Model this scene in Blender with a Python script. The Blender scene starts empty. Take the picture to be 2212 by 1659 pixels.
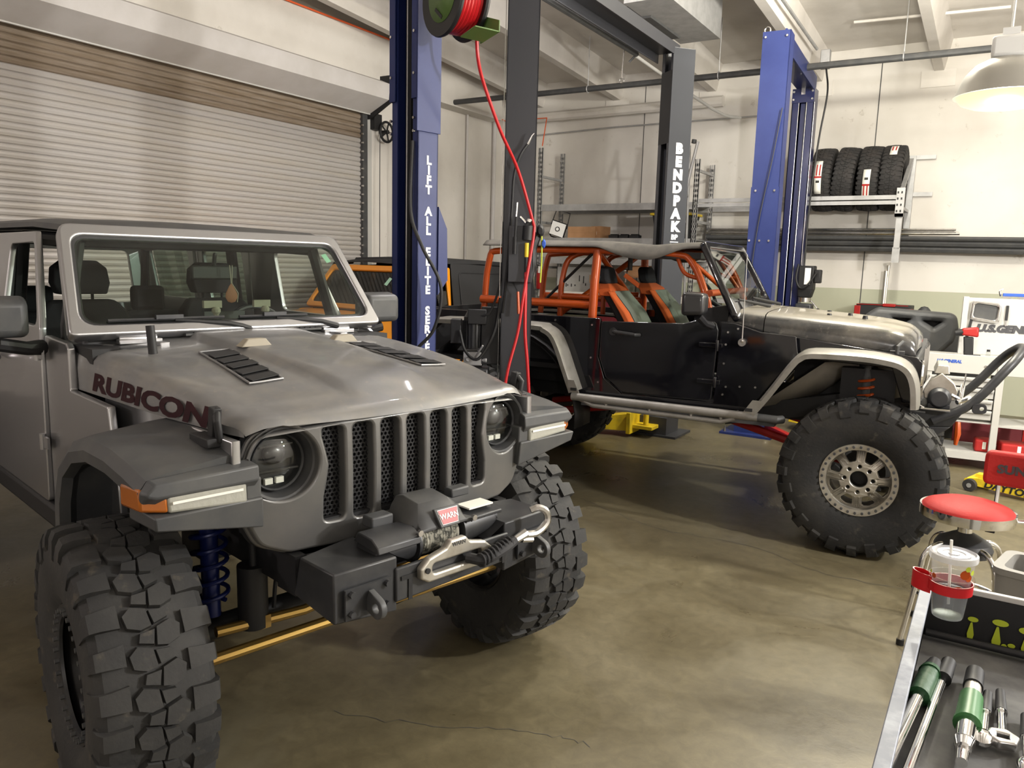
import bpy, bmesh, math, random
from mathutils import Vector, Matrix
from math import sin, cos, pi, radians, atan2, sqrt
random.seed(7)
SC = bpy.context.scene
COL = SC.collection
# ---------------------------------------------------------------- camera
F_PX = 1683.34
YAW, PIT, ROL = -0.5543, 0.155077, 0.026893
cd = bpy.data.cameras.new('camera'); cam = bpy.data.objects.new('camera', cd); COL.objects.link(cam)
cd.sensor_fit = 'HORIZONTAL'; cd.sensor_width = 36.0; cd.lens = 36.0 * F_PX / 2212
cd.clip_start = 0.05; cd.clip_end = 60
fw = Vector((sin(YAW)*cos(PIT), cos(YAW)*cos(PIT), -sin(PIT)))
r0 = Vector((cos(YAW), -sin(YAW), 0)); u0 = r0.cross(fw)
r1 = r0*cos(ROL) + u0*sin(ROL); u1 = -r0*sin(ROL) + u0*cos(ROL)
cam.matrix_world = Matrix(((r1.x, u1.x, -fw.x, 0), (r1.y, u1.y, -fw.y, 0), (r1.z, u1.z, -fw.z, 1.892), (0, 0, 0, 1)))
SC.camera = cam
# ---------------------------------------------------------------- world, exposure
wd = bpy.data.worlds.new('world'); SC.world = wd; wd.use_nodes = True
wd.node_tree.nodes['Background'].inputs[0].default_value = (0.75, 0.72, 0.68, 1)
wd.node_tree.nodes['Background'].inputs[1].default_value = 0.10
vs = SC.view_settings; vs.view_transform = 'Standard'; vs.look = 'None'; vs.gamma = 1; vs.use_curve_mapping = False
vs.exposure = 0.55
LAMPS = [  # x, y, z, watts, colour: high-bay lamps under the roof (only the first hangs in the picture)
    (-0.12, 6.37, 3.09, 105, (1.0, 0.93, 0.74)),
    (3.1, 4.4, 3.3, 590, (1.0, 0.97, 0.93)),
    (1.7, 7.0, 3.2, 120, (1.0, 0.96, 0.88)),
    (-3.4, 5.6, 4.5, 290, (1.0, 0.94, 0.91)),
    (-0.9, 7.6, 4.80, 330, (1.0, 0.95, 0.82)),
    (-5.0, -2.2, 3.3, 90, (1.0, 0.88, 0.86)),
    (2.6, -2.6, 3.3, 110, (0.98, 0.92, 0.88)),
]
# ---------------------------------------------------------------- helpers
def tag(o, label, cat, group=None, kind=None):
    o['label'] = label
    if cat: o['category'] = cat
    if group: o['group'] = group
    if kind: o['kind'] = kind
    return o
def thing(name, label, cat, loc=(0, 0, 0), rz=0.0, group=None, rot=None):
    o = bpy.data.objects.new(name, None); COL.objects.link(o)
    o.location = loc; o.rotation_euler = rot if rot else (0, 0, rz); o.empty_display_size = 0.1
    return tag(o, label, cat, group)
def FR(o, x, y):
    x = Vector(x).normalized(); z = x.cross(Vector(y)).normalized(); y = z.cross(x)
    return Matrix(((x.x, y.x, z.x, o[0]), (x.y, y.y, z.y, o[1]), (x.z, y.z, z.z, o[2]), (0, 0, 0, 1)))
T3 = Matrix.Translation
class MB:
    def __init__(s): s.v = []; s.f = []
    def add(s, vs_, fs, m=None):
        b = len(s.v)
        s.v += [tuple(m @ Vector(p)) for p in vs_] if m else [tuple(p) for p in vs_]
        s.f += [tuple(i + b for i in f) for f in fs]; return s
    def box(s, c, d, m=None, ry=0, rz=0, rx=0):
        x, y, z = d[0]/2, d[1]/2, d[2]/2
        vv = [(-x,-y,-z),(x,-y,-z),(x,y,-z),(-x,y,-z),(-x,-y,z),(x,-y,z),(x,y,z),(-x,y,z)]
        M = T3(c) @ Matrix.Rotation(rz, 4, 'Z') @ Matrix.Rotation(ry, 4, 'Y') @ Matrix.Rotation(rx, 4, 'X')
        if m: M = m @ M
        return s.add(vv, [(0,3,2,1),(4,5,6,7),(0,1,5,4),(1,2,6,5),(2,3,7,6),(3,0,4,7)], M)
    def b2(s, a, b, m=None):
        return s.box([(a[i]+b[i])/2 for i in range(3)], [abs(b[i]-a[i]) for i in range(3)], m)
    def hexa(s, p, m=None):
        return s.add(p, [(0,3,2,1),(4,5,6,7),(0,1,5,4),(1,2,6,5),(2,3,7,6),(3,0,4,7)], m)
    def loft(s, secs, m=None, closed=True, caps=True, loop=False):
        n = len(secs[0]); vv = [p for q in secs for p in q]; ff = []
        K = len(secs) if loop else len(secs)-1
        for i in range(K):
            a = i*n; b = ((i+1) % len(secs))*n
            for j in range(n if closed else n-1):
                k = (j+1) % n; ff.append((a+j, a+k, b+k, b+j))
        if caps and closed and not loop:
            ff.append(tuple(range(n-1, -1, -1))); ff.append(tuple(range((len(secs)-1)*n, len(secs)*n)))
        return s.add(vv, ff, m)
    def tube(s, pts, r, n=10, m=None, loop=False):
        P = [Vector(p) for p in pts]; R = r if isinstance(r, (list, tuple)) else [r]*len(P)
        secs = []; up = None
        for i, p in enumerate(P):
            a = P[i-1] if (i > 0 or loop) else p; b = P[(i+1) % len(P)] if (i < len(P)-1 or loop) else p
            d = (b-a)
            d = d.normalized() if d.length > 1e-9 else Vector((0,0,1))
            if up is None:
                up = Vector((0,0,1)) if abs(d.z) < .9 else Vector((1,0,0))
            x = d.cross(up)
            if x.length < 1e-5: x = d.cross(Vector((1,.1,0)))
            x.normalize(); y = x.cross(d).normalized(); up = y
            secs.append([p + x*(R[i]*cos(2*pi*k/n)) + y*(R[i]*sin(2*pi*k/n)) for k in range(n)])
        return s.loft(secs, m, loop=loop)
    def cyl(s, a, b, r, r2=None, n=16, m=None): return s.tube([a, b], [r, r if r2 is None else r2], n, m)
    def lathe(s, prof, m=None, n=32, a0=0, a1=2*pi):
        full = abs(a1-a0-2*pi) < 1e-6; K = n if full else n+1; secs = []
        for k in range(K):
            a = a0 + (a1-a0)*k/n
            secs.append([(r*cos(a), r*sin(a), h) for r, h in prof])
        return s.loft(secs, m, closed=False, caps=False, loop=full)
    def disc(s, r, z, m=None, n=32): return s.add([(r*cos(2*pi*k/n), r*sin(2*pi*k/n), z) for k in range(n)], [tuple(range(n))], m)
    def prism(s, poly, z0, z1, m=None):
        n = len(poly)
        return s.add([(x, y, z0) for x, y in poly]+[(x, y, z1) for x, y in poly],
                     [tuple(range(n-1, -1, -1)), tuple(range(n, 2*n))]+[(i, (i+1) % n, n+(i+1) % n, n+i) for i in range(n)], m)
    def ball(s, c, r, n=14, m=None, sc=(1,1,1)):
        secs = []
        for i in range(1, n//2):
            t = pi*i/(n//2)
            secs.append([(c[0]+sc[0]*r*sin(t)*cos(2*pi*k/n), c[1]+sc[1]*r*sin(t)*sin(2*pi*k/n), c[2]+sc[2]*r*cos(t)) for k in range(n)])
        return s.loft(secs, m)
    def grid(s, fn, nu, nv, m=None):
        vv = [fn(i/nu, j/nv) for i in range(nu+1) for j in range(nv+1)]
        return s.add(vv, [(i*(nv+1)+j, (i+1)*(nv+1)+j, (i+1)*(nv+1)+j+1, i*(nv+1)+j+1) for i in range(nu) for j in range(nv)], m)
    def each(s, name, mat, parent=None, **k):
        p = list(range(len(s.v)))
        def fd(a):
            while p[a] != a: p[a] = p[p[a]]; a = p[a]
            return a
        for f in s.f:
            r = fd(f[0])
            for i in f[1:]: p[fd(i)] = r
        G_ = {}
        for f in s.f: G_.setdefault(fd(f[0]), []).append(f)
        out = []
        for fs in G_.values():
            ids = sorted({i for f in fs for i in f}); mp = {a: b for b, a in enumerate(ids)}; q = MB()
            q.v = [s.v[i] for i in ids]; q.f = [tuple(mp[i] for i in f) for f in fs]; out.append(q.build(name, mat, parent, **k))
        return out
    def build(s, name, mat, parent=None, ang=32, bev=0, seg=2, solid=0, sub=0, label=None):
        me = bpy.data.meshes.new(name); me.from_pydata(s.v, [], s.f); me.update()
        bm = bmesh.new(); bm.from_mesh(me); bmesh.ops.recalc_face_normals(bm, faces=bm.faces); bm.to_mesh(me); bm.free()
        me.materials.append(mat); me.shade_smooth(); me.set_sharp_from_angle(angle=radians(ang))
        o = bpy.data.objects.new(name, me); COL.objects.link(o)
        if parent: o.parent = parent
        if solid:
            q = o.modifiers.new('s', 'SOLIDIFY'); q.thickness = solid; q.offset = 0
        if bev:
            q = o.modifiers.new('b', 'BEVEL'); q.width = bev; q.segments = seg; q.limit_method = 'ANGLE'; q.angle_limit = radians(35); q.harden_normals = False
        if sub:
            q = o.modifiers.new('u', 'SUBSURF'); q.levels = sub; q.render_levels = sub
        if label: o['label'] = label
        return o
def curve_mesh(cu):
    ob = bpy.data.objects.new('tmp', cu); COL.objects.link(ob)
    dg = bpy.context.evaluated_depsgraph_get(); ev = ob.evaluated_get(dg); me = ev.to_mesh()
    r = ([tuple(v.co) for v in me.vertices], [tuple(p.vertices) for p in me.polygons])
    ev.to_mesh_clear(); bpy.data.objects.remove(ob); bpy.data.curves.remove(cu)
    return r
def plate(outer, holes, th, bev=0.0, seg=2):
    cu = bpy.data.curves.new('c', 'CURVE'); cu.dimensions = '2D'; cu.fill_mode = 'BOTH'
    cu.extrude = max(th/2-bev, 1e-4); cu.bevel_depth = bev; cu.bevel_resolution = seg; cu.offset = -bev
    for L in [outer]+list(holes):
        sp = cu.splines.new('POLY'); sp.points.add(len(L)-1); sp.use_cyclic_u = True
        for i, p in enumerate(L): sp.points[i].co = (p[0], p[1], 0, 1)
    return curve_mesh(cu)
def densify(P, d):
    out = []
    for i, a in enumerate(P):
        b = P[(i+1) % len(P)]; L = sqrt((b[0]-a[0])**2+(b[1]-a[1])**2); n = max(1, int(L/d+.5))
        for k in range(n): out.append((lerp(a[0], b[0], k/n), lerp(a[1], b[1], k/n)))
    return out
def inpoly(x, y, P):
    c = False; j = len(P)-1
    for i in range(len(P)):
        if (P[i][1] > y) != (P[j][1] > y) and x < (P[j][0]-P[i][0])*(y-P[i][1])/(P[j][1]-P[i][1])+P[i][0]: c = not c
        j = i
    return c
def plateg(outer, holes, th, bev, step):
    """plate with holes, rounded front edges and an inner point grid, so it can be bent"""
    from mathutils.geometry import delaunay_2d_cdt
    C = []
    for i, P in enumerate([outer]+list(holes)):
        P = densify(P, step*.6); A = sum(P[k-1][0]*P[k][1]-P[k][0]*P[k-1][1] for k in range(len(P)))
        if A < 0: P = P[::-1]
        C.append(P)
    def off(P, d, sg):
        out = []; n = len(P)
        for k in range(n):
            a, b = P[k-2 if n > 60 else k-1], P[(k+2) % n if n > 60 else (k+1) % n]; t = Vector((b[0]-a[0], b[1]-a[1])); t.normalize(); out.append((P[k][0]-t.y*d*sg, P[k][1]+t.x*d*sg))
        return out
    IN = [off(P, bev, 1 if i == 0 else -1) for i, P in enumerate(C)]
    pts = []; faces = []
    for P in IN:
        b0 = len(pts); pts += P; faces.append(list(range(b0, len(pts))))
    xs = [p[0] for p in IN[0]]; ys = [p[1] for p in IN[0]]; x = min(xs)+step/2; g = []
    while x < max(xs):
        y = min(ys)+step/2
        while y < max(ys):
            if inpoly(x, y, IN[0]) and not any(inpoly(x, y, P) for P in IN[1:]) and all(min((x-p[0])**2+(y-p[1])**2 for p in P) > (step*.45)**2 for P in IN): g.append((x, y))
            y += step
        x += step
    ed = [(L[k], L[(k+1) % len(L)]) for L in faces for k in range(len(L))]
    r = delaunay_2d_cdt([Vector(p) for p in pts+g], ed, [], 0, 1e-6)
    V = [(p.x, p.y, th/2) for p in r[0]]; F = []
    for t in r[2]:
        cx_ = sum(V[i][0] for i in t)/len(t); cy_ = sum(V[i][1] for i in t)/len(t)
        if inpoly(cx_, cy_, IN[0]) and not any(inpoly(cx_, cy_, P) for P in IN[1:]): F.append(tuple(t))
    nb = len(V); fb = list(F)
    for i, P in enumerate(C):
        sg = 1 if i == 0 else -1; loops = [[(p[0], p[1], th/2) for p in IN[i]]]
        for a in (30, 60, 90):
            d = bev*(1-sin(radians(a))); z = th/2-bev*(1-cos(radians(a))); loops.append([(q[0], q[1], z) for q in off(P, d, sg)])
        loops.append([(p[0], p[1], -th/2) for p in P]); n = len(P)
        for L in loops: V += L
        b0 = len(V)-n*len(loops)
        for k in range(len(loops)-1):
            for j in range(n): F.append((b0+k*n+j, b0+k*n+(j+1) % n, b0+(k+1)*n+(j+1) % n, b0+(k+1)*n+j))
    return V, F
def text_geo(t, size, ext=0.001, off=0.0, shear=0.0, sx=1.0, align='CENTER'):
    cu = bpy.data.curves.new('t', 'FONT'); cu.body = t; cu.size = size; cu.extrude = ext; cu.offset = off
    cu.align_x = align; cu.align_y = 'CENTER'; cu.resolution_u = 3; cu.shear = shear
    v, f = curve_mesh(cu)
    return [(a*sx, b, c) for a, b, c in v], f
def rpoly(P, r, n=5):
    out = []; N = len(P)
    R = r if isinstance(r, (list, tuple)) else [r]*N
    for i in range(N):
        a, b, c = Vector(P[i-1]), Vector(P[i]), Vector(P[(i+1) % N])
        d1 = (a-b); d2 = (c-b); l1, l2 = d1.length, d2.length; d1.normalize(); d2.normalize()
        ang = d1.angle(d2) if hasattr(d1, 'angle') else 1
        t = min(R[i]/max(math.tan(ang/2), 1e-3), l1*.48, l2*.48)
        if t < 1e-5: out.append(tuple(b)); continue
        p0 = b+d1*t; p2 = b+d2*t
        for k in range(n+1):
            s = k/n; q = p0*(1-s)**2 + b*2*s*(1-s) + p2*s*s
            out.append((q.x, q.y))
    return out
def circ(cx, cy, r, n=28, r2=None): return [(cx+r*cos(2*pi*k/n), cy+(r2 or r)*sin(2*pi*k/n)) for k in range(n)]
def spline(P, n=6, loop=False):
    P = [Vector(p) for p in P]; N = len(P); out = []
    for i in range(N if loop else N-1):
        p1, p2 = P[i], P[(i+1) % N]
        p0 = P[i-1] if (i > 0 or loop) else p1*2-p2
        p3 = P[(i+2) % N] if (i < N-2 or loop) else p2*2-p1
        for k in range(n):
            t = k/n
            out.append(0.5*((2*p1)+(p2-p0)*t+(2*p0-5*p1+4*p2-p3)*t*t+(3*p1-p0-3*p2+p3)*t**3))
    if not loop: out.append(P[-1])
    return out
def lerp(a, b, t): return a+(b-a)*t
def interp(T, x):
    if x <= T[0][0]: return T[0][1]
    for (a, b), (c, d) in zip(T, T[1:]):
        if x <= c: return b+(d-b)*(x-a)/(c-a)
    return T[-1][1]
def sst(a, b, x):
    t = min(1, max(0, (x-a)/(b-a))); return t*t*(3-2*t)
# ---------------------------------------------------------------- materials
def mat(name, col, rough=.5, metal=0.0, coat=0.0, noise=None, bump=None, emis=None, trans=0.0, ior=1.45, alpha=1.0, spec=.5, rvar=None):
    m = bpy.data.materials.new(name); m.use_nodes = True; nt = m.node_tree; B = nt.nodes['Principled BSDF']
    c4 = (*col, 1)
    B.inputs['Base Color'].default_value = c4; B.inputs['Roughness'].default_value = rough; B.inputs['Metallic'].default_value = metal
    B.inputs['Coat Weight'].default_value = coat; B.inputs['Coat Roughness'].default_value = .06
    B.inputs['Transmission Weight'].default_value = trans; B.inputs['IOR'].default_value = ior; B.inputs['Alpha'].default_value = alpha
    B.inputs['Specular IOR Level'].default_value = spec
    if emis: B.inputs['Emission Color'].default_value = (*emis[0], 1); B.inputs['Emission Strength'].default_value = emis[1]
    tc = None
    if noise or bump or rvar: tc = nt.nodes.new('ShaderNodeTexCoord')
    for spec_ in (noise if isinstance(noise, list) else ([noise] if noise else [])):
        sc, col2, lo, hi = spec_[:4]; stretch = spec_[4] if len(spec_) > 4 else None
        n = nt.nodes.new('ShaderNodeTexNoise'); n.inputs['Scale'].default_value = sc; n.inputs['Detail'].default_value = 6; n.inputs['Roughness'].default_value = .6
        src = tc.outputs['Object']
        if stretch:
            mp = nt.nodes.new('ShaderNodeMapping'); mp.inputs['Scale'].default_value = stretch; nt.links.new(src, mp.inputs[0]); src = mp.outputs[0]
        nt.links.new(src, n.inputs['Vector'])
        rp = nt.nodes.new('ShaderNodeMapRange'); rp.inputs[1].default_value = lo; rp.inputs[2].default_value = hi
        nt.links.new(n.outputs['Fac'], rp.inputs[0])
        mx = nt.nodes.new('ShaderNodeMix'); mx.data_type = 'RGBA'
        prev = B.inputs['Base Color'].links[0].from_socket if B.inputs['Base Color'].links else None
        if prev: nt.links.new(prev, mx.inputs[6])
        else: mx.inputs[6].default_value = c4
        mx.inputs[7].default_value = (*col2, 1)
        nt.links.new(rp.outputs[0], mx.inputs[0]); nt.links.new(mx.outputs[2], B.inputs['Base Color'])
    if rvar:
        n = nt.nodes.new('ShaderNodeTexNoise'); n.inputs['Scale'].default_value = rvar[0]; n.inputs['Detail'].default_value = 5
        nt.links.new(tc.outputs['Object'], n.inputs['Vector'])
        rp = nt.nodes.new('ShaderNodeMapRange'); rp.inputs[1].default_value = .35; rp.inputs[2].default_value = .65; rp.inputs[3].default_value = rvar[1]; rp.inputs[4].default_value = rvar[2]
        nt.links.new(n.outputs['Fac'], rp.inputs[0]); nt.links.new(rp.outputs[0], B.inputs['Roughness'])
    if bump:
        n = nt.nodes.new('ShaderNodeTexNoise'); n.inputs['Scale'].default_value = bump[0]; n.inputs['Detail'].default_value = 4
        nt.links.new(tc.outputs['Object'], n.inputs['Vector'])
        bp = nt.nodes.new('ShaderNodeBump'); bp.inputs['Strength'].default_value = bump[1]; bp.inputs['Distance'].default_value = .01
        nt.links.new(n.outputs['Fac'], bp.inputs['Height']); nt.links.new(bp.outputs[0], B.inputs['Normal'])
    return m
M = dict(
    wall=mat('wall_paint', (.66,.63,.585), .75, noise=[(1.1,(.57,.54,.495),.42,.75),(7,(.42,.39,.34),.66,.80)], bump=(30,.05)),
    ceil=mat('ceiling_paint', (.68,.65,.61), .8, noise=[(.8,(.50,.47,.43),.4,.75),(9,(.40,.37,.33),.68,.85)]),
    hoodbox=mat('door_hood_paint', (.55,.53,.52), .6, noise=(2,(.48,.46,.44),.4,.7)),
    slat=mat('door_slat', (.43,.41,.395), .55, .15, noise=[(3,(.42,.39,.35),.42,.7,(1,.25,3)),(11,(.30,.27,.23),.66,.8,(1,.12,5))]),
    rust=mat('rusty_band', (.19,.145,.10), .7, noise=(6,(.27,.225,.18),.4,.7,(1,.3,4))),
    paint=mat('silver_paint', (.20,.20,.202), .42, .40, .25, noise=[(6,(.25,.24,.22),.46,.74),(30,(.29,.27,.24),.62,.8)], rvar=(4,.30,.52)),
    paint_side=mat('silver_paint_clean', (.40,.40,.41), .30, .85, .3),
    grille=mat('grille_paint', (.135,.135,.132), .38, .5, .2, noise=(5,(.16,.155,.148),.45,.7)),
    bpaint=mat('black_paint', (.006,.006,.008), .07, 0, .6),
    bdust=mat('dusty_black_paint', (.022,.022,.022), .22, 0, .5, noise=[(3,(.10,.09,.075),.45,.72),(18,(.13,.12,.10),.6,.8)]),
    ypaint=mat('yellow_paint', (.85,.30,.004), .3, 0, .6),
    plast=mat('dark_plastic', (.045,.046,.048), .55, noise=(9,(.065,.065,.063),.4,.7)),
    plastl=mat('flare_plastic', (.050,.052,.055), .5, noise=(6,(.075,.075,.072),.4,.7)),
    blk=mat('matte_black', (.012,.012,.013), .55),
    sblk=mat('satin_black_steel', (.030,.031,.034), .42, .2, noise=(8,(.05,.05,.05),.45,.75)),
    rubber=mat('tyre_rubber', (.022,.022,.022), .75, noise=[(5,(.036,.035,.033),.4,.7),(16,(.09,.075,.055),.60,.8)], bump=(60,.15)),
    rubberb=mat('dusty_tyre_rubber', (.012,.012,.012), .75, noise=[(4,(.030,.028,.024),.45,.75),(14,(.07,.062,.05),.60,.8)], bump=(60,.15)),
    side=mat('sidewall_rubber', (.022,.021,.021), .8, noise=(5,(.035,.03,.028),.45,.7)),
    rimb=mat('black_rim', (.010,.010,.011), .3, .5),
    alum=mat('machined_aluminium', (.50,.48,.43), .42, .85, noise=(12,(.36,.33,.28),.45,.75)),
    steel=mat('bright_steel', (.62,.61,.60), .25, 1.0, noise=(20,(.45,.44,.43),.45,.7)),
    chrome=mat('chrome', (.8,.8,.8), .08, 1.0),
    galv=mat('galvanised', (.42,.42,.42), .5, .5, noise=(8,(.33,.33,.33),.4,.7)),
    gold=mat('gold_plated_tube', (.36,.235,.065), .38, .8, noise=(10,(.35,.22,.07),.45,.7)),
    blue=mat('lift_blue', (.010,.020,.105), .5, 0, .0, noise=(5,(.014,.026,.12),.4,.7)),
    blued=mat('lift_dark_blue', (.006,.010,.060), .35, 0, .3),
    charc=mat('lift_charcoal', (.045,.046,.052), .42, .2),
    white=mat('white_enamel', (.44,.435,.415), .4),
    letw=mat('white_lettering', (.80,.80,.78), .5),
    letd=mat('dark_lettering', (.055,.012,.018), .5),
    letg=mat('dark_grey_lettering', (.05,.05,.055), .5),
    red=mat('red_paint', (.33,.012,.010), .4),
    redh=mat('red_hose_rubber', (.46,.010,.014), .35),
    redv=mat('red_vinyl', (.36,.022,.02), .6, bump=(90,.1), spec=.25),
    orange=mat('orange_powder_coat', (.46,.070,.008), .3, .1, .3),
    orangef=mat('orange_fabric', (.50,.095,.018), .8),
    orgw=mat('orange_wire', (.75,.12,.03), .5),
    yel=mat('yellow_enamel', (.72,.52,.02), .4, noise=(8,(.45,.33,.03),.45,.75)),
    green=mat('reel_green', (.09,.16,.04), .45),
    grn=mat('tool_green', (.045,.17,.05), .4),
    grnd=mat('tool_dark_green', (.012,.07,.02), .5, bump=(50,.2)),
    lime=mat('lime_print', (.42,.50,.03), .5),
    seatb=mat('seat_black_fabric', (.012,.012,.014), .9),
    seatg=mat('seat_grey_fabric', (.16,.18,.15), .9),
    fabric=mat('soft_top_cloth', (.060,.056,.050), .8, noise=(5,(.11,.10,.085),.4,.7)),
    blkcloth=mat('black_soft_top_cloth', (.022,.022,.024), .75, bump=(20,.1)),
    tan=mat('hood_bumper_tan', (.30,.27,.21), .6),
    card=mat('cardboard', (.40,.22,.11), .85, noise=(6,(.32,.17,.08),.4,.7)),
    amber=mat('amber_lens', (.50,.14,.015), .15, 0, .5, trans=.3),
    lens=mat('clear_marker_lens', (.30,.30,.26), .2, 0, .6, bump=(60,.2)),
    lampw=mat('lamp_glass', (.03,.03,.012), .3, emis=((1,.96,.52), .80)),
    shade=mat('spun_aluminium_shade', (.22,.21,.185), .45, .4),
    navy=mat('navy_wheel_liner', (.004,.004,.012), .8),
    spring=mat('blue_spring', (.006,.012,.08), .35, .2),
    rope=mat('synthetic_rope', (.30,.29,.24), .8, noise=(60,(.06,.06,.05),.45,.55)),
    paper=mat('paper', (.75,.74,.68), .7),
    mint=mat('mint_sticker', (.42,.72,.55), .6),
    drawerf=mat('drawer_liner', (.10,.10,.10), .8, noise=(10,(.17,.17,.16),.4,.7)),
    wood=mat('wood', (.28,.16,.08), .7),
    bluep=mat('blue_plastic', (.02,.08,.42), .4),
    brownd=mat('air_freshener', (.25,.10,.05), .7),
)
def mglass(name, tint=(1,1,1), rough=0.0, mixf=0.25):
    m = bpy.data.materials.new(name); m.use_nodes = True; nt = m.node_tree; nt.nodes.clear()
    o = nt.nodes.new('ShaderNodeOutputMaterial'); t = nt.nodes.new('ShaderNodeBsdfTransparent'); g = nt.nodes.new('ShaderNodeBsdfGlossy')
    t.inputs[0].default_value = (*tint, 1); g.inputs['Roughness'].default_value = rough
    lw = nt.nodes.new('ShaderNodeLayerWeight'); lw.inputs[0].default_value = .5; pw = nt.nodes.new('ShaderNodeMath'); pw.operation = 'POWER'; pw.inputs[1].default_value = 5
    x = nt.nodes.new('ShaderNodeMixShader'); mm = nt.nodes.new('ShaderNodeMath'); mm.operation = 'MULTIPLY_ADD'; mm.inputs[1].default_value = .9; mm.inputs[2].default_value = .04+mixf*.06
    nt.links.new(lw.outputs['Facing'], pw.inputs[0]); nt.links.new(pw.outputs[0], mm.inputs[0]); nt.links.new(mm.outputs[0], x.inputs[0]); nt.links.new(t.outputs[0], x.inputs[1]); nt.links.new(g.outputs[0], x.inputs[2]); nt.links.new(x.outputs[0], o.inputs[0])
    return m
M['glass'] = mglass('tinted_glass', (.50,.56,.52), .02)
M['glassd'] = mglass('dark_glass', (.12,.14,.13), .02)
M['glassw'] = mglass('windshield_glass', (.62,.70,.63), .02)
M['glosb'] = mat('glossy_black_shell', (.016,.016,.018), .32, 0, .3)
M['slid'] = mat('slider_alloy', (.26,.25,.23), .5, .35, noise=(8,(.20,.19,.17),.45,.7))
M['clear'] = mglass('clear_plastic', (.90,.92,.92), .05, .4)
M['glassc'] = mglass('headlamp_glass', (.85,.87,.85), .03, .3)
def floor_mat():
    m = mat('concrete_floor', (.12,.10,.06), .32)
    nt = m.node_tree; B = nt.nodes['Principled BSDF']; tc = nt.nodes.new('ShaderNodeTexCoord')
    def nz(s, d, r=.6, st=None):
        n = nt.nodes.new('ShaderNodeTexNoise'); n.inputs['Scale'].default_value = s; n.inputs['Detail'].default_value = d; n.inputs['Roughness'].default_value = r; n.inputs['Distortion'].default_value = .5
        nt.links.new(tc.outputs['Object'], n.inputs['Vector']); return n
    cr = nt.nodes.new('ShaderNodeValToRGB'); cr.color_ramp.elements[0].position = .32; cr.color_ramp.elements[0].color = (.085,.070,.040,1); cr.color_ramp.elements[1].position = .70; cr.color_ramp.elements[1].color = (.150,.128,.075,1)
    a = nz(1.1, 8, .65); nt.links.new(a.outputs['Fac'], cr.inputs[0])
    b = nz(14, 6, .7); mp = nt.nodes.new('ShaderNodeMapRange'); mp.inputs[1].default_value = .35; mp.inputs[2].default_value = .7; mp.inputs[3].default_value = .82; mp.inputs[4].default_value = 1.12; nt.links.new(b.outputs['Fac'], mp.inputs[0])
    mu = nt.nodes.new('ShaderNodeMix'); mu.data_type = 'RGBA'; mu.blend_type = 'MULTIPLY'; mu.inputs[0].default_value = 1; nt.links.new(cr.outputs[0], mu.inputs[6]); nt.links.new(mp.outputs[0], mu.inputs[7])
    # worn, paler scuffs
    c = nz(.55, 5, .7); mp2 = nt.nodes.new('ShaderNodeMapRange'); mp2.inputs[1].default_value = .55; mp2.inputs[2].default_value = .75; nt.links.new(c.outputs['Fac'], mp2.inputs[0])
    m3 = nt.nodes.new('ShaderNodeMix'); m3.data_type = 'RGBA'; m3.inputs[7].default_value = (.165,.150,.105,1); nt.links.new(mp2.outputs[0], m3.inputs[0]); nt.links.new(mu.outputs[2], m3.inputs[6])
    nt.links.new(m3.outputs[2], B.inputs['Base Color'])
    mp3 = nt.nodes.new('ShaderNodeMapRange'); mp3.inputs[1].default_value = .3; mp3.inputs[2].default_value = .7; mp3.inputs[3].default_value = .22; mp3.inputs[4].default_value = .5; nt.links.new(a.outputs['Fac'], mp3.inputs[0]); nt.links.new(mp3.outputs[0], B.inputs['Roughness'])
    bp = nt.nodes.new('ShaderNodeBump'); bp.inputs['Strength'].default_value = .08; bp.inputs['Distance'].default_value = .01; nt.links.new(b.outputs['Fac'], bp.inputs['Height']); nt.links.new(bp.outputs[0], B.inputs['Normal'])
    return m
M['floor'] = floor_mat()
def wall_two():
    m = mat('back_wall_two_tone', (.66,.63,.55), .7); nt = m.node_tree; B = nt.nodes['Principled BSDF']
    tc = nt.nodes.new('ShaderNodeTexCoord'); sp = nt.nodes.new('ShaderNodeSeparateXYZ'); nt.links.new(tc.outputs['Object'], sp.inputs[0])
    st = nt.nodes.new('ShaderNodeMath'); st.operation = 'LESS_THAN'; st.inputs[1].default_value = 1.64; nt.links.new(sp.outputs[2], st.inputs[0])
    n = nt.nodes.new('ShaderNodeTexNoise'); n.inputs['Scale'].default_value = .9; n.inputs['Detail'].default_value = 7; nt.links.new(tc.outputs['Object'], n.inputs['Vector'])
    cr = nt.nodes.new('ShaderNodeValToRGB'); cr.color_ramp.elements[0].position = .35; cr.color_ramp.elements[0].color = (.57,.54,.495,1); cr.color_ramp.elements[1].position = .6; cr.color_ramp.elements[1].color = (.66,.635,.59,1); nt.links.new(n.outputs['Fac'], cr.inputs[0])
    n2 = nt.nodes.new('ShaderNodeTexNoise'); n2.inputs['Scale'].default_value = 5; n2.inputs['Detail'].default_value = 8; n2.inputs['Roughness'].default_value = .75; nt.links.new(tc.outputs['Object'], n2.inputs['Vector'])
    mp = nt.nodes.new('ShaderNodeMapRange'); mp.inputs[1].default_value = .62; mp.inputs[2].default_value = .72; nt.links.new(n2.outputs['Fac'], mp.inputs[0])
    x0 = nt.nodes.new('ShaderNodeMix'); x0.data_type = 'RGBA'; x0.inputs[7].default_value = (.38,.34,.29,1); nt.links.new(mp.outputs[0], x0.inputs[0]); nt.links.new(cr.outputs[0], x0.inputs[6])
    x = nt.nodes.new('ShaderNodeMix'); x.data_type = 'RGBA'; x.inputs[7].default_value = (.40,.41,.31,1); nt.links.new(st.outputs[0], x.inputs[0]); nt.links.new(x0.outputs[2], x.inputs[6]); nt.links.new(x.outputs[2], B.inputs['Base Color'])
    return m
M['wall2'] = wall_two()
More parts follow.
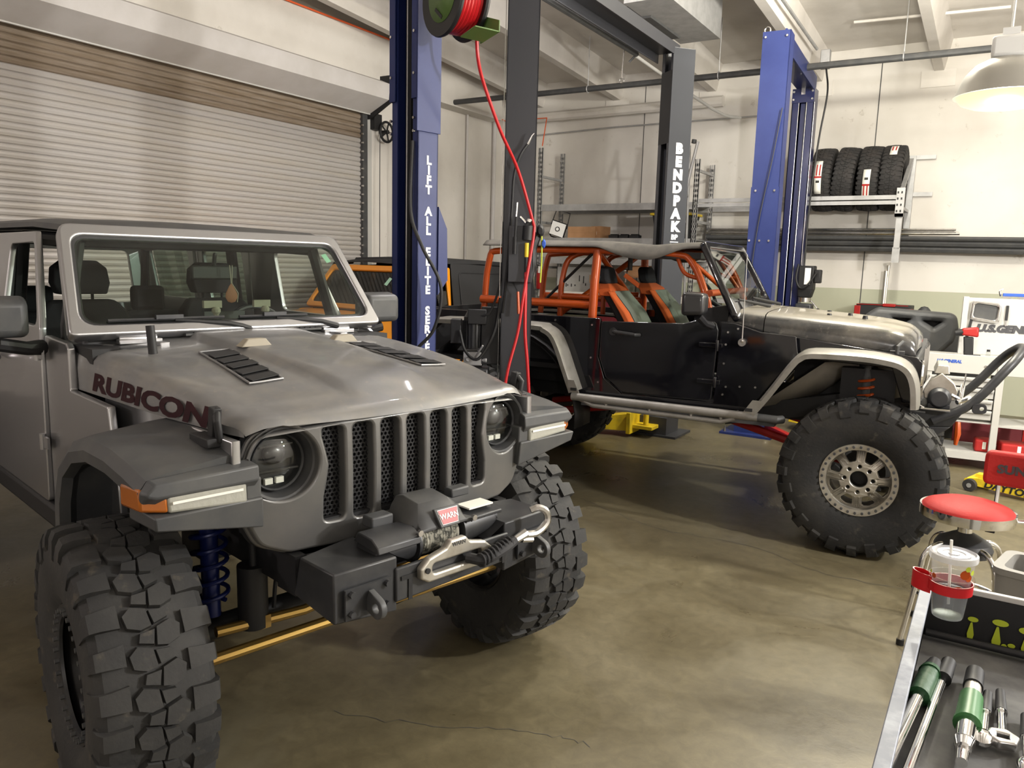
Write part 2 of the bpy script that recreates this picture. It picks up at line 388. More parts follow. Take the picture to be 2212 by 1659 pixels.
def dusty_top(m, dust=(.20,.18,.135)):
    nt = m.node_tree; B = nt.nodes['Principled BSDF']; g = nt.nodes.new('ShaderNodeNewGeometry'); s = nt.nodes.new('ShaderNodeSeparateXYZ'); nt.links.new(g.outputs['Normal'], s.inputs[0])
    r = nt.nodes.new('ShaderNodeMapRange'); r.inputs[1].default_value = .80; r.inputs[2].default_value = .99; r.inputs[4].default_value = .75; nt.links.new(s.outputs[2], r.inputs[0])
    x = nt.nodes.new('ShaderNodeMix'); x.data_type = 'RGBA'; x.inputs[7].default_value = (*dust, 1); nt.links.new(r.outputs[0], x.inputs[0])
    nt.links.new(B.inputs['Base Color'].links[0].from_socket, x.inputs[6]); nt.links.new(x.outputs[2], B.inputs['Base Color'])
    r2 = nt.nodes.new('ShaderNodeMapRange'); r2.inputs[1].default_value = .80; r2.inputs[2].default_value = .99; r2.inputs[3].default_value = .2; r2.inputs[4].default_value = .6; nt.links.new(s.outputs[2], r2.inputs[0]); nt.links.new(r2.outputs[0], B.inputs['Roughness'])
dusty_top(M['bdust'])
def letters(text, size, m, parent, mats, name='lettering', ext=.0015, off=0.0, shear=0.0, sx=1.0, bend=None):
    g = text_geo(text, size, ext, off, shear, sx); b = MB(); b.add(g[0], g[1], m)
    if bend: b.v = [bend(p) for p in b.v]
    return b.build(name, mats, parent)
# ================================================================= ROOM
WX, WY = -8.0, 12.5
def struct(name, b, m, **k):
    o = b.build(name, m, **k); o['kind'] = 'structure'; return o
b = MB(); b.b2((WX-.3, -6, -.2), (6, WY+.3, 0)); struct('floor', b, M['floor'])
b = MB(); b.b2((WX-.3, WY, 0), (6, WY+.3, 5.6)); struct('wall_back', b, M['wall2'])
b = MB(); b.b2((WX-.3, 8.86, 0), (WX, WY, 5.9)); b.b2((WX-.3, -6, 0), (WX, -.9, 6)); b.b2((WX-.3, -.9, 4.33), (WX, 8.86, 6))
struct('wall_left', b, M['wall'])
b = MB(); b.b2((5.7, -6, 0), (6, WY, 6.2)); struct('wall_right', b, M['wall'])
b = MB(); b.b2((WX-.3, -6.3, 0), (6, -6, 6.4)); struct('wall_front', b, M['wall'])
SL = .062
def zc(y, z0=5.02): return z0 + SL*(WY-y)
b = MB(); b.hexa([(WX, -6, zc(-6)), (6, -6, zc(-6)), (6, WY, zc(WY)), (WX, WY, zc(WY)), (WX, -6, zc(-6)+.1), (6, -6, zc(-6)+.1), (6, WY, zc(WY)+.1), (WX, WY, zc(WY)+.1)])
for xs in (-7.3, -5.8, -4.17, -2.6, -1.03, .55, 2.1, 3.65, 5.2):
    w0, w1 = .06, .13; zb = 4.62
    b.hexa([(xs-w0, -6, zc(-6, zb)), (xs+w0, -6, zc(-6, zb)), (xs+w0, WY, zb), (xs-w0, WY, zb), (xs-w1, -6, zc(-6)), (xs+w1, -6, zc(-6)), (xs+w1, WY, zc(WY)), (xs-w1, WY, zc(WY))])
struct('ceiling', b, M['ceil'], ang=20)
# joist pockets in the back wall
b = MB()
for xs in (-5.8, -4.17, -2.6, -1.03, .55): b.box((xs, WY-.006, 4.52), (.42, .02, .22))
struct('trim_1', b, M['wall'])
# header above the roller door
b = MB(); b.b2((WX, -6, 4.33), (-7.72, WY-.6, 4.95)); struct('trim_2', b, M['wall'])
# vertical wall joints
b = MB(); b.box((-1.75, WY-.002, 2.4), (.012, .008, 4.8)); b.box((-5.3, WY-.002, 2.4), (.01, .008, 4.8)); struct('trim_3', b, M['plast'])
# roller door: curtain with slats, hood, guide
def slat(y0=-.9, y1=8.62, za=.02, zb=3.98, dx=0):
    b = MB(); z = za; p = []
    while z < zb:
        p += [(WX-.014+dx, z), (WX+.002+dx, z+.010), (WX+.010+dx, z+.033), (WX+.002+dx, z+.056), (WX-.014+dx, z+.064)]; z += .066
    n = len(p); vv = []
    for y in (y0, y1): vv += [(x, y, z) for x, z in p]
    return b.add(vv, [(i, i+1, n+i+1, n+i) for i in range(n-1)])
d = slat().build('door_1', M['slat'], ang=25); d['kind'] = 'structure'
slat(-.9, 8.62, .02+.066*54, 3.98, .002).build('soiled_slat_band', M['rust'], d, ang=25)
def ex(b, prof, y0, y1):
    n = len(prof); return b.add([(x, y0, z) for x, z in prof]+[(x, y1, z) for x, z in prof], [tuple(range(n)), tuple(range(2*n-1, n-1, -1))]+[(i, (i+1) % n, n+(i+1) % n, n+i) for i in range(n)])
b = MB(); ex(b, [(WX, 3.95), (-7.9, 3.93), (-7.55, 4.09), (-7.53, 4.30), (-7.68, 4.36), (WX, 4.36)], -1.4, 8.72); b.build('door_hood', M['hoodbox'], d, ang=10)
b = MB(); b.b2((-7.935, -1.4, 3.915), (-7.90, 8.80, 3.935)); b.build('hood_lip', M['white'], d)
b = MB(); b.b2((-7.90, 3.62, 3.93), (-7.885, 3.66, 3.97)); b.build('hood_joint', M['blk'], d)
b = MB(); ex(b, [(-7.99, 3.86), (-7.9, 3.86), (-7.5, 4.07), (-7.48, 4.42), (-7.99, 4.42)], 8.725, 8.755); b.build('hood_end_plate', M['blk'], d)
b = MB(); b.b2((WX, 8.62, 0), (WX+.05, 8.72, 3.93)); b.build('door_guide', M['plast'], d)
b = MB(); b.b2((WX, 8.73, 0), (WX+.03, 8.83, 3.9)); b.build('door_jamb', M['white'], d)
b = MB()
for k in range(24): b.cyl((WX+.04, 8.615, 1.0+k*.12), (WX+.065, 8.615, 1.0+k*.12), .014, n=8)
b.each('guide_bolt', M['steel'], d)
for k in range(1): pass
t = thing('chain_hoist_wheel', 'black spoked hand chain wheel at the end of the roller door hood', 'chain wheel', (-7.86, 9.03, 3.72))
b = MB(); b.tube([(0, .14*cos(a), .14*sin(a)) for a in [2*pi*k/24 for k in range(24)]], .018, 8, loop=True)
for k in range(5): a = 2*pi*k/5; b.cyl((0, 0, 0), (0, .14*cos(a), .14*sin(a)), .012, n=6)
b.cyl((-.12, 0, 0), (.03, 0, 0), .03); b.build('wheel', M['blk'], t)
b = MB()
for sy in (-1, 1): b.tube([(0, sy*.145, 0), (0, sy*.15, -1), (0, sy*.15, -3.2)], .006, 6)
b.each('chain', M['plast'], t)
b = MB(); b.box((-.08, -.15, .12), (.1, .16, .22)); b.build('bracket', M['blk'], t)
# conduits and pipes
def pipe(name, pts, r, m, label, cat='pipe', n=10, group=None):
    b = MB(); b.tube(pts, r, n); return tag(b.build(name, m), label, cat, group)
t = pipe('sprinkler_pipe', [(-7.95, 10.5, 4.39), (5.6, 10.5, 4.35)], .040, M['plast'], 'dark grey sprinkler pipe running the whole width below the joists', 'pipe')
for x, zt in ((-5.35, 5.1), (-3.44, 5.1), (-1.25, 5.1)):
    b = MB(); b.cyl((x, 10.5, 4.42), (x, 10.5, zt), .006, n=6); b.tube([(x, 10.5+.048*cos(a), 4.38+.048*sin(a)) for a in [2*pi*k/14 for k in range(14)]], .008, 6, loop=True)
    b.build('pipe_hanger', M['galv'], t)
pipe('wall_duct_pipe', [(-7.6, 12.36, 4.42), (-3.95, 12.36, 4.44)], .085, M['ceil'], 'thick cream painted pipe hugging the top of the back wall', 'pipe')
pipe('thin_wall_conduit', [(-7.6, 12.44, 4.13), (-5.8, 12.44, 4.18), (-3.4, 12.44, 4.19)], .012, M['galv'], 'thin bare conduit just below the thick cream pipe on the back wall', 'conduit')
pipe('cream_sprinkler_branch', spline([(-4.45, 9.4, 4.80), (-4.62, 9.35, 4.78), (-4.55, 9.5, 4.74), (-3.82, 11.5, 4.16), (-3.62, 12.2, 4.14)], 4), .022, M['white'], 'cream branch pipe sloping down behind the charcoal lift beam', 'pipe')
pipe('ceiling_conduit', [(-1.95, 11.2, 5.03), (-.25, 11.2, 4.98)], .018, M['ceil'], 'painted conduit crossing the joists to the hanging lamp', 'conduit')
pipe('orange_air_line', [(-7.69, -1, 4.96), (-7.69, 3, 4.955), (-7.69, 8, 4.95), (-7.69, 11.85, 4.95)], .012, M['orgw'], 'orange air line along the top of the concrete ledge above the roller door', 'hose')
pipe('orange_wall_wire', [(-7.96, 11.75, 4.80), (-7.96, 11.77, 4.47), (-7.9, 12.3, 4.40), (-7.3, 12.22, 4.38), (-7.0, 12.22, 4.38), (-6.80, 11.75, 3.84)], .009, M['orgw'], 'orange wire dropping down the corner to the tall rack upright', 'wire')
for x, y, l in ((-7.96, 11.2, 'slim white conduit running down the left wall, nearer the roller door'), (-7.93, 12.0, 'thicker white downpipe in the corner left of the charcoal lift post')):
    pipe('wall_conduit', [(x, y, 0.02), (x, y, 4.6)], .02 if y < 11.5 else .035, M['hoodbox'], l, 'conduit')
t = thing('power_conduit_drop', 'grey conduit with junction box and black cable dropping to the rear blue post', 'conduit', (0, 0, 0))
b = MB(); b.tube([(-2.42, 6.0, 5.05), (-2.42, 9.0, 4.90), (-2.40, 11.3, 4.78)], .02, 8); b.build('conduit', M['galv'], t)
b = MB(); b.box((-2.30, 11.4, 4.66), (.12, .10, .24)); b.build('junction_box', M['galv'], t, bev=.01)
b = MB(); b.tube(spline([(-2.28, 11.4, 4.54), (-2.22, 11.3, 4.2), (-2.27, 11.25, 3.6), (-2.31, 11.22, 2.8), (-2.31, 11.2, 1.95)], 6), .012, 8); b.build('cable', M['blk'], t)
# ceiling fluorescent / skylight units seen between the beams
t = thing('ceiling_strip_light', 'unlit grey strip light hung between joists left of the charcoal beam', 'light fixture', (-4.33, 9.75, 4.80))
b = MB(); b.box((0, 0, .05), (.22, 1.5, .05)); b.build('housing', M['galv'], t, bev=.01)
b = MB(); b.box((0, 0, .02), (.14, 1.4, .02)); b.build('diffuser', M['ceil'], t)
b = MB(); b.cyl((0, -.7, .07), (0, -.7, .4), .006); b.cyl((0, .7, .07), (0, .7, .3), .006); b.each('hanger', M['galv'], t)
t = thing('hanging_air_duct', 'boxy sheet metal heater duct hung from the ceiling above the charcoal beam', 'duct', (-3.62, 9.55, 4.60), rz=.0)
b = MB(); b.b2((-.05, -1.6, .0), (.45, .1, .9)); b.build('duct_body', M['galv'], t)
b = MB(); b.hexa([(-.3, -1.2, 0.1), (.1, -1.2, 0.1), (.1, -.1, 0.1), (-.3, -.1, 0.1), (-.2, -1.1, -.02), (.05, -1.1, -.02), (.05, -.2, -.02), (-.2, -.2, -.02)]); b.build('duct_outlet', M['plast'], t)
b = MB()
for x in (0, .4):
    for y in (-1.5, .05): b.cyl((x, y, .6), (x, y, .64), .008, n=6)
b.each('hanger_rod', M['galv'], t)
# floor cracks and anchor marks
def crack(name, P, label, w=.003):
    random.seed(len(P)*3+1); P = spline(P, 9); vv = []; ff = []
    for i, p in enumerate(P):
        q = p + Vector((random.uniform(-.012, .012), random.uniform(-.018, .018), 0)); ww = w*random.uniform(.35, 1)
        vv += [(q.x, q.y-ww, .0012), (q.x, q.y+ww, .0012)]
    for i in range(len(P)-1): ff.append((2*i, 2*i+2, 2*i+3, 2*i+1))
    o = MB().add(vv, ff).build(name, M['plastl']); tag(o, label, 'crack')
crack('floor_crack', [(-2.75, 5.55, 0), (-2.4, 5.37, 0), (-1.9, 5.22, 0), (-1.3, 5.26, 0), (-.8, 5.05, 0), (-.3, 5.07, 0), (.3, 5.0, 0)], 'long thin crack in the concrete floor in front of the black car')
crack('shadow_side_crack', [(-2.2, 2.2, 0), (-1.8, 2.35, 0), (-1.45, 2.55, 0), (-1.2, 2.6, 0)], 'short floor crack in front of the silver car', .002)
# ---------------------------------------------------------------- lamps
def bell(x, y, z, w, c, first, label, grp, rodtop, i=0):
    t = thing('high_bay_lamp', label, 'lamp', (x, y, z), group=grp)
    b = MB()
    b.lathe([(.07, .235), (.12, .225), (.19, .19), (.245, .13), (.275, .055), (.30, .0), (.305, -.01), (.295, -.012), (.268, .05), (.238, .12), (.18, .18), (.07, .22)], n=48)
    b.build('lamp_shade', M['shade'], t)
    b = MB(); b.lathe([(.292, -.008), (.26, -.05), (.20, -.075), (.10, -.085), (.001, -.088)], n=48); g = b.build('lens', M['lampw'], t)
    b = MB(); b.box((0, 0, .30), (.21, .16, .14)); b.build('ballast_box', M['white'], t, bev=.025, seg=3)
    b = MB(); b.box((0, 0, .395), (.10, .08, .05)); b.cyl((0, 0, .42), (0, 0, rodtop-z), .008, n=8); b.build('hanger', M['white'], t)
    b = MB(); b.box((0, 0, rodtop-z+.02), (.12, .1, .09)); b.build('ceiling_box', M['white'], t, bev=.01)
    l = bpy.data.lights.new('lamp_light', 'POINT'); l.shadow_soft_size = .10; l.energy = w; l.color = c
    lo = bpy.data.objects.new('lamp_light', l); COL.objects.link(lo); lo.location = (0, 0, -.36); lo.parent = t
    if first: return
    l2 = bpy.data.lights.new('ceiling_fill', 'POINT'); l2.shadow_soft_size = .06; l2.energy = w*(.05 if first else (.42 if i not in (3, 4) else .12)); l2.color = c  # extra point light above the opaque shade, added to brighten the ceiling
    lo = bpy.data.objects.new('ceiling_fill', l2); COL.objects.link(lo); lo.location = (.20, -.14, .42); lo.parent = t
for i, (x, y, z, w, c) in enumerate(LAMPS):
    bell(x, y, z, w, c, i == 0, ['bell shaped aluminium high bay lamp hanging at upper right, lit yellow green', 'high bay lamp near the right wall, out of the picture', 'high bay lamp over the rear right corner, out of the picture', 'high bay lamp above the yellow car, out of the picture', 'high bay lamp above the black car close under the joists', 'high bay lamp behind the silver car tailgate side, out of the picture', 'high bay lamp behind the photographer'][i], None, min(zc(y)-.06, zc(y)), i)
# ================================================================= WHEELS
def tyre(R, W, ri, N, seed=1, wrap=.085, dep=.022):
    b = MB(); h = W/2
    prof = [(ri-.005, -h*.72), (ri+.01, -h*.86), (ri+.05, -h*.98), (lerp(ri, R, .5), -h*1.04), (R-.09, -h*1.02), (R-.055, -h*.98), (R-dep-.012, -h*.86), (R-dep, -h*.6), (R-dep+.002, 0)]
    prof = prof + [(r, -y) for r, y in prof[-2::-1]]
    b.lathe(prof, n=72)
    def rr(y): return R - .016*(abs(y)/h)**2.4
    def lug(poly, top=0, dz=0):
        n = len(poly); a = []; c = []
        for t, y in poly:
            r = rr(y)+dz
            a.append(((r)*cos(t), (r)*sin(t), y)); 
        cen = (sum(p[0] for p in poly)/n, sum(p[1] for p in poly)/n)
        for t, y in poly:
            t2 = cen[0]+(t-cen[0])*1.12; y2 = cen[1]+(y-cen[1])*1.08; r = R-dep-.006
            c.append((r*cos(t2), r*sin(t2), y2))
        b.loft([c, a])
    st = 2*pi/N
    for k in range(N):
        t0 = k*st
        for s in (-1, 1):
            o = t0 + (st*.5 if s > 0 else 0)
            # centre blocks (stepped)
            lug([(o+st*.06, s*h*.02), (o+st*.50, s*h*.06), (o+st*.62, s*h*.30), (o+st*.44, s*h*.44), (o+st*.12, s*h*.40), (o+st*.0, s*h*.2)])
            lug([(o+st*.60, s*h*.03), (o+st*.95, s*h*-.02), (o+st*.92, s*h*.22), (o+st*.70, s*h*.26)])
            # shoulder lug wrapping on to the sidewall
            lg = k % 2 == 0
            t1, t2 = o+st*.18, o+st*.78
            secs = []
            for (y, drop, tw) in ((.50, 0, 0), (.80, .002, .04), (.965, .010, .05), (1.03, .035, .05), (1.055, (.095 if lg else .065), .02)):
                r1 = R-.004-drop; q = st*tw
                ro = (R-dep-.01-drop*.9)
                A, B_ = t1+q+(st*.06 if not lg else 0), t2-q
                yy = s*h*y; yi = s*h*(y-.06 if y > .9 else y)
                secs.append([(r1*cos(A), r1*sin(A), yy), (r1*cos(B_), r1*sin(B_), yy), (ro*cos(B_), ro*sin(B_), yi), (ro*cos(A), ro*sin(A), yi)])
            b.loft(secs)
    return b
RX = Matrix.Rotation(-pi/2, 4, 'X')     # lathe axis z -> wheel axis +y   (outer face at local z+ -> y+)
def wheel(par, name, loc, rz, out, R, W, ri, tb, rimstyle, mt, mr, lab=None):
    """out=+1 outer face towards +y, -1 towards -y"""
    G = T3(loc) @ Matrix.Rotation(rz, 4, 'Z') @ (Matrix.Rotation(-pi/2, 4, 'X') if out > 0 else Matrix.Rotation(pi/2, 4, 'X'))
    h = W/2
    b = MB()
    b.lathe([(ri, -h*.80), (ri-.012, -h*.78), (ri-.035, -h*.4), (ri-.045, h*.1), (ri-.03, h*.55), (ri-.005, h*.76), (ri+.006, h*.80)], G, 56)
    zf = h*.30 if rimstyle == 'alu' else -h*.05
    nsp = 8
    if rimstyle == 'alu':
        holes = []
        for k in range(8):
            a = 2*pi*(k+.5)/8; rA, rB = ri*.53, ri*.80
            P = [(rA*cos(a-.17), rA*sin(a-.17)), (rB*cos(a-.235), rB*sin(a-.235)), (rB*1.03*cos(a), rB*1.03*sin(a)), (rB*cos(a+.235), rB*sin(a+.235)), (rA*cos(a+.17), rA*sin(a+.17))]
            holes.append(rpoly(P, .014, 4))
        holes.append(circ(0, 0, ri*.235, 30))
        for k in range(8): a = 2*pi*k/8; holes.append(circ(ri*.37*cos(a), ri*.37*sin(a), .0125, 12))
        v, f = plate(circ(0, 0, ri*.93, 56), holes, .035, .006)
        v = [(x, y, z + .045*sst(ri*.45, ri*.9, sqrt(x*x+y*y))*-1 + .02) for x, y, z in v]
        b.add(v, f, G @ T3((0, 0, zf+.04)))
        b.lathe([(ri*.235, .055), (ri*.28, .06), (ri*.30, .03)], G @ T3((0, 0, zf+.01)), 36)
        for k in range(8):
            a = 2*pi*k/8; c, s = cos(a), sin(a)
            for q in (-.013, .013):
                p0 = (ri*.50*c-q*s, ri*.50*s+q*c, zf+.075); p1 = (ri*.84*c-q*s, ri*.84*s+q*c, zf+.035); b.cyl(p0, p1, .006, n=6, m=G)
    else:
        for k in range(nsp):
            a = 2*pi*k/nsp
            b.loft([[(r*cos(a)-q*w*sin(a), r*sin(a)+q*w*cos(a), z+dz) for q, dz in ((-1, 0), (1, 0), (1, -.03), (-1, -.03))] for r, w, z in ((ri*.25, .018, zf+.03), (ri*.6, .014, zf+.02), (ri*.93, .022, zf-.01))], G)
        b.lathe([(0, zf+.05), (ri*.22, zf+.05), (ri*.30, zf+.02), (ri*.30, zf-.04)], G, 32)
    w = b.build(name, mr, par, ang=28)
    if lab: w['label'] = lab
    t = MB(); t.add(tb.v, tb.f, G); t.build('tyre', mt, w, ang=30)
    b = MB(); b.lathe([(ri*.855, h*.80), (ri*.865, h*.86), (ri*1.03, h*.88), (ri*1.045, h*.82)], G, 64)
    o = b.build('beadlock_ring', mr if rimstyle == 'alu' else M['sblk'], w)
    b = MB(); nb = 32
    for k in range(nb):
        a = 2*pi*k/nb; b.cyl((ri*.95*cos(a), ri*.95*sin(a), h*.85), (ri*.95*cos(a), ri*.95*sin(a), h*.95), .0085, n=8, m=G)
    if 'front' in name: b.each('ring_bolt', M['plast'] if rimstyle == 'alu' else M['plastl'], w)
    if rimstyle == 'alu':
        b = MB()
        for k in range(8):
            a = 2*pi*k/8; b.cyl((ri*.37*cos(a), ri*.37*sin(a), zf-.02), (ri*.37*cos(a), ri*.37*sin(a), zf+.035), .012, n=6, m=G)
        b.cyl((0, 0, zf-.05), (0, 0, zf-.02), ri*.23, m=G); b.each('lug_nut', M['blk'], w)
    b = MB(); b.cyl((0, 0, -h*.75), (0, 0, -h*.70), ri*.62, n=32, m=G); b.cyl((0, 0, -h*.72), (0, 0, -h*.1), ri*.25, n=20, m=G); b.build('brake_disc', M['galv'] if rimstyle != 'alu' else M['plast'], w)
    return w
def coil(b, p0, p1, r, wr, turns, n=8):
    P0, P1 = Vector(p0), Vector(p1); d = P1-P0; L = d.length; d.normalize(); x = d.cross(Vector((1, .2, 0))).normalized(); y = d.cross(x)
    K = int(turns*18); b.tube([P0+d*(L*k/K)+x*(r*cos(2*pi*turns*k/K))+y*(r*sin(2*pi*turns*k/K)) for k in range(K+1)], wr, n)
TG2 = tyre(.43, .28, .22, 28)
TG = tyre(.50, .345, .225, 26)
TB = tyre(.53, .37, .235, 24, wrap=.1, dep=.024)
# ================================================================= SILVER CAR
GJ = thing('off_road_car', 'dusty silver off-road car with black winch bumper, nearest the camera at left', 'car', (-2.2688, 2.3238, 0), -.21325)
HT = [(-.82, 1.525), (-.45, 1.505), (-.15, 1.48), (.14, 1.45), (.33, 1.418), (.41, 1.40), (.455, 1.385), (.485, 1.365), (.50, 1.345)]
def hx(x, y): return x - .075*(y/.64)**2*sst(-.3, .45, x)
def hoodsec(x, n=14):
    w = interp([(-.82, .738), (.0, .70), (.42, .657), (.50, .64)], x); zt = interp(HT, x); sh = .028*(1 if x < .4 else max(.15, (.5-x)/.1))
    zs = zt-sh; P = []
    zb = 1.318
    half = [(w, zb), (w+.002, lerp(zb, zs, .5)), (w-.004, max(zb+.004, zs-.035)), (w-.022, max(zb+.006, zs-.012)), (w-.06, zs), (w-.12, zs+.006)]
    for i in range(1, 25):
        y = (w-.12)*(1-i/24); zz = zs+.006 + (zt-zs-.006)*(1-(y/(w-.12))**2)
        hw = interp([(-.82, .25), (-.4, .235), (.3, .17)], x); blg = (1-sst(hw, hw+.045, y))*.026*(1-sst(.22, .44, x)); half.append((y, zz-.004+blg))
    L = [(-y, z) for y, z in half] + [(y, z) for y, z in half[-2::-1]]
    return [(hx(x, y), y, z) for y, z in L]
xs_ = [-.82+.04*i for i in range(31)] + [.41, .43, .445, .46, .472, .482, .49, .496, .50]
b = MB(); b.loft([hoodsec(x) for x in xs_], closed=False, caps=False)
hood = b.build('hood', M['paint'], GJ, ang=50)
def hz(x, y):
    s = hoodsec(x); best = min(s, key=lambda p: abs(p[1]-y) + (0 if p[2] > 1.34 else 9)); return best[2]
# louvred vents
for s in (-1, 1):
    Q = [(-.42, s*.27), (-.42, s*.40), (.12, s*.46), (.12, s*.33)]; Q = [(x, y) for x, y in Q]
    b = MB(); n = 14
    def vp(u, v): 
        x = lerp(-.42, .12, u); y = s*lerp(lerp(.27, .33, u), lerp(.40, .46, u), v); return (x, y, hz(x, y)+.004)
    b.grid(lambda u, v: vp(u, v), 10, 4); vt = b.build('hood_vent', M['blk'], GJ)
    b = MB(); ring = [vp(u, 0) for u in [i/8 for i in range(9)]]+[vp(1, v) for v in (.33, .66, 1)]+[vp(u, 1) for u in [1-i/8 for i in range(1, 9)]]+[vp(0, .66), vp(0, .33)]
    b.tube(ring, .0045, 6, loop=True); b.build('vent_rim', M['paint'], vt)
    b = MB()
    for k in range(5):
        p0, p1 = Vector(vp(.12+k*.18, .05)), Vector(vp(.17+k*.18, .95)); d = Vector((.05, 0, .012)); b.hexa([p0, p1, p1+Vector((.055, 0, 0)), p0+Vector((.055, 0, 0)), p0+Vector((-.0, 0, .009)), p1+Vector((0, 0, .009)), p1+Vector((.055, 0, .002)), p0+Vector((.055, 0, .002))])
    b.each('vent_louvre', M['blk'], vt)
# rubber bumpers, hinges, antenna stub, cowl vent
for yy, xx in ((-.19, -.36), (.26, -.38)):
    z = hz(xx, yy); b = MB(); b.hexa([(xx-.03, yy-.07, z-.005), (xx+.03, yy-.07, z-.005), (xx+.03, yy+.07, z-.005), (xx-.03, yy+.07, z-.005), (xx-.02, yy-.035, z+.028), (xx+.02, yy-.035, z+.028), (xx+.02, yy+.045, z+.028), (xx-.02, yy+.045, z+.028)])
    b.build('hood_rest_bumper', M['tan'], GJ, bev=.004)
for yy in (-.50, .50):
    b = MB(); z = hz(-.76, yy)
    b.b2((-.80, yy-.09, z), (-.76, yy+.09, z+.02)); b.cyl((-.80, yy-.08, z+.02), (-.80, yy+.08, z+.02), .014, n=10); b.b2((-.76, yy+(.04 if yy < 0 else -.06), z-.01), (-.66, yy+(.08 if yy < 0 else -.02), z+.012)); b.build('hood_hinge', M['paint_side'], GJ, bev=.003)
b = MB(); b.cyl((-.52, -.545, 1.47), (-.53, -.55, 1.60), .018, .017); b.cyl((-.52, -.545, 1.46), (-.52, -.545, 1.48), .024); b.build('antenna_base', M['blk'], GJ)
b = MB(); b.b2((-.845, -.30, 1.525), (-.775, .40, 1.535)); cv = b.build('cowl_vent', M['plast'], GJ)
b = MB()
for k in range(22): b.box((-.81, -.27+k*.03, 1.538), (.06, .010, .008), rz=.5)
b.each('vent_slat', M['blk'], cv)
letters('RUBICON', .098, FR((-.215, -.7035, 1.362), (1, 0, -.012), (.03, 0, 1)), hood, M['letd'], off=.0045, shear=.22, sx=2.12, ext=.002, bend=lambda p: (p[0], -interp([(-.82, .739), (.0, .701), (.42, .659)], p[0])-.002, p[2]))
# grille
S = [-.34+.1133*i for i in range(7)]
def slot(i, y):
    t = (i-3)/3; w = .040
    zt = 1.322+.006*(1-t*t); zb = .992-.012*(1-t*t)
    P = []
    if abs(i-3) == 3:
        o = -1 if i == 0 else 1
        L = [(y+o*w, zt), (y+o*w, zt-.03), (y+o*(w-.014), zt-.09), (y+o*(w-.022), zt-.13), (y+o*(w-.014), zt-.18), (y+o*w*.95, zt-.24), (y+o*w, zb)]
        R_ = [(y-o*w, zb), (y-o*w, zt)]
        P = L + R_
        r = [.02, .02, .03, .04, .03, .02, .022, .022, .022]
        return rpoly(P, r, 4)
    return rpoly([(y-w, zt), (y+w, zt), (y+w, zb), (y-w, zb)], .024, 4)
go = rpoly([(-.605, 1.318), (-.30, 1.340), (0, 1.346), (.30, 1.340), (.605, 1.318), (.64, 1.23), (.636, 1.03), (.595, .945), (.50, .905), (0, .90), (-.50, .905), (-.595, .945), (-.636, 1.03), (-.64, 1.23)], [.07, .2, .3, .2, .07, .1, .1, .08, .08, .5, .08, .08, .1, .1], 6)
HLY, HLZ, HLR = .515, 1.215, .122
v, f = plateg(go, [slot(i, y) for i, y in enumerate(S)]+[circ(-HLY, HLZ, HLR, 48), circ(HLY, HLZ, HLR, 48)], .045, .010, .022)
def gx(y, z): return .50 - .078*(y/.64)**2 - .012*((z-1.12)/.2)**2*.5
b = MB(); b.add([(gx(y, z)+d-.024, y, z) for y, z, d in v], f); gr = b.build('grille_panel', M['grille'], GJ, ang=40)
b = MB(); P = [(gx(y, z)-.036, y*1.0, (z-1.12)*1.0+1.12) for y, z in go]; b.tube(P, .009, 8, loop=True); b.build('grille_surround', M['grille'], gr)
b = MB(); n = len(go); b.add([(gx(y, z)-.09, y*.97, (z-1.12)*.97+1.12) for y, z in go], [tuple(range(n))]); b.tube([(gx(y, z)-.07, y*.985, (z-1.12)*.985+1.12) for y, z in go], .02, 6, loop=True); b.build('radiator_support', M['blk'], gr)
# hex mesh behind the slots
a = .0098
for i, y0 in enumerate(S):
    b = MB()
    row = 0; z = .985
    while z < 1.325:
        y = y0-.040+(a*.87 if row % 2 else 0)
        while y < y0+.042:
            o = [(y+a*.98*sin(pi/3*k), z+a*.98*cos(pi/3*k)) for k in range(6)]; q = [(y+a*.70*sin(pi/3*k), z+a*.70*cos(pi/3*k)) for k in range(6)]
            X = gx(y, z)-.040
            b.add([(X, *p) for p in o]+[(X, *p) for p in q]+[(X-.012, *p) for p in q], [(k, (k+1) % 6, 6+(k+1) % 6, 6+k) for k in range(6)]+[(6+k, 6+(k+1) % 6, 12+(k+1) % 6, 12+k) for k in range(6)])
            y += a*1.74
        z += a*1.5; row += 1
    b.build('grille_mesh', M['blk'], gr, ang=10)
b = MB()
for y0 in S: b.b2((gx(y0, 1.1)-.075, y0-.045, .965), (gx(y0, 1.1)-.07, y0+.045, 1.335))
for y0 in S:
    b.b2((gx(y0, 1.1)-.045, y0-.036, .975), (gx(y0, 1.1)-.02, y0+.036, 1.000))
b.build('grille_backing', M['blk'], gr)
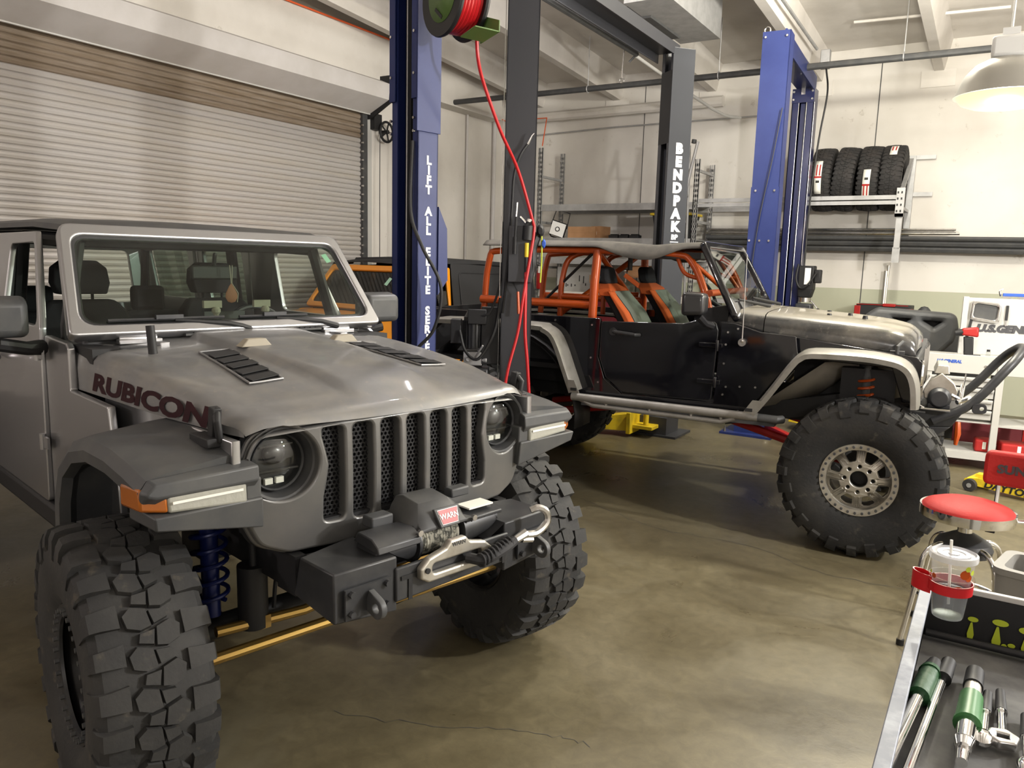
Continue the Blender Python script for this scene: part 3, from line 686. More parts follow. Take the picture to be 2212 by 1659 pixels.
for s in (-1, 1):
    X = gx(HLY, HLZ)-.01; D = FR((X, s*HLY, HLZ), (0, 1, 0), (0, 0, 1))
    if D.col[2][0] < 0: D = FR((X, s*HLY, HLZ), (0, -1, 0), (0, 0, 1))
    b = MB(); b.lathe([(HLR+.002, .0), (HLR-.006, -.006), (.108, -.05), (.100, -.075), (.0, -.085)], D, 40); hl = b.build('headlight', M['plast'], GJ)
    b = MB(); b.lathe([(.103, -.05), (.096, -.03), (.090, -.036), (.090, -.07)], D, 40); b.build('lamp_ring', M['sblk'], hl)
    b = MB(); b.disc(.09, -.068, D, 40); b.build('reflector', M['blk'], hl)
    b = MB(); b.ball((0, .022, -.06), .042, 20, D, (1, .85, .5)); b.box((0, -.030, -.05), (.16, .006, .02), D); b.box((0, .055, -.05), (.12, .005, .02), D); b.build('projector', M['glosb'], hl)
    b = MB()
    for q in (-.028, .012): b.box((q, -.065, -.048), (.028, .020, .012), D)
    b.each('led_cell', M['paper'], hl)
    b = MB(); b.lathe([(.092, -.034), (.06, -.018), (.03, -.012), (.0001, -.010)], D, 32); b.build('headlight_glass', M['glassc'], hl, ang=60)
# windshield
WB, WT = Vector((-.824, 0, 1.572)), Vector((-1.096, 0, 1.945)); wd_ = (WT-WB).normalized(); WF = FR(WB, (0, 1, 0), wd_)
fo = rpoly([(-.775, -.05), (.775, -.05), (.70, .525), (-.70, .525)], [.03, .03, .06, .06], 5)
fh = rpoly([(-.722, .0), (.722, .0), (.660, .465), (-.660, .465)], .065, 6)
v, f = plate(fo, [fh], .055, .010); b = MB(); b.add(v, f, WF); wf = b.build('windshield_frame', M['paint_side'], GJ, ang=40)
b = MB(); n = len(fh); fi = [(x*.968, (y-.23)*.93+.235) for x, y in fh]; b.add([(x, y, .012) for x, y in fh]+[(x, y, .006) for x, y in fi], [(i, (i+1) % n, n+(i+1) % n, n+i) for i in range(n)], WF); b.build('glass_border', M['blk'], wf)
b = MB(); b.add([(x, y, .008) for x, y in fh], [tuple(range(n))], WF); b.build('windshield_glass', M['glassw'], wf)
b = MB(); b.add([(-.05, -.03, 0), (.05, -.03, 0), (.05, .03, 0), (-.05, .03, 0)], [(0, 1, 2, 3)], WF @ T3((.605, .385, .004)) @ Matrix.Rotation(-1.25, 4, 'Z') @ Matrix.Scale(.55, 4)); b.build('mint_sticker', M['mint'], wf)
for k, (a0, a1, c0, c1) in enumerate((((-.79, .02, 1.545), (-.815, -.33, 1.595), (-.825, -.61, 1.60), (-.815, -.10, 1.602)), ((-.78, .50, 1.54), (-.815, .17, 1.59), (-.825, -.02, 1.60), (-.815, .34, 1.60)))):
    b = MB(); b.tube([a0, (lerp(a0[0], a1[0], .3)+.01, lerp(a0[1], a1[1], .3), lerp(a0[2], a1[2], .3)+.012), a1], [.016, .013, .007], 8); w = b.build('wiper_arm', M['blk'], GJ)
    b = MB(); b.tube([c0, c1], .008, 6); b.box(((c0[0]+c1[0])/2+.005, (c0[1]+c1[1])/2, (c0[2]+c1[2])/2+.01), (.02, .12, .018)); b.build('wiper_blade', M['sblk'], w)
# body shell
def side(P, holes, th=.03, s=-1, y=.755, lean=.17, bev=.006, z0=1.50):
    v, f = plate(P, holes, th, bev)
    return [(x, s*(y-max(0, z-z0)*lean)+d, z) for x, z, d in v], f
def body_part(name, P, holes, m, s, par=GJ, **k):
    v, f = side(P, holes, s=s, **k); b = MB(); b.add(v, f); return b.build(name, m, par, ang=40)
winF = [(-1.20, 1.555), (-1.78, 1.555), (-1.78, 1.915), (-1.40, 1.925)]
for s in (-1, 1):
    body_part('cowl_side', rpoly([(-.30, .78), (-.33, 1.0), (-.40, 1.31), (-.828, 1.315), (-.828, 1.49), (-.86, 1.51), (-1.145, 1.52), (-1.145, .72), (-.6, .72)], .01), [], M['paint_side'], s)
    body_part('inner_fender', [(-.60, 1.17), (.44, 1.17), (.44, 1.315), (-.66, 1.315), (-.70, 1.2)], [], M['paint_side'], s, y=.675, lean=0)
    dr = body_part('front_door', rpoly([(-1.155, .76), (-2.08, .76), (-2.08, 1.97), (-1.40, 1.975), (-1.155, 1.55)], .03), [rpoly(winF, .04)], M['paint_side'], s, y=.775)
    for zq in (1.42, 1.02): b = MB(); b.b2((-1.155, s*.79, zq), (-1.08, s*.80, zq+.05)); b.cyl((-1.15, s*.80, zq-.01), (-1.15, s*.80, zq+.06), .014); b.build('door_hinge', M['paint_side'], dr)
    b = MB(); b.tube([(-1.95, s*.80, 1.36), (-1.93, s*.83, 1.36), (-1.80, s*.83, 1.36), (-1.78, s*.80, 1.36)], .012, 8); b.build('door_handle', M['paint_side'], dr)
    rd = [(-2.20, 1.555), (-2.78, 1.555), (-2.78, 1.915), (-2.20, 1.92)]
    r = body_part('rear_door', rpoly([(-2.09, .76), (-2.55, .76), (-2.72, .95), (-2.86, 1.05), (-2.86, 1.97), (-2.09, 1.97)], .03), [rpoly(rd, .04)], M['paint_side'], s, y=.775)
    v, f = side(rpoly(rd, .04), [], .004, s, y=.775, bev=0); b = MB(); b.add(v, f); b.build('door_glass', M['glass'], r)
    qw = [(-2.98, 1.56), (-3.68, 1.56), (-3.68, 1.92), (-2.98, 1.92)]
    r = body_part('quarter_panel', rpoly([(-2.87, 1.10), (-3.0, 1.2), (-3.4, 1.2), (-3.55, .9), (-3.82, .8), (-3.82, 1.99), (-2.87, 1.99)], .03), [rpoly(qw, .04)], M['paint_side'], s)
    v, f = side(rpoly(qw, .04), [], .004, s, y=.775, bev=0); b = MB(); b.add(v, f); b.build('quarter_glass', M['glass'], r)
    b = MB(); b.b2((-2.6, s*.66, .66), (-.62, s*.80, .76)); b.build('rocker_rail', M['blk'], GJ, bev=.015)
    # mirrors
    b = MB(); b.tube([(-1.12, s*.79, 1.47), (-1.06, s*.86, 1.475), (-1.04, s*.97, 1.50)], [.035, .03, .03], 10); mi = b.build('mirror_arm', M['blk'], GJ)
    b = MB(); b.hexa([(-1.13, s*.835, 1.515), (-1.13, s*1.10, 1.515), (-1.00, s*1.075, 1.53), (-1.00, s*.86, 1.53), (-1.13, s*.835, 1.70), (-1.13, s*1.10, 1.70), (-1.00, s*1.075, 1.68), (-1.00, s*.86, 1.68)]); b.build('door_mirror', M['plastl'], mi, bev=.028, seg=4)
    # fender flare
    path = [(-.455, .80), (-.43, 1.0), (-.36, 1.14), (-.22, 1.235), (-.05, 1.275), (.14, 1.275), (.30, 1.255), (.42, 1.232)]
    secs = []
    for i, (x, z) in enumerate(path):
        a = Vector(path[max(i-1, 0)]); c = Vector(path[min(i+1, len(path)-1)]); t = (c-a).normalized(); nx, nz = -t.y, t.x
        if nz < 0 and i > 1: nx, nz = -nx, -nz
        if i <= 1: nx, nz = -abs(nx), abs(nz)
        k = .03*min(1, i/3)
        secs.append([(x+nx*k, s*.665, z+nz*k+.012*min(1, i/2)), (x+nx*k*.6, s*.88, z+nz*k*.5), (x, s*.945, z), (x-nx*.035, s*.968, z-nz*.035), (x-nx*.075, s*.965, z-nz*.075), (x-nx*.085, s*.93, z-nz*.085), (x-nx*.05, s*.90, z-nz*.05), (x-nx*.02, s*.665, z-nz*.02)])
    b = MB(); b.loft(secs)
    fl = b.build('fender_flare', M['plastl'], GJ, ang=28)
    b = MB()  # front box of the flare with recess for the lamp
    b.loft([[(.42, s*y, 1.250) for y in (.63,)]+[(.42, s*.945, 1.236), (.42, s*.968, 1.20), (.40, s*.968, 1.15), (.40, s*.93, 1.12), (.40, s*.63, 1.10)],
            [(.47, s*.615, 1.235), (.455, s*.93, 1.222), (.45, s*.955, 1.20), (.455, s*.955, 1.19), (.46, s*.93, 1.185), (.475, s*.615, 1.19)]])
    b.loft([[(.30, s*.62, 1.14), (.30, s*.955, 1.14), (.30, s*.955, 1.09), (.30, s*.62, 1.04)], [(.465, s*.60, 1.125), (.475, s*.945, 1.13), (.465, s*.94, 1.085), (.455, s*.595, 1.02)]])
    b.loft([[(.30, s*.60, 1.20), (.30, s*.64, 1.20), (.30, s*.64, 1.10), (.30, s*.60, 1.06)], [(.455, s*.60, 1.19), (.455, s*.655, 1.20), (.455, s*.655, 1.11), (.45, s*.60, 1.06)]])
    b.build('flare_front', M['plastl'], fl, bev=.006)
    b = MB(); b.hexa([(.36, s*.655, 1.105), (.36, s*.90, 1.12), (.465, s*.90, 1.135), (.468, s*.655, 1.12), (.36, s*.655, 1.20), (.36, s*.90, 1.20), (.452, s*.90, 1.20), (.462, s*.655, 1.205)])
    tl = b.build('marker_lamp', M['lens'], fl, bev=.008)
    b = MB(); b.box((.468, s*.78, 1.165), (.004, .22, .008)); b.build('light_bar', M['paper'], tl)
    b = MB(); b.hexa([(.28, s*.90, 1.12), (.28, s*.972, 1.13), (.42, s*.968, 1.14), (.462, s*.90, 1.135), (.28, s*.90, 1.20), (.28, s*.972, 1.20), (.415, s*.968, 1.21), (.452, s*.90, 1.205)]); b.build('amber_indicator', M['amber'], tl, bev=.008)
    # hood latch
    yb = s*.665; b = MB(); b.box((.30, s*.70, 1.30), (.13, .07, .03)); b.tube([(.36, s*.69, 1.30), (.365, s*.70, 1.37), (.34, s*.69, 1.40), (.31, s*.685, 1.385), (.30, s*.69, 1.31)], .013, 8); b.box((.33, s*.692, 1.36), (.035, .03, .10), ry=.15); b.build('hood_latch', M['blk'], GJ, bev=.006)
    # wheel-arch liner
    b = MB(); b.loft([[(.0+.60*cos(a)*.93, s*y, .60+.62*sin(a)) for y in (.50, .68)] for a in [radians(k) for k in range(75, 196, 10)]], closed=False, caps=False); b.build('arch_liner', M['navy'], GJ, solid=.01)
# roof, rear, floor, interior
def rsec(x, z): 
    return [(x, -.665, z-.03), (x, -.655, z-.005), (x, -.60, z+.012), (x, -.3, z+.022), (x, 0, z+.025), (x, .3, z+.022), (x, .60, z+.012), (x, .655, z-.005), (x, .665, z-.03), (x, .60, z-.035), (x, -.60, z-.035)]
b = MB(); b.loft([rsec(-1.13, 1.985), rsec(-1.2, 2.01), rsec(-1.6, 2.03), rsec(-2.6, 2.03), rsec(-3.6, 2.02), rsec(-3.80, 1.99)]); b.build('roof', M['plastl'], GJ)
v, f = plate(rpoly([(-.74, .85), (.74, .85), (.68, 2.0), (-.68, 2.0)], .04), [rpoly([(-.60, 1.50), (.60, 1.50), (.56, 1.90), (-.56, 1.90)], .05)], .04, .005)
b = MB(); b.add([(-3.82+d, y, z) for y, z, d in v], f); b.build('tailgate', M['paint_side'], GJ)
b = MB(); b.b2((-3.8, -.72, .72), (-.62, .72, .78)); b.b2((-1.16, -.70, .78), (-1.10, .70, 1.50)); b.b2((-.90, -.73, 1.44), (-.66, .73, 1.50)); b.build('floor_pan', M['blk'], GJ)
b = MB(); b.hexa([(-1.30, -.68, 1.30), (-.86, -.70, 1.36), (-.86, .70, 1.36), (-1.30, .68, 1.30), (-1.28, -.68, 1.47), (-.86, -.70, 1.545), (-.86, .70, 1.545), (-1.28, .68, 1.47)]); ds = b.build('dashboard', M['plast'], GJ, bev=.02)
H0_ = [(0, y, z) for _, y, z in hoodsec(-.82)]
b = MB(); b.loft([[(-1.16, y*1.03, z+.005) for _, y, z in H0_], [(-.95, y*1.02, z+.003) for _, y, z in H0_], [(-.826, y, z) for _, y, z in H0_]], closed=False, caps=False)
b.build('cowl_top', M['paint_side'], GJ)
b = MB(); A = FR((-1.36, .37, 1.44), (0, 1, 0), (-.45, 0, .89)); b.tube([A @ Vector((.185*cos(q), .185*sin(q), 0)) for q in [2*pi*k/28 for k in range(28)]], .015, 8, loop=True)
for q in (0, pi, -pi/2): b.cyl(A @ Vector((0, 0, 0)), A @ Vector((.18*cos(q), .18*sin(q), 0)), .014, n=6)
b.ball(tuple(A @ Vector((0, 0, 0))), .06, 12); b.build('steering_wheel', M['sblk'], GJ)
for y in (-.37, .37):
    b = MB(); b.loft([[(x-.02, y+q*w, z) for q in (-1, -.8, .8, 1)]+[(x+t, y+q*w, z) for q in (1, .7, -.7, -1)] for x, z, w, t in ((-1.78, 1.0, .24, .10), (-1.84, 1.3, .25, .10), (-1.92, 1.56, .22, .08), (-1.94, 1.63, .16, .06))]); b.b2((-1.80, y-.24, .95), (-1.35, y+.24, 1.08)); st_ = b.build('seat', M['seatb'], GJ, bev=.02)
    b = MB(); b.loft([[(x-.05, y+q*w, z) for q in (-1, 1)]+[(x+.05, y+q*w, z) for q in (1, -1)] for x, z, w in ((-1.93, 1.66, .12), (-1.94, 1.72, .14), (-1.95, 1.80, .13), (-1.95, 1.84, .08))]); b.cyl((-1.94, y-.06, 1.6), (-1.94, y-.06, 1.68), .008); b.cyl((-1.94, y+.06, 1.6), (-1.94, y+.06, 1.68), .008); b.build('headrest', M['seatb'], st_, bev=.015)
b = MB(); b.b2((-2.95, -.60, 1.0), (-2.82, .60, 1.50)); b.box((-2.9, -.35, 1.58), (.09, .22, .17)); b.box((-2.9, .35, 1.58), (.09, .22, .17)); b.build('rear_bench', M['seatb'], GJ, bev=.03)
b = MB()
for s in (-1, 1):
    b.tube(spline([(-1.20, s*.60, 1.93), (-2.1, s*.585, 1.955), (-3.0, s*.58, 1.955), (-3.5, s*.58, 1.93)], 4), .032, 8); b.tube([(-2.12, s*.60, 1.0), (-2.12, s*.62, 1.6), (-2.12, s*.58, 1.95)], .035, 8); b.tube([(-1.18, s*.60, 1.93), (-1.12, s*.68, 1.56), (-1.1, s*.69, 1.3)], .03, 8)
    b.tube([(-3.5, s*.58, 1.93), (-3.65, s*.60, 1.4)], .03, 8)
b.tube([(-2.12, -.58, 1.955), (-2.12, .58, 1.955)], .035, 8); b.tube([(-1.2, -.6, 1.935), (-1.2, .6, 1.935)], .03, 8); b.build('roll_bar', M['blk'], GJ)
b = MB(); b.box((-1.12, 0, 1.80), (.03, .24, .07)); b.cyl((-1.12, 0, 1.83), (-1.10, 0, 1.90), .01); b.build('rear_view_mirror', M['blk'], GJ, bev=.01)
b = MB()
for yy in (-.06, .20): b.ball((-.98, yy, 1.62), .022, 10); b.cyl((-.98, yy, 1.55), (-.98, yy, 1.62), .012, n=8); b.box((-1.0, yy-.01, 1.65), (.02, .09, .035))
b.build('phone_mount', M['tan'], ds)
b = MB(); b.b2((-1.22, -.02, 1.50), (-1.20, .20, 1.60)); b.build('radio_screen', M['plast'], ds)
# air freshener hangs from the mirror
t = thing('air_freshener', 'brown teardrop air freshener on a pale cord hanging behind the silver car windshield', 'air freshener', tuple(GJ.matrix_basis @ Vector((-1.04, .05, 1.70))), -.21325)
b = MB(); b.lathe([(0, .05), (.012, .035), (.03, .0), (.032, -.02), (.02, -.042), (0, -.048)], FR((0, 0, 0), (0, 1, 0), (1, 0, 0)) @ Matrix.Scale(.25, 4, (1, 0, 0)) if 0 else None, 20); b.v = [(x*.2, y, z) for x, y, z in b.v]; b.build('teardrop', M['brownd'], t)
b = MB(); b.tube([(0, .03, -.045), (0, .036, 0), (0, .004, .05), (0, .008, .14)], .0025, 6); b.tube([(0, .0, .05), (0, -.006, .14)], .0025, 6); b.build('cord', M['tan'], t)
# ---- bumper, winch
by = -.04
b = MB()
for s in (-1, 1):
    y0, y1 = by+s*.25, by+s*.49
    b.hexa([(.50, y0, .76), (.76, y0, .74), (.755, y1, .765), (.52, y1+s*.0, .79), (.50, y0, .93), (.76, y0, .93), (.755, y1, .93), (.56, y1, .93)])
    b.add([(.76, y0, .93), (.52, y0, .93), (.60, by+s*.19, .87), (.76, by+s*.16, .885)], [(0, 1, 2, 3)])
b.hexa([(.50, by-.26, .70), (.765, by-.26, .775), (.765, by+.26, .785), (.50, by+.26, .70), (.50, by-.26, .74), (.765, by-.26, .885), (.765, by+.26, .885), (.50, by+.26, .74)])
b.hexa([(.752, by-.262, .775), (.770, by-.262, .775), (.770, by+.262, .785), (.752, by+.262, .785), (.752, by-.262, .893), (.770, by-.262, .893), (.770, by+.262, .893), (.752, by+.262, .893)])
for s in (-1, 1): b.b2((.20, by+s*.30, .72), (.58, by+s*.40, .88))
bp = b.build('front_bumper', M['sblk'], GJ, bev=.006)
for s in (-1, 1):
    yc = by+s*.385; b = MB(); b.b2((.765, yc-.075, .775), (.775, yc+.10, .875))
    for q in ((-.055, .795), (.08, .86), (.08, .79), (-.055, .86)): b.cyl((.77, yc+q[0], q[1]), (.79, yc+q[0], q[1]), .011, n=8)
    b.build('shackle_plate', M['sblk'], bp)
    v, f = plate([(0, .035)]+[(.05+.035*cos(a), .035*sin(a)) for a in [radians(90-15*k) for k in range(13)]]+[(0, -.035)], [circ(.05, 0, .017, 14)], .022, .003); b = MB(); b.add(v, f, FR((.772, yc+.015, .825), (1, 0, -.35), (.35, 0, 1))); b.build('tow_lug', M['plastl'], bp)
letters('T', .125, FR((.7732, by-.205, .812), (0, 1, 0), (0, 0, 1)), bp, M['blk'], off=.002)
letters('T', .125, FR((.7782, by+.23, .825), (0, 1, 0), (0, 0, 1)), bp, M['blk'], off=.002)
b = MB(); b.cyl((.655, by-.115, .92), (.655, by+.085, .92), .034, n=24); 
for y in (by-.12, by+.09): b.cyl((.655, y-.006, .92), (.655, y+.006, .92), .072, n=28)
wn = b.build('winch', M['sblk'], GJ)
b = MB(); P = []
for k in range(18*14): P.append((.655+.050*cos(2*pi*k/18), by-.105+.18*k/(18*14), .92+.050*sin(2*pi*k/18)))
b.tube(P, .0085, 6); b.build('winch_rope', M['rope'], wn)
b = MB(); b.cyl((.655, by-.13, .92), (.655, by-.30, .925), .062, .058, 24); b.cyl((.655, by+.10, .92), (.655, by+.25, .93), .060, n=24); b.cyl((.655, by+.25, .93), (.655, by+.275, .93), .045, n=20); b.each('winch_motor', M['sblk'], wn, bev=.004)
b = MB(); b.loft([[(.60, y, .955), (.74, y, .94), (.735, y, .962), (.70, y, .985), (.62, y, .99)] for y in (by-.31, by-.13)]); b.loft([[(.62, y, .972), (.725, y, .958), (.725, y, .972), (.62, y, .990)] for y in (by+.09, by+.27)]); b.each('winch_tie_plate', M['sblk'], wn, bev=.004)
b = MB(); secs = []
for y, zt, x0 in ((by-.145, .985, .60), (by-.115, 1.035, .585), (by-.085, 1.062, .575), (by+.05, 1.062, .575), (by+.085, 1.035, .585), (by+.13, .985, .60)):
    secs.append([(x0-.06, y, .95), (x0-.04, y, zt-.01), (x0, y, zt), (.66, y, zt-.012), (.70, y, zt-.045), (.725, y, .975), (.725, y, .965)])
b.loft(secs); b.build('winch_cover', M['plast'], wn, bev=.004)
bd = FR((.722, by+.0, 1.003), (0, 1, 0), (-.42, 0, 1)); b = MB(); b.prism([(-.058, .034), (.058, .034), (.044, -.036), (-.044, -.036)], -.006, .006, bd); b.build('badge_frame', M['plast'], wn, bev=.003)
b = MB(); b.prism([(-.047, .027), (.047, .027), (.036, -.027), (-.036, -.027)], .006, .008, bd); b.build('badge_border', M['letw'], wn)
b = MB(); b.prism([(-.0445, .025), (.0445, .025), (.034, -.025), (-.034, -.025)], .008, .0095, bd); b.build('badge_red', M['red'], wn)
letters('WARN', .027, bd @ T3((0, 0, .0105)), wn, M['letw'], ext=.0006, off=.0006)
b = MB(); b.b2((.63, by+.125, .992), (.70, by+.245, .998)); b.build('winch_sticker', M['paper'], wn)
b = MB(); b.box((.585, by-.20, 1.0), (.06, .09, .04)); b.box((.555, by+.19, 1.02), (.05, .09, .035)); b.each('clutch_box', M['plastl'], wn, bev=.006)
for yy in (by-.135, by+.115): b = MB(); b.cyl((.73, yy, .975), (.742, yy, .975), .011, n=12); b.build('cover_bolt', M['steel'], wn)
# fairlead
v, f = plate(rpoly([(-.165, -.035), (-.13, -.055), (.13, -.055), (.165, -.035), (.165, .0), (.13, .03), (.055, .048), (.035, .07), (-.035, .07), (-.055, .048), (-.13, .03), (-.165, .0)], .012), [rpoly([(-.115, -.028), (.115, -.028), (.115, .008), (-.115, .008)], .017)], .03, .008, 3)
b = MB(); FL = FR((.785, by-.015, .875), (0, 1, 0), (0, 0, 1)); b.add(v, f, FL); fl = b.build('fairlead', M['alum'], GJ)
b = MB(); b.cyl((.80, by-.155, .866), (.806, by-.155, .866), .010, n=10); b.build('fairlead_bolt', M['blk'], fl)
letters('WARN', .020, FR((.8008, by-.015, .929), (0, 1, 0), (0, 0, 1)), fl, M['plast'], ext=.0005, off=.0003)
b = MB(); b.tube(spline([(.79, by+.03, .862), (.84, by+.07, .858), (.85, by+.15, .875), (.84, by+.22, .89)], 6), .019, 10); rs = b.build('rope_sleeve', M['blkcloth'], GJ)
b = MB()
for k in range(9): b.tube([(.845-.001*k+.022*cos(a), by+.05+.018*k, .862+.003*k+.022*sin(a)) for a in [2*pi*j/12 for j in range(12)]], .005, 5, loop=True)
b.build('sleeve_folds', M['blkcloth'], rs)
b = MB(); b.tube([(.84, by+.21, .888), (.84, by+.28, .905)], [.013, .018], 8); b.tube(spline([(.84, by+.27, .90), (.845, by+.335, .895), (.85, by+.385, .925), (.845, by+.385, .965), (.83, by+.355, .985), (.815, by+.33, .975)], 6), [.014]*31, 8); b.tube([(.84, by+.26, .885), (.845, by+.31, .875)], .012, 8); b.build('winch_hook', M['steel'], rs)
# ---- chassis, axle, suspension, steering
b = MB(); b.cyl((0, -.80, .50), (0, .80, .50), .045, n=16); b.ball((.02, .22, .50), .15, 16, sc=(1, 1, .95)); b.b2((-.10, -.74, .40), (.12, -.66, .62)); b.b2((-.10, .66, .40), (.12, .74, .62)); b.build('front_axle', M['blk'], GJ)
b = MB(); b.cyl((-3.0, -.80, .50), (-3.0, .80, .50), .045); b.ball((-3.0, 0, .50), .15); b.build('rear_axle', M['blk'], GJ)
b = MB()
for s in (-1, 1): b.b2((-3.7, s*.36, .74), (.55, s*.46, .90)); b.tube([(-1.2, s*.40, .72), (-.1, s*.50, .45)], .035, 8); b.b2((-.14, s*.50, .92), (-.04, s*.66, 1.14)); b.b2((-.14, s*.50, 1.10), (.16, s*.66, 1.14))
b.b2((.36, -.50, .76), (.48, .50, .90)); b.b2((-.62, -.42, .60), (-.4, .42, .76)); b.b2((-.3, -.35, .80), (.40, .35, 1.20)); b.build('chassis_frame', M['blk'], GJ)
b = MB(); b.tube([(.255, -.70, .515), (.255, .66, .49)], .021, 10); b.build('tie_rod', M['gold'], GJ)
b = MB(); b.tube([(.13, -.62, .545), (.16, -.28, .535), (.20, .30, .62)], .02, 10); b.box((.145, -.45, .542), (.05, .05, .05)); b.build('drag_link', M['gold'], GJ)
for s in (-1, 1):
    b = MB(); coil(b, (.06, s*.60, .62), (.02, s*.59, 1.12), .060, .0085, 8.5); sp = b.build('coil_spring', M['spring'], GJ)
    b = MB(); b.cyl((.06, s*.60, .58), (.02, s*.59, 1.16), .032, n=14); b.cyl((.02, s*.59, 1.0), (.02, s*.59, 1.10), .045, n=16); b.build('shock_absorber', M['spring'], sp)
    b = MB(); b.cyl((.12, s*.47, .52), (.12, s*.47, .76), .055, n=16); b.cyl((.13, s*.47, .76), (.12, s*.47, .95), .016); b.cyl((.14, s*.48, .90), (.14, s*.48, 1.06), .045); b.build('bump_stop', M['blk'], GJ)
    b = MB(); b.tube(spline([(.16, s*.30, .95), (.14, s*.33, .80), (.10, s*.36, .68), (.09, s*.37, .55)], 5), .009, 6); b.build('brake_hose', M['blk'], GJ)
ST = -.093
for s in (-1, 1):
    wheel(GJ, 'front_wheel', (0.02, s*.91, .50), ST, s, .50, .345, .225, TG, 'blk', M['rubber'], M['rimb'])
    wheel(GJ, 'rear_wheel', (-3.0, s*.93, .50), 0, s, .50, .345, .225, TG, 'blk', M['rubber'], M['rimb'])
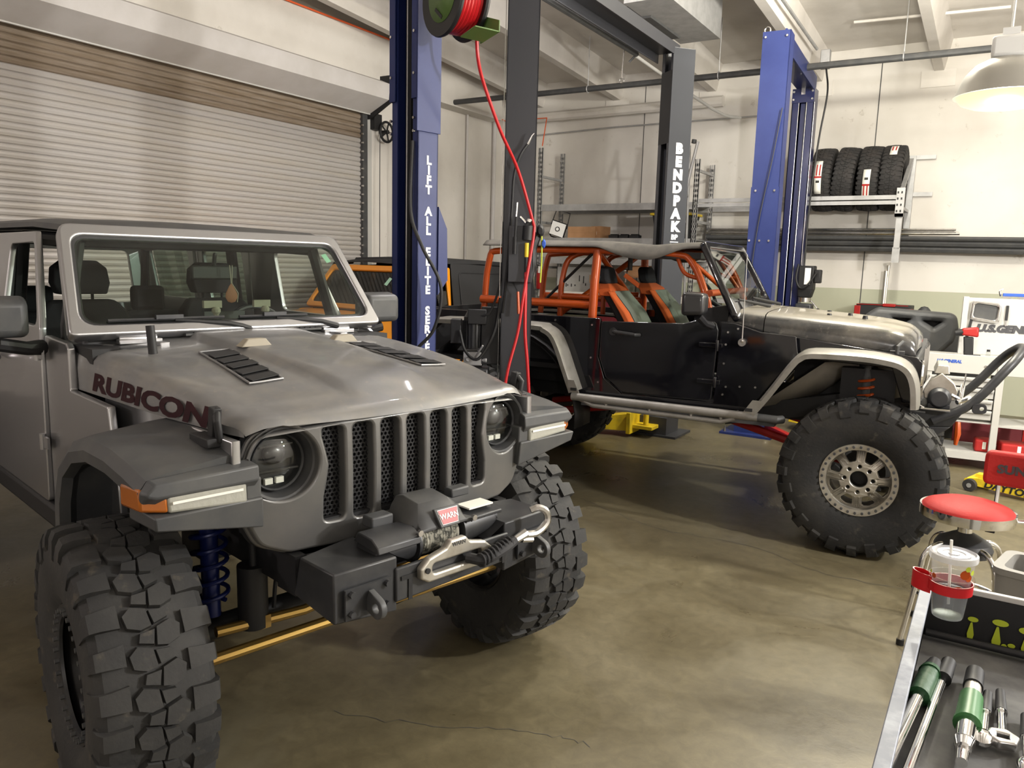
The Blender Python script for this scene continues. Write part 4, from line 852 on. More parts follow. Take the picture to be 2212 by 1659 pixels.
# ================================================================= BLACK CAR
M['flareb'] = mat('raw_alloy_flare', (.26,.25,.225), .42, .45, noise=(8,(.20,.19,.165),.45,.7))
M['liner'] = mat('pale_inner_fender', (.34,.31,.26), .6, noise=(5,(.26,.24,.20),.4,.7))
BJ = thing('open_off_road_car', 'black open-sided off-road car with orange roll cage and cream alloy flares', 'car', (-.845, 6.5037, 0), .07375)
def bplate(name, P, holes, m, s, y, th=.03, bev=.006, par=None, r=.012):
    v, f = plate(rpoly(P, r, 4), holes, th, bev); b = MB(); b.add([(x, s*y+d, z) for x, z, d in v], f); return b.build(name, m, par or BJ, ang=40)
for s in (-1, 1):
    bplate('body_side', [(-3.58, 1.475), (-1.862, 1.475), (-1.868, 1.17), (-1.81, 1.005), (-1.66, .895), (-.945, .905), (-.925, 1.44), (-.93, 1.50), (-.84, 1.50), (-.64, 1.445), (-.40, 1.43), (-.38, 1.30), (-.50, 1.14), (-.69, .88), (-.69, .835), (-2.02, .835), (-2.06, .93), (-2.22, 1.31), (-2.34, 1.38), (-3.3, 1.38), (-3.5, 1.22), (-3.55, 1.05), (-3.6, 1.0), (-3.6, 1.475)], [], M['bpaint'], s, .79)
    dr = bplate('door', [(-1.852, 1.455), (-1.856, 1.17), (-1.795, 1.015), (-1.65, .908), (-.958, .918), (-.938, 1.44), (-.96, 1.50), (-1.10, 1.505), (-1.2, 1.475)], [], M['bpaint'], s, .803, r=.03)
    b = MB(); b.tube([(-1.75, s*.82, 1.38), (-1.72, s*.855, 1.38), (-1.56, s*.855, 1.368), (-1.53, s*.82, 1.366)], .015, 8); b.cyl((-1.745, s*.815, 1.38), (-1.745, s*.835, 1.38), .03, n=18); b.build('door_handle', M['sblk'], dr)
    for z in (1.06, 1.33):
        b = MB(); b.b2((-1.07, s*.815, z-.015), (-.90, s*.835, z+.015)); b.cyl((-.935, s*.838, z-.04), (-.935, s*.838, z+.04), .013, n=10); b.build('door_hinge', M['bpaint'], dr, bev=.003)
    bplate('front_fender', [(-.60, 1.44), (.36, 1.335), (.40, 1.30), (.40, 1.02), (.30, 1.02), (.22, 1.25), (-.35, 1.27), (-.48, 1.1), (-.60, 1.0)], [], M['bpaint'], s, .70)
    b = MB()
    for x, z in ((-2.62, 1.44), (-1.93, 1.42), (-1.93, 1.16), (-1.86, .97), (-1.66, .855), (-1.55, .86), (-1.40, .858), (-1.06, .856), (-.90, .858), (-.76, .86), (-.88, .97), (-.86, 1.03), (-.76, 1.04), (-.65, 1.045), (-.885, 1.20), (-.88, 1.34), (-.87, 1.43), (-.80, 1.46), (-2.25, 1.44)): b.cyl((x, s*.80, z), (x, s*.812, z), .008, n=8)
    b.each('rivet', M['steel'], BJ)
    # alloy flares
    for nm, path in (('front_flare', [(-.655, .885), (-.56, 1.02), (-.42, 1.24), (-.36, 1.31), (-.27, 1.345), (.03, 1.35), (.20, 1.335), (.29, 1.31), (.35, 1.255), (.385, 1.16), (.40, 1.02)]), ('rear_flare', [(-2.0, .90), (-2.07, 1.07), (-2.14, 1.24), (-2.20, 1.34), (-2.28, 1.39), (-2.40, 1.41), (-3.25, 1.41), (-3.42, 1.34), (-3.52, 1.18), (-3.6, 1.0)])):
        pts = [p for p in spline([(x, z, 0) for x, z in path], 3)]; secs = []
        cx_ = (path[0][0]+path[-1][0])/2
        for i, p in enumerate(pts):
            t = (pts[min(i+1, len(pts)-1)]-pts[max(i-1, 0)]).normalized(); n = Vector((-t.y, t.x))
            if (Vector((p.x-cx_, p.y-.6))).dot(n) < 0: n = -n
            X, Z = p.x, p.y; w = .045
            secs.append([(X+n.x*.012, s*.70, Z+n.y*.012), (X+n.x*.004, s*.93, Z+n.y*.004), (X-n.x*.012, s*.965, Z-n.y*.012), (X-n.x*w, s*.965, Z-n.y*w), (X-n.x*w, s*.952, Z-n.y*w), (X-n.x*.022, s*.948, Z-n.y*.022), (X-n.x*.010, s*.70, Z-n.y*.010)])
        b = MB(); b.loft(secs); fl = b.build(nm, M['flareb'], BJ, ang=30)
        e = path[0]; q = (.03 if nm == 'front_flare' else .02)
        b = MB(); b.hexa([(e[0]-.045, s*.955, e[1]-.01), (e[0]+.045, s*.955, e[1]-.005), (e[0]+.045, s*.968, e[1]-.005), (e[0]-.045, s*.968, e[1]-.01), (e[0]-.02+.04*(1 if nm[0] == 'f' else -1), s*.955, e[1]+.09), (e[0]+.06+.04*(1 if nm[0] == 'f' else -1)-.02, s*.955, e[1]+.09), (e[0]+.06+.04*(1 if nm[0] == 'f' else -1)-.02, s*.968, e[1]+.09), (e[0]-.02+.04*(1 if nm[0] == 'f' else -1), s*.968, e[1]+.09)]); b.build('flare_foot', M['flareb'], fl)
        b = MB(); b.box((e[0]+.0, s*.971, e[1]+.02), (.05, .004, .022)); b.build('maker_plate', M['blk'], fl)
    # inner fender panels: pale sheet behind the wheel
    b = MB(); b.add([(-.68, s*.60, .86), (-.22, s*.56, 1.24), (.0, s*.5, 1.26), (.0, s*.42, 1.2), (-.30, s*.42, .95)], [(0, 1, 2, 3, 4)]); b.add([(.12, s*.52, 1.25), (.38, s*.62, 1.25), (.39, s*.66, 1.08), (.2, s*.5, 1.0)], [(0, 1, 2, 3)])
    b.add([(-.36, s*.70, 1.29), (.30, s*.70, 1.29), (.30, s*.45, 1.27), (-.36, s*.45, 1.27)], [(0, 1, 2, 3)]); b.build('inner_fender_panel', M['liner'], BJ, solid=.004)
    b = MB(); b.loft([[(-2.82+.76*cos(a), s*y, .62+.72*sin(a)) for y in (.45, .775)] for a in [radians(k) for k in range(-5, 186, 10)]], closed=False, caps=False); b.build('rear_arch_liner', M['blk'], BJ, solid=.01)
    # slider bars
    b = MB(); b.tube([(-2.04, s*.90, .85), (-.60, s*.90, .845)], .031, 14); b.tube([(-1.98, s*.90, .84), (-1.86, s*.90, .795), (-.86, s*.90, .785), (-.76, s*.90, .82)], .019, 10)
    for x in (-1.75, -1.40, -1.08, -.86): b.cyl((x, s*.90, .79), (x, s*.90, .845), .014, n=8)
    rs = b.build('rock_slider', M['slid'], BJ)
    b = MB(); b.tube([(-.60, s*.90, .845), (-.47, s*.90, .843), (-.44, s*.86, .843)], .03, 12); b.b2((-2.0, s*.66, .77), (-.5, s*.80, .83))
    b.build('slider_end', M['plastl'], rs)
    # mirror
    b = MB(); b.tube([(-.99, s*.81, 1.47), (-1.02, s*.90, 1.49), (-1.05, s*1.0, 1.55)], [.03, .026, .03], 8); mi = b.build('mirror_arm', M['glosb'], BJ)
    b = MB(); b.hexa([(-1.14, s*.93, 1.55), (-1.14, s*1.14, 1.55), (-.98, s*1.12, 1.56), (-.99, s*.94, 1.56), (-1.14, s*.93, 1.72), (-1.14, s*1.14, 1.72), (-.98, s*1.12, 1.71), (-.99, s*.94, 1.71)]); b.build('door_mirror', M['glosb'], mi, bev=.03, seg=4)
# cowl and hood
def bsec(x):
    w = interp([(-.9, .70), (-.64, .70), (.30, .60), (.40, .58)], x); zt = interp([(-.9, 1.60), (-.64, 1.585), (0, 1.55), (.22, 1.525), (.30, 1.505), (.35, 1.48), (.385, 1.44), (.40, 1.38)], x); zb = interp([(-.9, 1.47), (-.64, 1.425), (.4, 1.32)], x)
    P = [(w, zb), (w+.004, lerp(zb, zt, .3)), (w-.012, lerp(zb, zt, .62)), (w-.06, lerp(zb, zt, .86)), (w-.14, lerp(zb, zt, .95)), (w-.30, lerp(zb, zt, .985))]
    P += [(.18, zt), (0, zt)]
    L = [(-y, z) for y, z in P]+[(y, z) for y, z in P[-2::-1]]
    return [(x-.05*(y/.6)**2*sst(-.2, .4, x), y, z) for y, z in L]
b = MB(); b.loft([bsec(x) for x in (-.90, -.8, -.645)], closed=False, caps=False); b.build('cowl', M['bdust'], BJ, ang=50)
b = MB(); b.loft([bsec(x) for x in (-.638, -.5, -.3, -.1, .1, .2, .26, .30, .33, .36, .385, .395, .40)], closed=False, caps=False); bh = b.build('hood', M['bdust'], BJ, ang=50)
b = MB()
for x, y in ((-.25, -.25), (-.12, -.05), (.0, -.3), (-.3, .25)): b.cyl((x, y, 1.55), (x, y, 1.575), .02, .015, n=12)
b.each('hood_bumper', M['blk'], bh)
for s in (-1, 1):
    b = MB(); b.box((.24, s*.655, 1.34), (.09, .05, .05)); b.tube([(.24, s*.69, 1.30), (.24, s*.70, 1.40), (.27, s*.66, 1.43)], .012, 8); b.build('hood_latch', M['plast'], BJ)
# grille
v, f = plate(rpoly([(-.60, 1.32), (-.2, 1.40), (.2, 1.40), (.60, 1.32), (.60, 1.02), (.52, .96), (-.52, .96), (-.60, 1.02)], .03), [rpoly([(y-.03, 1.02), (y+.03, 1.02), (y+.03, 1.36), (y-.03, 1.36)], .02) for y in [-.315+.105*i for i in range(7)]]+[circ(-.49, 1.20, .095, 24), circ(.49, 1.20, .095, 24)], .04, .006)
b = MB(); b.add([(.405-.05*(y/.6)**2+d, y, z) for y, z, d in v], f); bg = b.build('grille_panel', M['sblk'], BJ)
b = MB()
for y in [-.3675+.105*i for i in range(8)]: b.b2((.425-.05*(y/.6)**2, y-.012, 1.0), (.44-.05*(y/.6)**2, y+.012, 1.37))
b.each('chrome_slat', M['chrome'], bg)
for s in (-1, 1):
    b = MB(); b.lathe([(.098, .0), (.09, .012), (.08, -.01), (.0, -.03)], FR((.40, s*.49, 1.20), (0, 1, 0), (0, 0, 1)), 28); hl = b.build('headlight', M['chrome'], BJ)
# windshield
WB2, WT2 = Vector((-.893, 0, 1.64)), Vector((-1.11, 0, 2.035)); WF2 = FR(WB2, (0, 1, 0), (WT2-WB2))
v, f = plate(rpoly([(-.775, -.15), (.775, -.15), (.70, .50), (-.70, .50)], .05), [rpoly([(-.70, .0), (.70, .0), (.645, .44), (-.645, .44)], .06)], .05, .012); b = MB(); b.add(v, f, WF2); bw = b.build('windshield_frame', M['bpaint'], BJ)
b = MB(); b.add([(x, y, 0) for x, y in rpoly([(-.70, .0), (.70, .0), (.645, .44), (-.645, .44)], .06)], [tuple(range(24))], WF2); b.build('windshield_glass', M['glass'], bw)
for y0, y1 in ((-.05, -.52), (.45, .02)):
    b = MB(); b.tube([(-.72, y0, 1.60), (-.80, lerp(y0, y1, .5), 1.63), (-.87, y1, 1.66)], [.014, .012, .007], 8); b.build('wiper_arm', M['blk'], BJ)
b = MB(); b.cyl((-.762, -.80, 1.365), (-.762, -.835, 1.365), .028, n=18); b.tube([(-.762, -.83, 1.37), (-.764, -.83, 1.60), (-.77, -.825, 1.99)], [.006, .004, .003], 6); b.ball((-.762, -.83, 1.375), .014, 8); b.build('antenna', M['steel'], BJ)
# cage
def cage(name, L, r=.03): 
    b = MB()
    for P in L: b.tube(P, r, 12)
    return b.each(name, M['orange'], BJ)
for s in (-1, 1):
    cage('cage_pillar', [[(-2.0, s*.64, 1.40), (-1.995, s*.63, 1.75), (-1.99, s*.60, 2.005)]], .036)
    cage('cage_top_rail', [spline([(-3.05, s*.58, 1.40), (-3.0, s*.585, 1.90), (-2.85, s*.59, 1.99), (-1.99, s*.60, 2.005), (-1.38, s*.60, 1.985), (-1.22, s*.61, 1.93), (-1.08, s*.65, 1.66), (-1.02, s*.67, 1.40)], 4)], .028)
    cage('cage_waist_rail', [[(-3.05, s*.62, 1.57), (-2.0, s*.62, 1.565)]], .034)
    cage('grab_handle', [spline([(-1.35, s*.58, 1.99), (-1.31, s*.56, 1.88), (-1.26, s*.56, 1.83), (-1.14, s*.58, 1.80)], 4)], .016)
    cage('cage_brace', [spline([(-2.35, s*.50, 1.42), (-2.34, s*.50, 1.75), (-2.28, s*.45, 1.95), (-2.0, s*.40, 2.02)], 5), [(-2.35, s*.50, 1.62), (-2.02, s*.55, 1.62)]], .024)
cage('cage_cross_bar', [[(-1.99, -.6, 2.00), (-1.99, .6, 2.00)], [(-1.38, -.6, 2.01), (-1.38, .6, 2.01)], [(-1.99, -.60, 2.0), (-2.0, .60, 1.45)], [(-1.06, -.66, 1.70), (-1.06, .66, 1.70)], [(-1.99, .6, 2.03), (-2.45, -.3, 1.45)]], .026)
cage('dash_brace', [[(-1.06, .40, 1.70), (-1.33, .58, 2.0)], [(-1.06, -.1, 1.70), (-1.33, -.5, 2.0)]], .018)
b = MB(); b.tube([(-2.02, -.58, 2.0), (-2.55, -.45, 1.55)], .012, 6); b.tube([(-1.97, -.60, 1.80), (-2.02, -.64, 1.50)], .014, 6); b.tube([(-1.8, -.35, 1.85), (-1.8, -.35, 2.0)], .02, 6); b.build('harness_strap', M['blk'], BJ)
# fabric top
def topz(u, v):
    x = lerp(-3.02, -1.13, u); y = lerp(-.68, .68, v); z = 2.085-.02*(2*abs(v-.5))**4
    sag = 0
    if -1.98 < x < -1.2: sag = sin(pi*(x+1.98)/.78)
    z -= sag*.02
    e = max(0, (2*abs(v-.5)-.88)/.12)
    dz = .035+.075*max(0, sin(pi*min(1, max(0, (x+1.98)/.72)))**1.5)*(1 if x > -1.98 else 0)
    z -= e*dz
    return (x, y*(1-.02*e), z+.006*sin(x*14+v*9)*sag)
b = MB(); b.grid(topz, 48, 40); b.build('fabric_top', M['fabric'], BJ, solid=.006, ang=60)
b = MB(); b.b2((-1.75, -.62, 1.955), (-1.15, .62, 2.0)); b.build('headliner_strip', M['blk'], BJ)
# interior
b = MB(); b.b2((-3.55, -.76, 1.04), (-2.0, .76, 1.08)); b.b2((-2.1, -.76, .84), (-.7, .76, .90)); b.b2((-3.6, -.76, 1.0), (-3.56, .76, 1.47)); b.b2((-.95, -.74, .9), (-.88, .74, 1.50)); b.hexa([(-1.2, -.70, 1.38), (-.9, -.70, 1.40), (-.9, .70, 1.40), (-1.2, .70, 1.38), (-1.12, -.70, 1.58), (-.9, -.70, 1.62), (-.9, .70, 1.62), (-1.12, .70, 1.58)]); b.b2((-2.9, -.55, .9), (-2.1, .55, 1.35)); b.build('tub_floor', M['blk'], BJ)
for s, y, xo in ((-1, -.36, -.05), (1, .40, .05)):
    def ss(q):
        a_ = [(-1.62, 1.25, .21, .10), (-1.78, 1.52, .22, .10), (-1.90, 1.68, .19, .07), (-1.93, 1.72, .12, .05)][q]; return (a_[0]+xo, *a_[1:])
    b = MB(); b.loft([[(x-.03, y+q*w, z) for q in (-1, 1)]+[(x+t, y+q*w, z) for q in (1, .6, -.6, -1)] for x, z, w, t in [ss(i) for i in range(4)]]); b.b2((-1.62, y-.25, 1.12), (-1.2, y+.25, 1.25)); se = b.build('racing_seat', M['seatb'], BJ, bev=.02)
    b = MB()
    for q in (-1,): b.loft([[(x+.045, y+q*(w+.03), z), (x+t-.005, y+q*(w+.032), z), (x+t+.02, y+q*(w-.02), z), (x+.045, y+q*(w-.02), z)] for x, z, w, t in [ss(i) for i in range(3)]])
    b.loft([[(x-.04, y+q, z) for q in (-w, w)]+[(x+t, y+q, z) for q in (w, -w)] for x, z, w, t in ((xo-1.885, 1.64, .21, .09), (xo-1.92, 1.70, .19, .08), (xo-1.94, 1.74, .10, .05))]); b.build('seat_bolster', M['orangef'], se, bev=.012)
    b = MB(); b.loft([[(x+t+.002, y+.02+q*w*.75, z) for q in (-1, 1)]+[(x+t+.035, y+.02+q*w*.62, z) for q in (1, -1)] for x, z, w, t in [ss(i) for i in range(3)]]); b.build('seat_insert', M['seatg'], se)
    b = MB(); b.loft([[(x-.045, y+q*w, z) for q in (-1, 1)]+[(x+.05, y+q*w, z) for q in (1, -1)] for x, z, w in ((xo-1.93, 1.735, .12), (xo-1.945, 1.78, .13), (xo-1.96, 1.85, .11), (xo-1.965, 1.88, .06))]); b.build('headrest', M['seatb'], se, bev=.02)
b = MB(); A = FR((-1.28, .33, 1.60), (0, 1, 0), (-.4, 0, .9)); b.tube([A @ Vector((.16*cos(q), .16*sin(q), 0)) for q in [2*pi*k/24 for k in range(24)]], .014, 8, loop=True); b.cyl(A @ Vector((-.16, 0, 0)), A @ Vector((.16, 0, 0)), .012); b.cyl((-1.28, .33, 1.6), (-1.1, .33, 1.5), .02); b.build('steering_wheel', M['blk'], BJ)
# bumper, winch, stinger
b = MB(); b.hexa([(.30, -.36, .80), (.62, -.36, .83), (.62, .36, .83), (.30, .36, .80), (.30, -.40, .95), (.68, -.38, .94), (.68, .38, .94), (.30, .40, .95)]); b.hexa([(.30, -.36, .72), (.52, -.36, .74), (.52, .36, .74), (.30, .36, .72), (.30, -.36, .80), (.62, -.36, .83), (.62, .36, .83), (.30, .36, .80)]); bb = b.build('front_bumper', M['sblk'], BJ, bev=.008)
b = MB(); b.b2((.42, -.42, .948), (.60, -.40, .956)); b.b2((.42, -.42, .65), (.60, -.25, .665)); b.each('bumper_edge_plate', M['alum'], bb)
b = MB(); b.tube(spline([(.50, -.36, .86), (.72, -.35, 1.0), (.92, -.30, 1.27), (1.0, -.15, 1.37), (1.02, 0, 1.385), (1.0, .15, 1.37), (.92, .30, 1.27), (.72, .35, 1.0), (.50, .36, .86)], 6), .031, 12); b.build('stinger_hoop', M['sblk'], BJ)
v, f = plate(rpoly([(-.05, -.035), (.04, -.035), (.04, .035), (-.05, .035)], .03), [circ(.01, 0, .014, 12)], .02, .003); b = MB(); b.add(v, f, FR((.78, -.37, .98), (1, 0, .1), (0, 0, 1))); b.build('tow_lug', M['sblk'], BJ)
b = MB(); b.cyl((.53, -.10, 1.02), (.53, .16, 1.02), .05, n=20); b.cyl((.53, -.33, 1.02), (.53, -.10, 1.02), .075, .085, 24); b.cyl((.53, -.36, 1.02), (.53, -.33, 1.02), .055, .075, 24); b.cyl((.53, .16, 1.02), (.53, .35, 1.02), .08, n=24); b.b2((.46, -.34, .95), (.60, .34, .98)); bw2 = b.build('winch', M['sblk'], BJ, bev=.004)
b = MB(); b.loft([[(.53+r*cos(a), y, 1.04+r*1.05*sin(a)) for a, r in ((-.3, .10), (.3, .115), (.8, .12), (1.57, .15), (2.34, .12), (2.84, .115), (3.44, .10))] for y in (-.30, -.20)]); b.hexa([(.48, -.28, 1.19), (.58, -.28, 1.19), (.58, .12, 1.19), (.48, .12, 1.19), (.50, -.26, 1.25), (.57, -.26, 1.25), (.57, .10, 1.25), (.50, .10, 1.25)]); b.build('winch_cover', M['alum'], bw2, bev=.006)
b = MB(); b.tube(spline([(.46, -.33, 1.17), (.42, -.36, 1.08), (.40, -.37, .98), (.44, -.38, .95)], 4), .010, 8); b.tube(spline([(.60, -.30, 1.05), (.66, -.28, 1.02), (.70, -.2, 1.0)], 4), .014, 8); b.build('winch_cable', M['steel'], bw2)
b = MB(); b.cyl((.66, -.25, .98), (.67, -.22, 1.12), .016); b.cyl((.64, -.30, 1.0), (.72, -.24, 1.03), .018, n=8); b.cyl((.67, -.25, 1.1), (.68, -.24, 1.20), .006, n=6); b.build('winch_clutch_lever', M['chrome'], bw2)
b = MB(); b.tube([(.66, -.30, .86), (.665, -.32, .78), (.66, -.32, .70)], [.018, .022, .012], 8); b.build('tow_hook', M['orange'], bb)
# chassis
b = MB(); b.cyl((.10, -.82, .53), (.10, .82, .53), .05); b.ball((.1, .2, .53), .16); b.cyl((-2.87, -.82, .53), (-2.87, .82, .53), .05); b.ball((-2.87, 0, .53), .17); b.build('axle', M['blk'], BJ)
b = MB()
for s in (-1, 1): b.b2((-3.2, s*.36, .78), (.45, s*.46, .93)); b.hexa([(-.9, s*.55, .70), (.38, s*.5, .98), (.38, s*.42, .98), (-.9, s*.42, .70), (-.9, s*.55, .84), (.38, s*.5, 1.12), (.38, s*.42, 1.12), (-.9, s*.42, .84)]); b.b2((-.1, s*.48, 1.0), (.25, s*.62, 1.22))
b.b2((-.45, -.36, .85), (.36, .36, 1.38)); b.b2((-2.1, -.60, .74), (-.7, .60, .84)); b.build('chassis_frame', M['blk'], BJ)
for s in (-1, 1):
    b = MB(); coil(b, (.07, s*.60, .70), (.065, s*.60, 1.17), .05, .010, 9); sp = b.build('coil_over_spring', M['orange'], BJ)
    b = MB(); b.cyl((.07, s*.60, .60), (.065, s*.60, 1.17), .034, n=14); b.cyl((.065, s*.60, 1.17), (.065, s*.60, 1.30), .032, .016, 14); b.build('shock_body', M['plastl'], sp)
    b = MB(); coil(b, (-2.78, s*.5, .65), (-2.76, s*.5, 1.0), .05, .010, 7); b.build('rear_spring', M['orange'], BJ)
    b = MB(); b.tube([(-2.8, s*.42, .55), (-1.7, s*.40, .74)], .03, 8); b.tube([(0.05, s*.5, .50), (-.9, s*.42, .72)], .032, 8); b.each('control_arm', M['red'], BJ)
for s in (-1, 1):
    wheel(BJ, 'front_wheel', (.10, s*.90, .53), -.03, s, .53, .37, .235, TB, 'alu', M['rubberb'], M['alum'])
    wheel(BJ, 'rear_wheel', (-2.87, s*.90, .53), 0, s, .53, .37, .235, TB, 'alu', M['rubberb'], M['alum'])
# ================================================================= YELLOW CAR
YJ = thing('yellow_off_road_car', 'bright yellow off-road car with black soft top parked behind the blue lift post', 'car', (-6.90, 6.15, 0), -pi/2-.12)
for s in (-1, 1):
    def yp(name, P, holes, m, y=.77, lean=.17, z0=1.22, par=YJ, th=.03):
        v, f = plate(rpoly(P, .025), [rpoly(h, .035) for h in holes], th, .006); b = MB(); b.add([(x, s*(y-max(0, z-z0)*lean)+d, z) for x, z, d in v], f); return b.build(name, m, par, ang=40)
    yp('body_side', [(-.30, .55), (-.33, .78), (-.42, 1.0), (-.60, 1.10), (-.80, 1.24), (-1.06, 1.25), (-1.06, .50), (-.5, .5)], [], M['ypaint'])
    w1 = [(-1.12, 1.27), (-1.92, 1.27), (-1.92, 1.72), (-1.33, 1.73)]
    d1 = yp('front_door', [(-1.07, .52), (-2.0, .52), (-2.0, 1.80), (-1.32, 1.80), (-1.08, 1.27)], [w1], M['ypaint'], .79)
    v, f = plate(rpoly(w1, .035), [], .004, 0); b = MB(); b.add([(x, s*(.785-max(0, z-1.22)*.17)+d, z) for x, z, d in v], f); b.build('door_glass', M['glassd'], d1)
    b = MB(); b.tube([(-1.90, s*.80, 1.10), (-1.88, s*.84, 1.105), (-1.73, s*.84, 1.105), (-1.71, s*.80, 1.10)], .016, 8); b.cyl((-1.89, s*.80, 1.1), (-1.89, s*.83, 1.1), .03, n=14); b.build('door_handle', M['blk'], d1)
    yp('rear_door', [(-2.01, .52), (-2.5, .52), (-2.75, .85), (-2.82, 1.08), (-2.01, 1.08)], [], M['ypaint'], .79)
    yp('rear_quarter', [(-2.83, .95), (-3.3, 1.0), (-3.5, .7), (-3.75, .6), (-3.75, 1.08), (-2.83, 1.08)], [], M['ypaint'], .78)
    v, f = plate(rpoly([(-2.01, 1.06), (-3.75, 1.06), (-3.72, 1.80), (-2.02, 1.86)], .04), [], .02, .008); b = MB(); b.add([(x, s*(.80-max(0, z-1.22)*.17)+d, z) for x, z, d in v], f); st = b.build('soft_top_side', M['blkcloth'], YJ)
    b = MB(); b.tube([(x, s*(.81-max(0, z-1.22)*.17), z) for x, z in rpoly([(-2.15, 1.20), (-3.6, 1.20), (-3.6, 1.72), (-2.15, 1.74)], .06)], .010, 6, loop=True); b.build('window_seam', M['blkcloth'], st)
    secs = []
    for x, z in [(-.44, .56), (-.40, .78), (-.30, .95), (-.12, 1.03), (.15, 1.03), (.38, .98), (.46, .85)]: secs.append([(x, s*.70, z+.03), (x, s*.90, z+.02), (x, s*.93, z-.02), (x, s*.91, z-.05), (x, s*.70, z-.02)])
    b = MB(); b.loft(secs); b.build('fender_flare', M['plastl'], YJ)
    for x in (.0, -3.0): wheel(YJ, 'front_wheel' if x == 0 else 'rear_wheel', (x, s*.80, .43), 0, s, .43, .28, .22, TG2, 'blk', M['side'], M['rimb'])
    if s < 0: continue
    b = MB(); b.hexa([(-1.10, s*.84, 1.20), (-1.10, s*1.08, 1.20), (-1.0, s*1.06, 1.21), (-1.0, s*.86, 1.21), (-1.10, s*.84, 1.40), (-1.10, s*1.08, 1.40), (-1.0, s*1.06, 1.38), (-1.0, s*.86, 1.38)]); b.tube([(-1.08, s*.78, 1.17), (-1.05, s*.95, 1.2)], .03, 8); b.build('door_mirror', M['blk'], YJ, bev=.02)
def ysec(x):
    w = interp([(-.85, .72), (.45, .62)], x); zt = interp([(-.85, 1.26), (0, 1.20), (.38, 1.13), (.45, 1.05)], x); zb = interp([(-.85, 1.1), (.45, 1.0)], x)
    P = [(w, zb), (w, lerp(zb, zt, .6)), (w-.05, lerp(zb, zt, .92)), (w-.2, zt-.005), (0, zt)]
    return [(x, -y, z) for y, z in P]+[(x, y, z) for y, z in P[-2::-1]]
b = MB(); b.loft([ysec(x) for x in (-.85, -.4, 0, .3, .38, .43, .45)], closed=False, caps=False); b.build('hood', M['ypaint'], YJ, ang=50)
v, f = plate(rpoly([(-.60, .62), (.60, .62), (.64, 1.0), (.5, 1.06), (-.5, 1.06), (-.64, 1.0)], .05), [rpoly([(y-.03, .68), (y+.03, .68), (y+.03, 1.0), (y-.03, 1.0)], .02) for y in [-.33+.11*i for i in range(7)]], .04, .006); b = MB(); b.add([(.44+d, y, z) for y, z, d in v], f); b.build('grille_panel', M['ypaint'], YJ)
WF3 = FR((-.93, 0, 1.31), (0, 1, 0), (-.36, 0, .50))
v, f = plate(rpoly([(-.775, -.05), (.775, -.05), (.69, .60), (-.69, .60)], .05), [rpoly([(-.71, .02), (.71, .02), (.63, .52), (-.63, .52)], .06)], .05, .01); b = MB(); b.add(v, f, WF3); w3 = b.build('windshield_frame', M['ypaint'], YJ)
b = MB(); g = rpoly([(-.71, .02), (.71, .02), (.63, .52), (-.63, .52)], .06); b.add([(x, y, 0) for x, y in g], [tuple(range(len(g)))], WF3); b.build('windshield_glass', M['glassd'], w3)
b = MB(); b.box((.50, .38, .004), (.06, .11, .002), WF3, rz=-.3); b.build('mint_sticker', M['mint'], w3)
b = MB(); b.loft([[(x, -w, z-.05), (x, -w+.04, z), (x, 0, z+.02), (x, w-.04, z), (x, w, z-.05)] for x, z, w in ((-1.25, 1.83, .69), (-1.6, 1.87, .69), (-1.62, 1.895, .69), (-2.6, 1.90, .69), (-3.4, 1.87, .69), (-3.74, 1.78, .68))], closed=False, caps=False); b.build('soft_top_roof', M['blkcloth'], YJ, solid=.01)
b = MB(); b.b2((-3.78, -.74, .55), (-3.72, .74, 1.08)); b.b2((-3.76, -.70, 1.08), (-3.74, .70, 1.78)); b.b2((-3.7, -.72, .48), (-.5, .72, .56)); b.b2((-1.08, -.70, .56), (-.95, .70, 1.25)); b.b2((.42, -.75, .52), (.72, .75, .68)); b.build('body_floor', M['blk'], YJ)
for y in (-.36, .36):
    b = MB(); b.b2((-1.85, y-.24, .75), (-1.35, y+.24, .95)); b.hexa([(-1.95, y-.24, .9), (-1.8, y-.24, .9), (-1.8, y+.24, .9), (-1.95, y+.24, .9), (-2.05, y-.16, 1.58), (-1.97, y-.16, 1.58), (-1.97, y+.16, 1.58), (-2.05, y+.16, 1.58)]); b.build('seat', M['seatb'], YJ, bev=.03)
b = MB()
for s in (-1, 1): b.tube([(-1.05, s*.66, 1.2), (-1.35, s*.6, 1.76), (-2.1, s*.58, 1.80), (-2.1, s*.6, .6)], .04, 8)
b.tube([(-2.1, -.58, 1.8), (-2.1, .58, 1.8)], .04, 8); b.build('roll_bar', M['blk'], YJ)
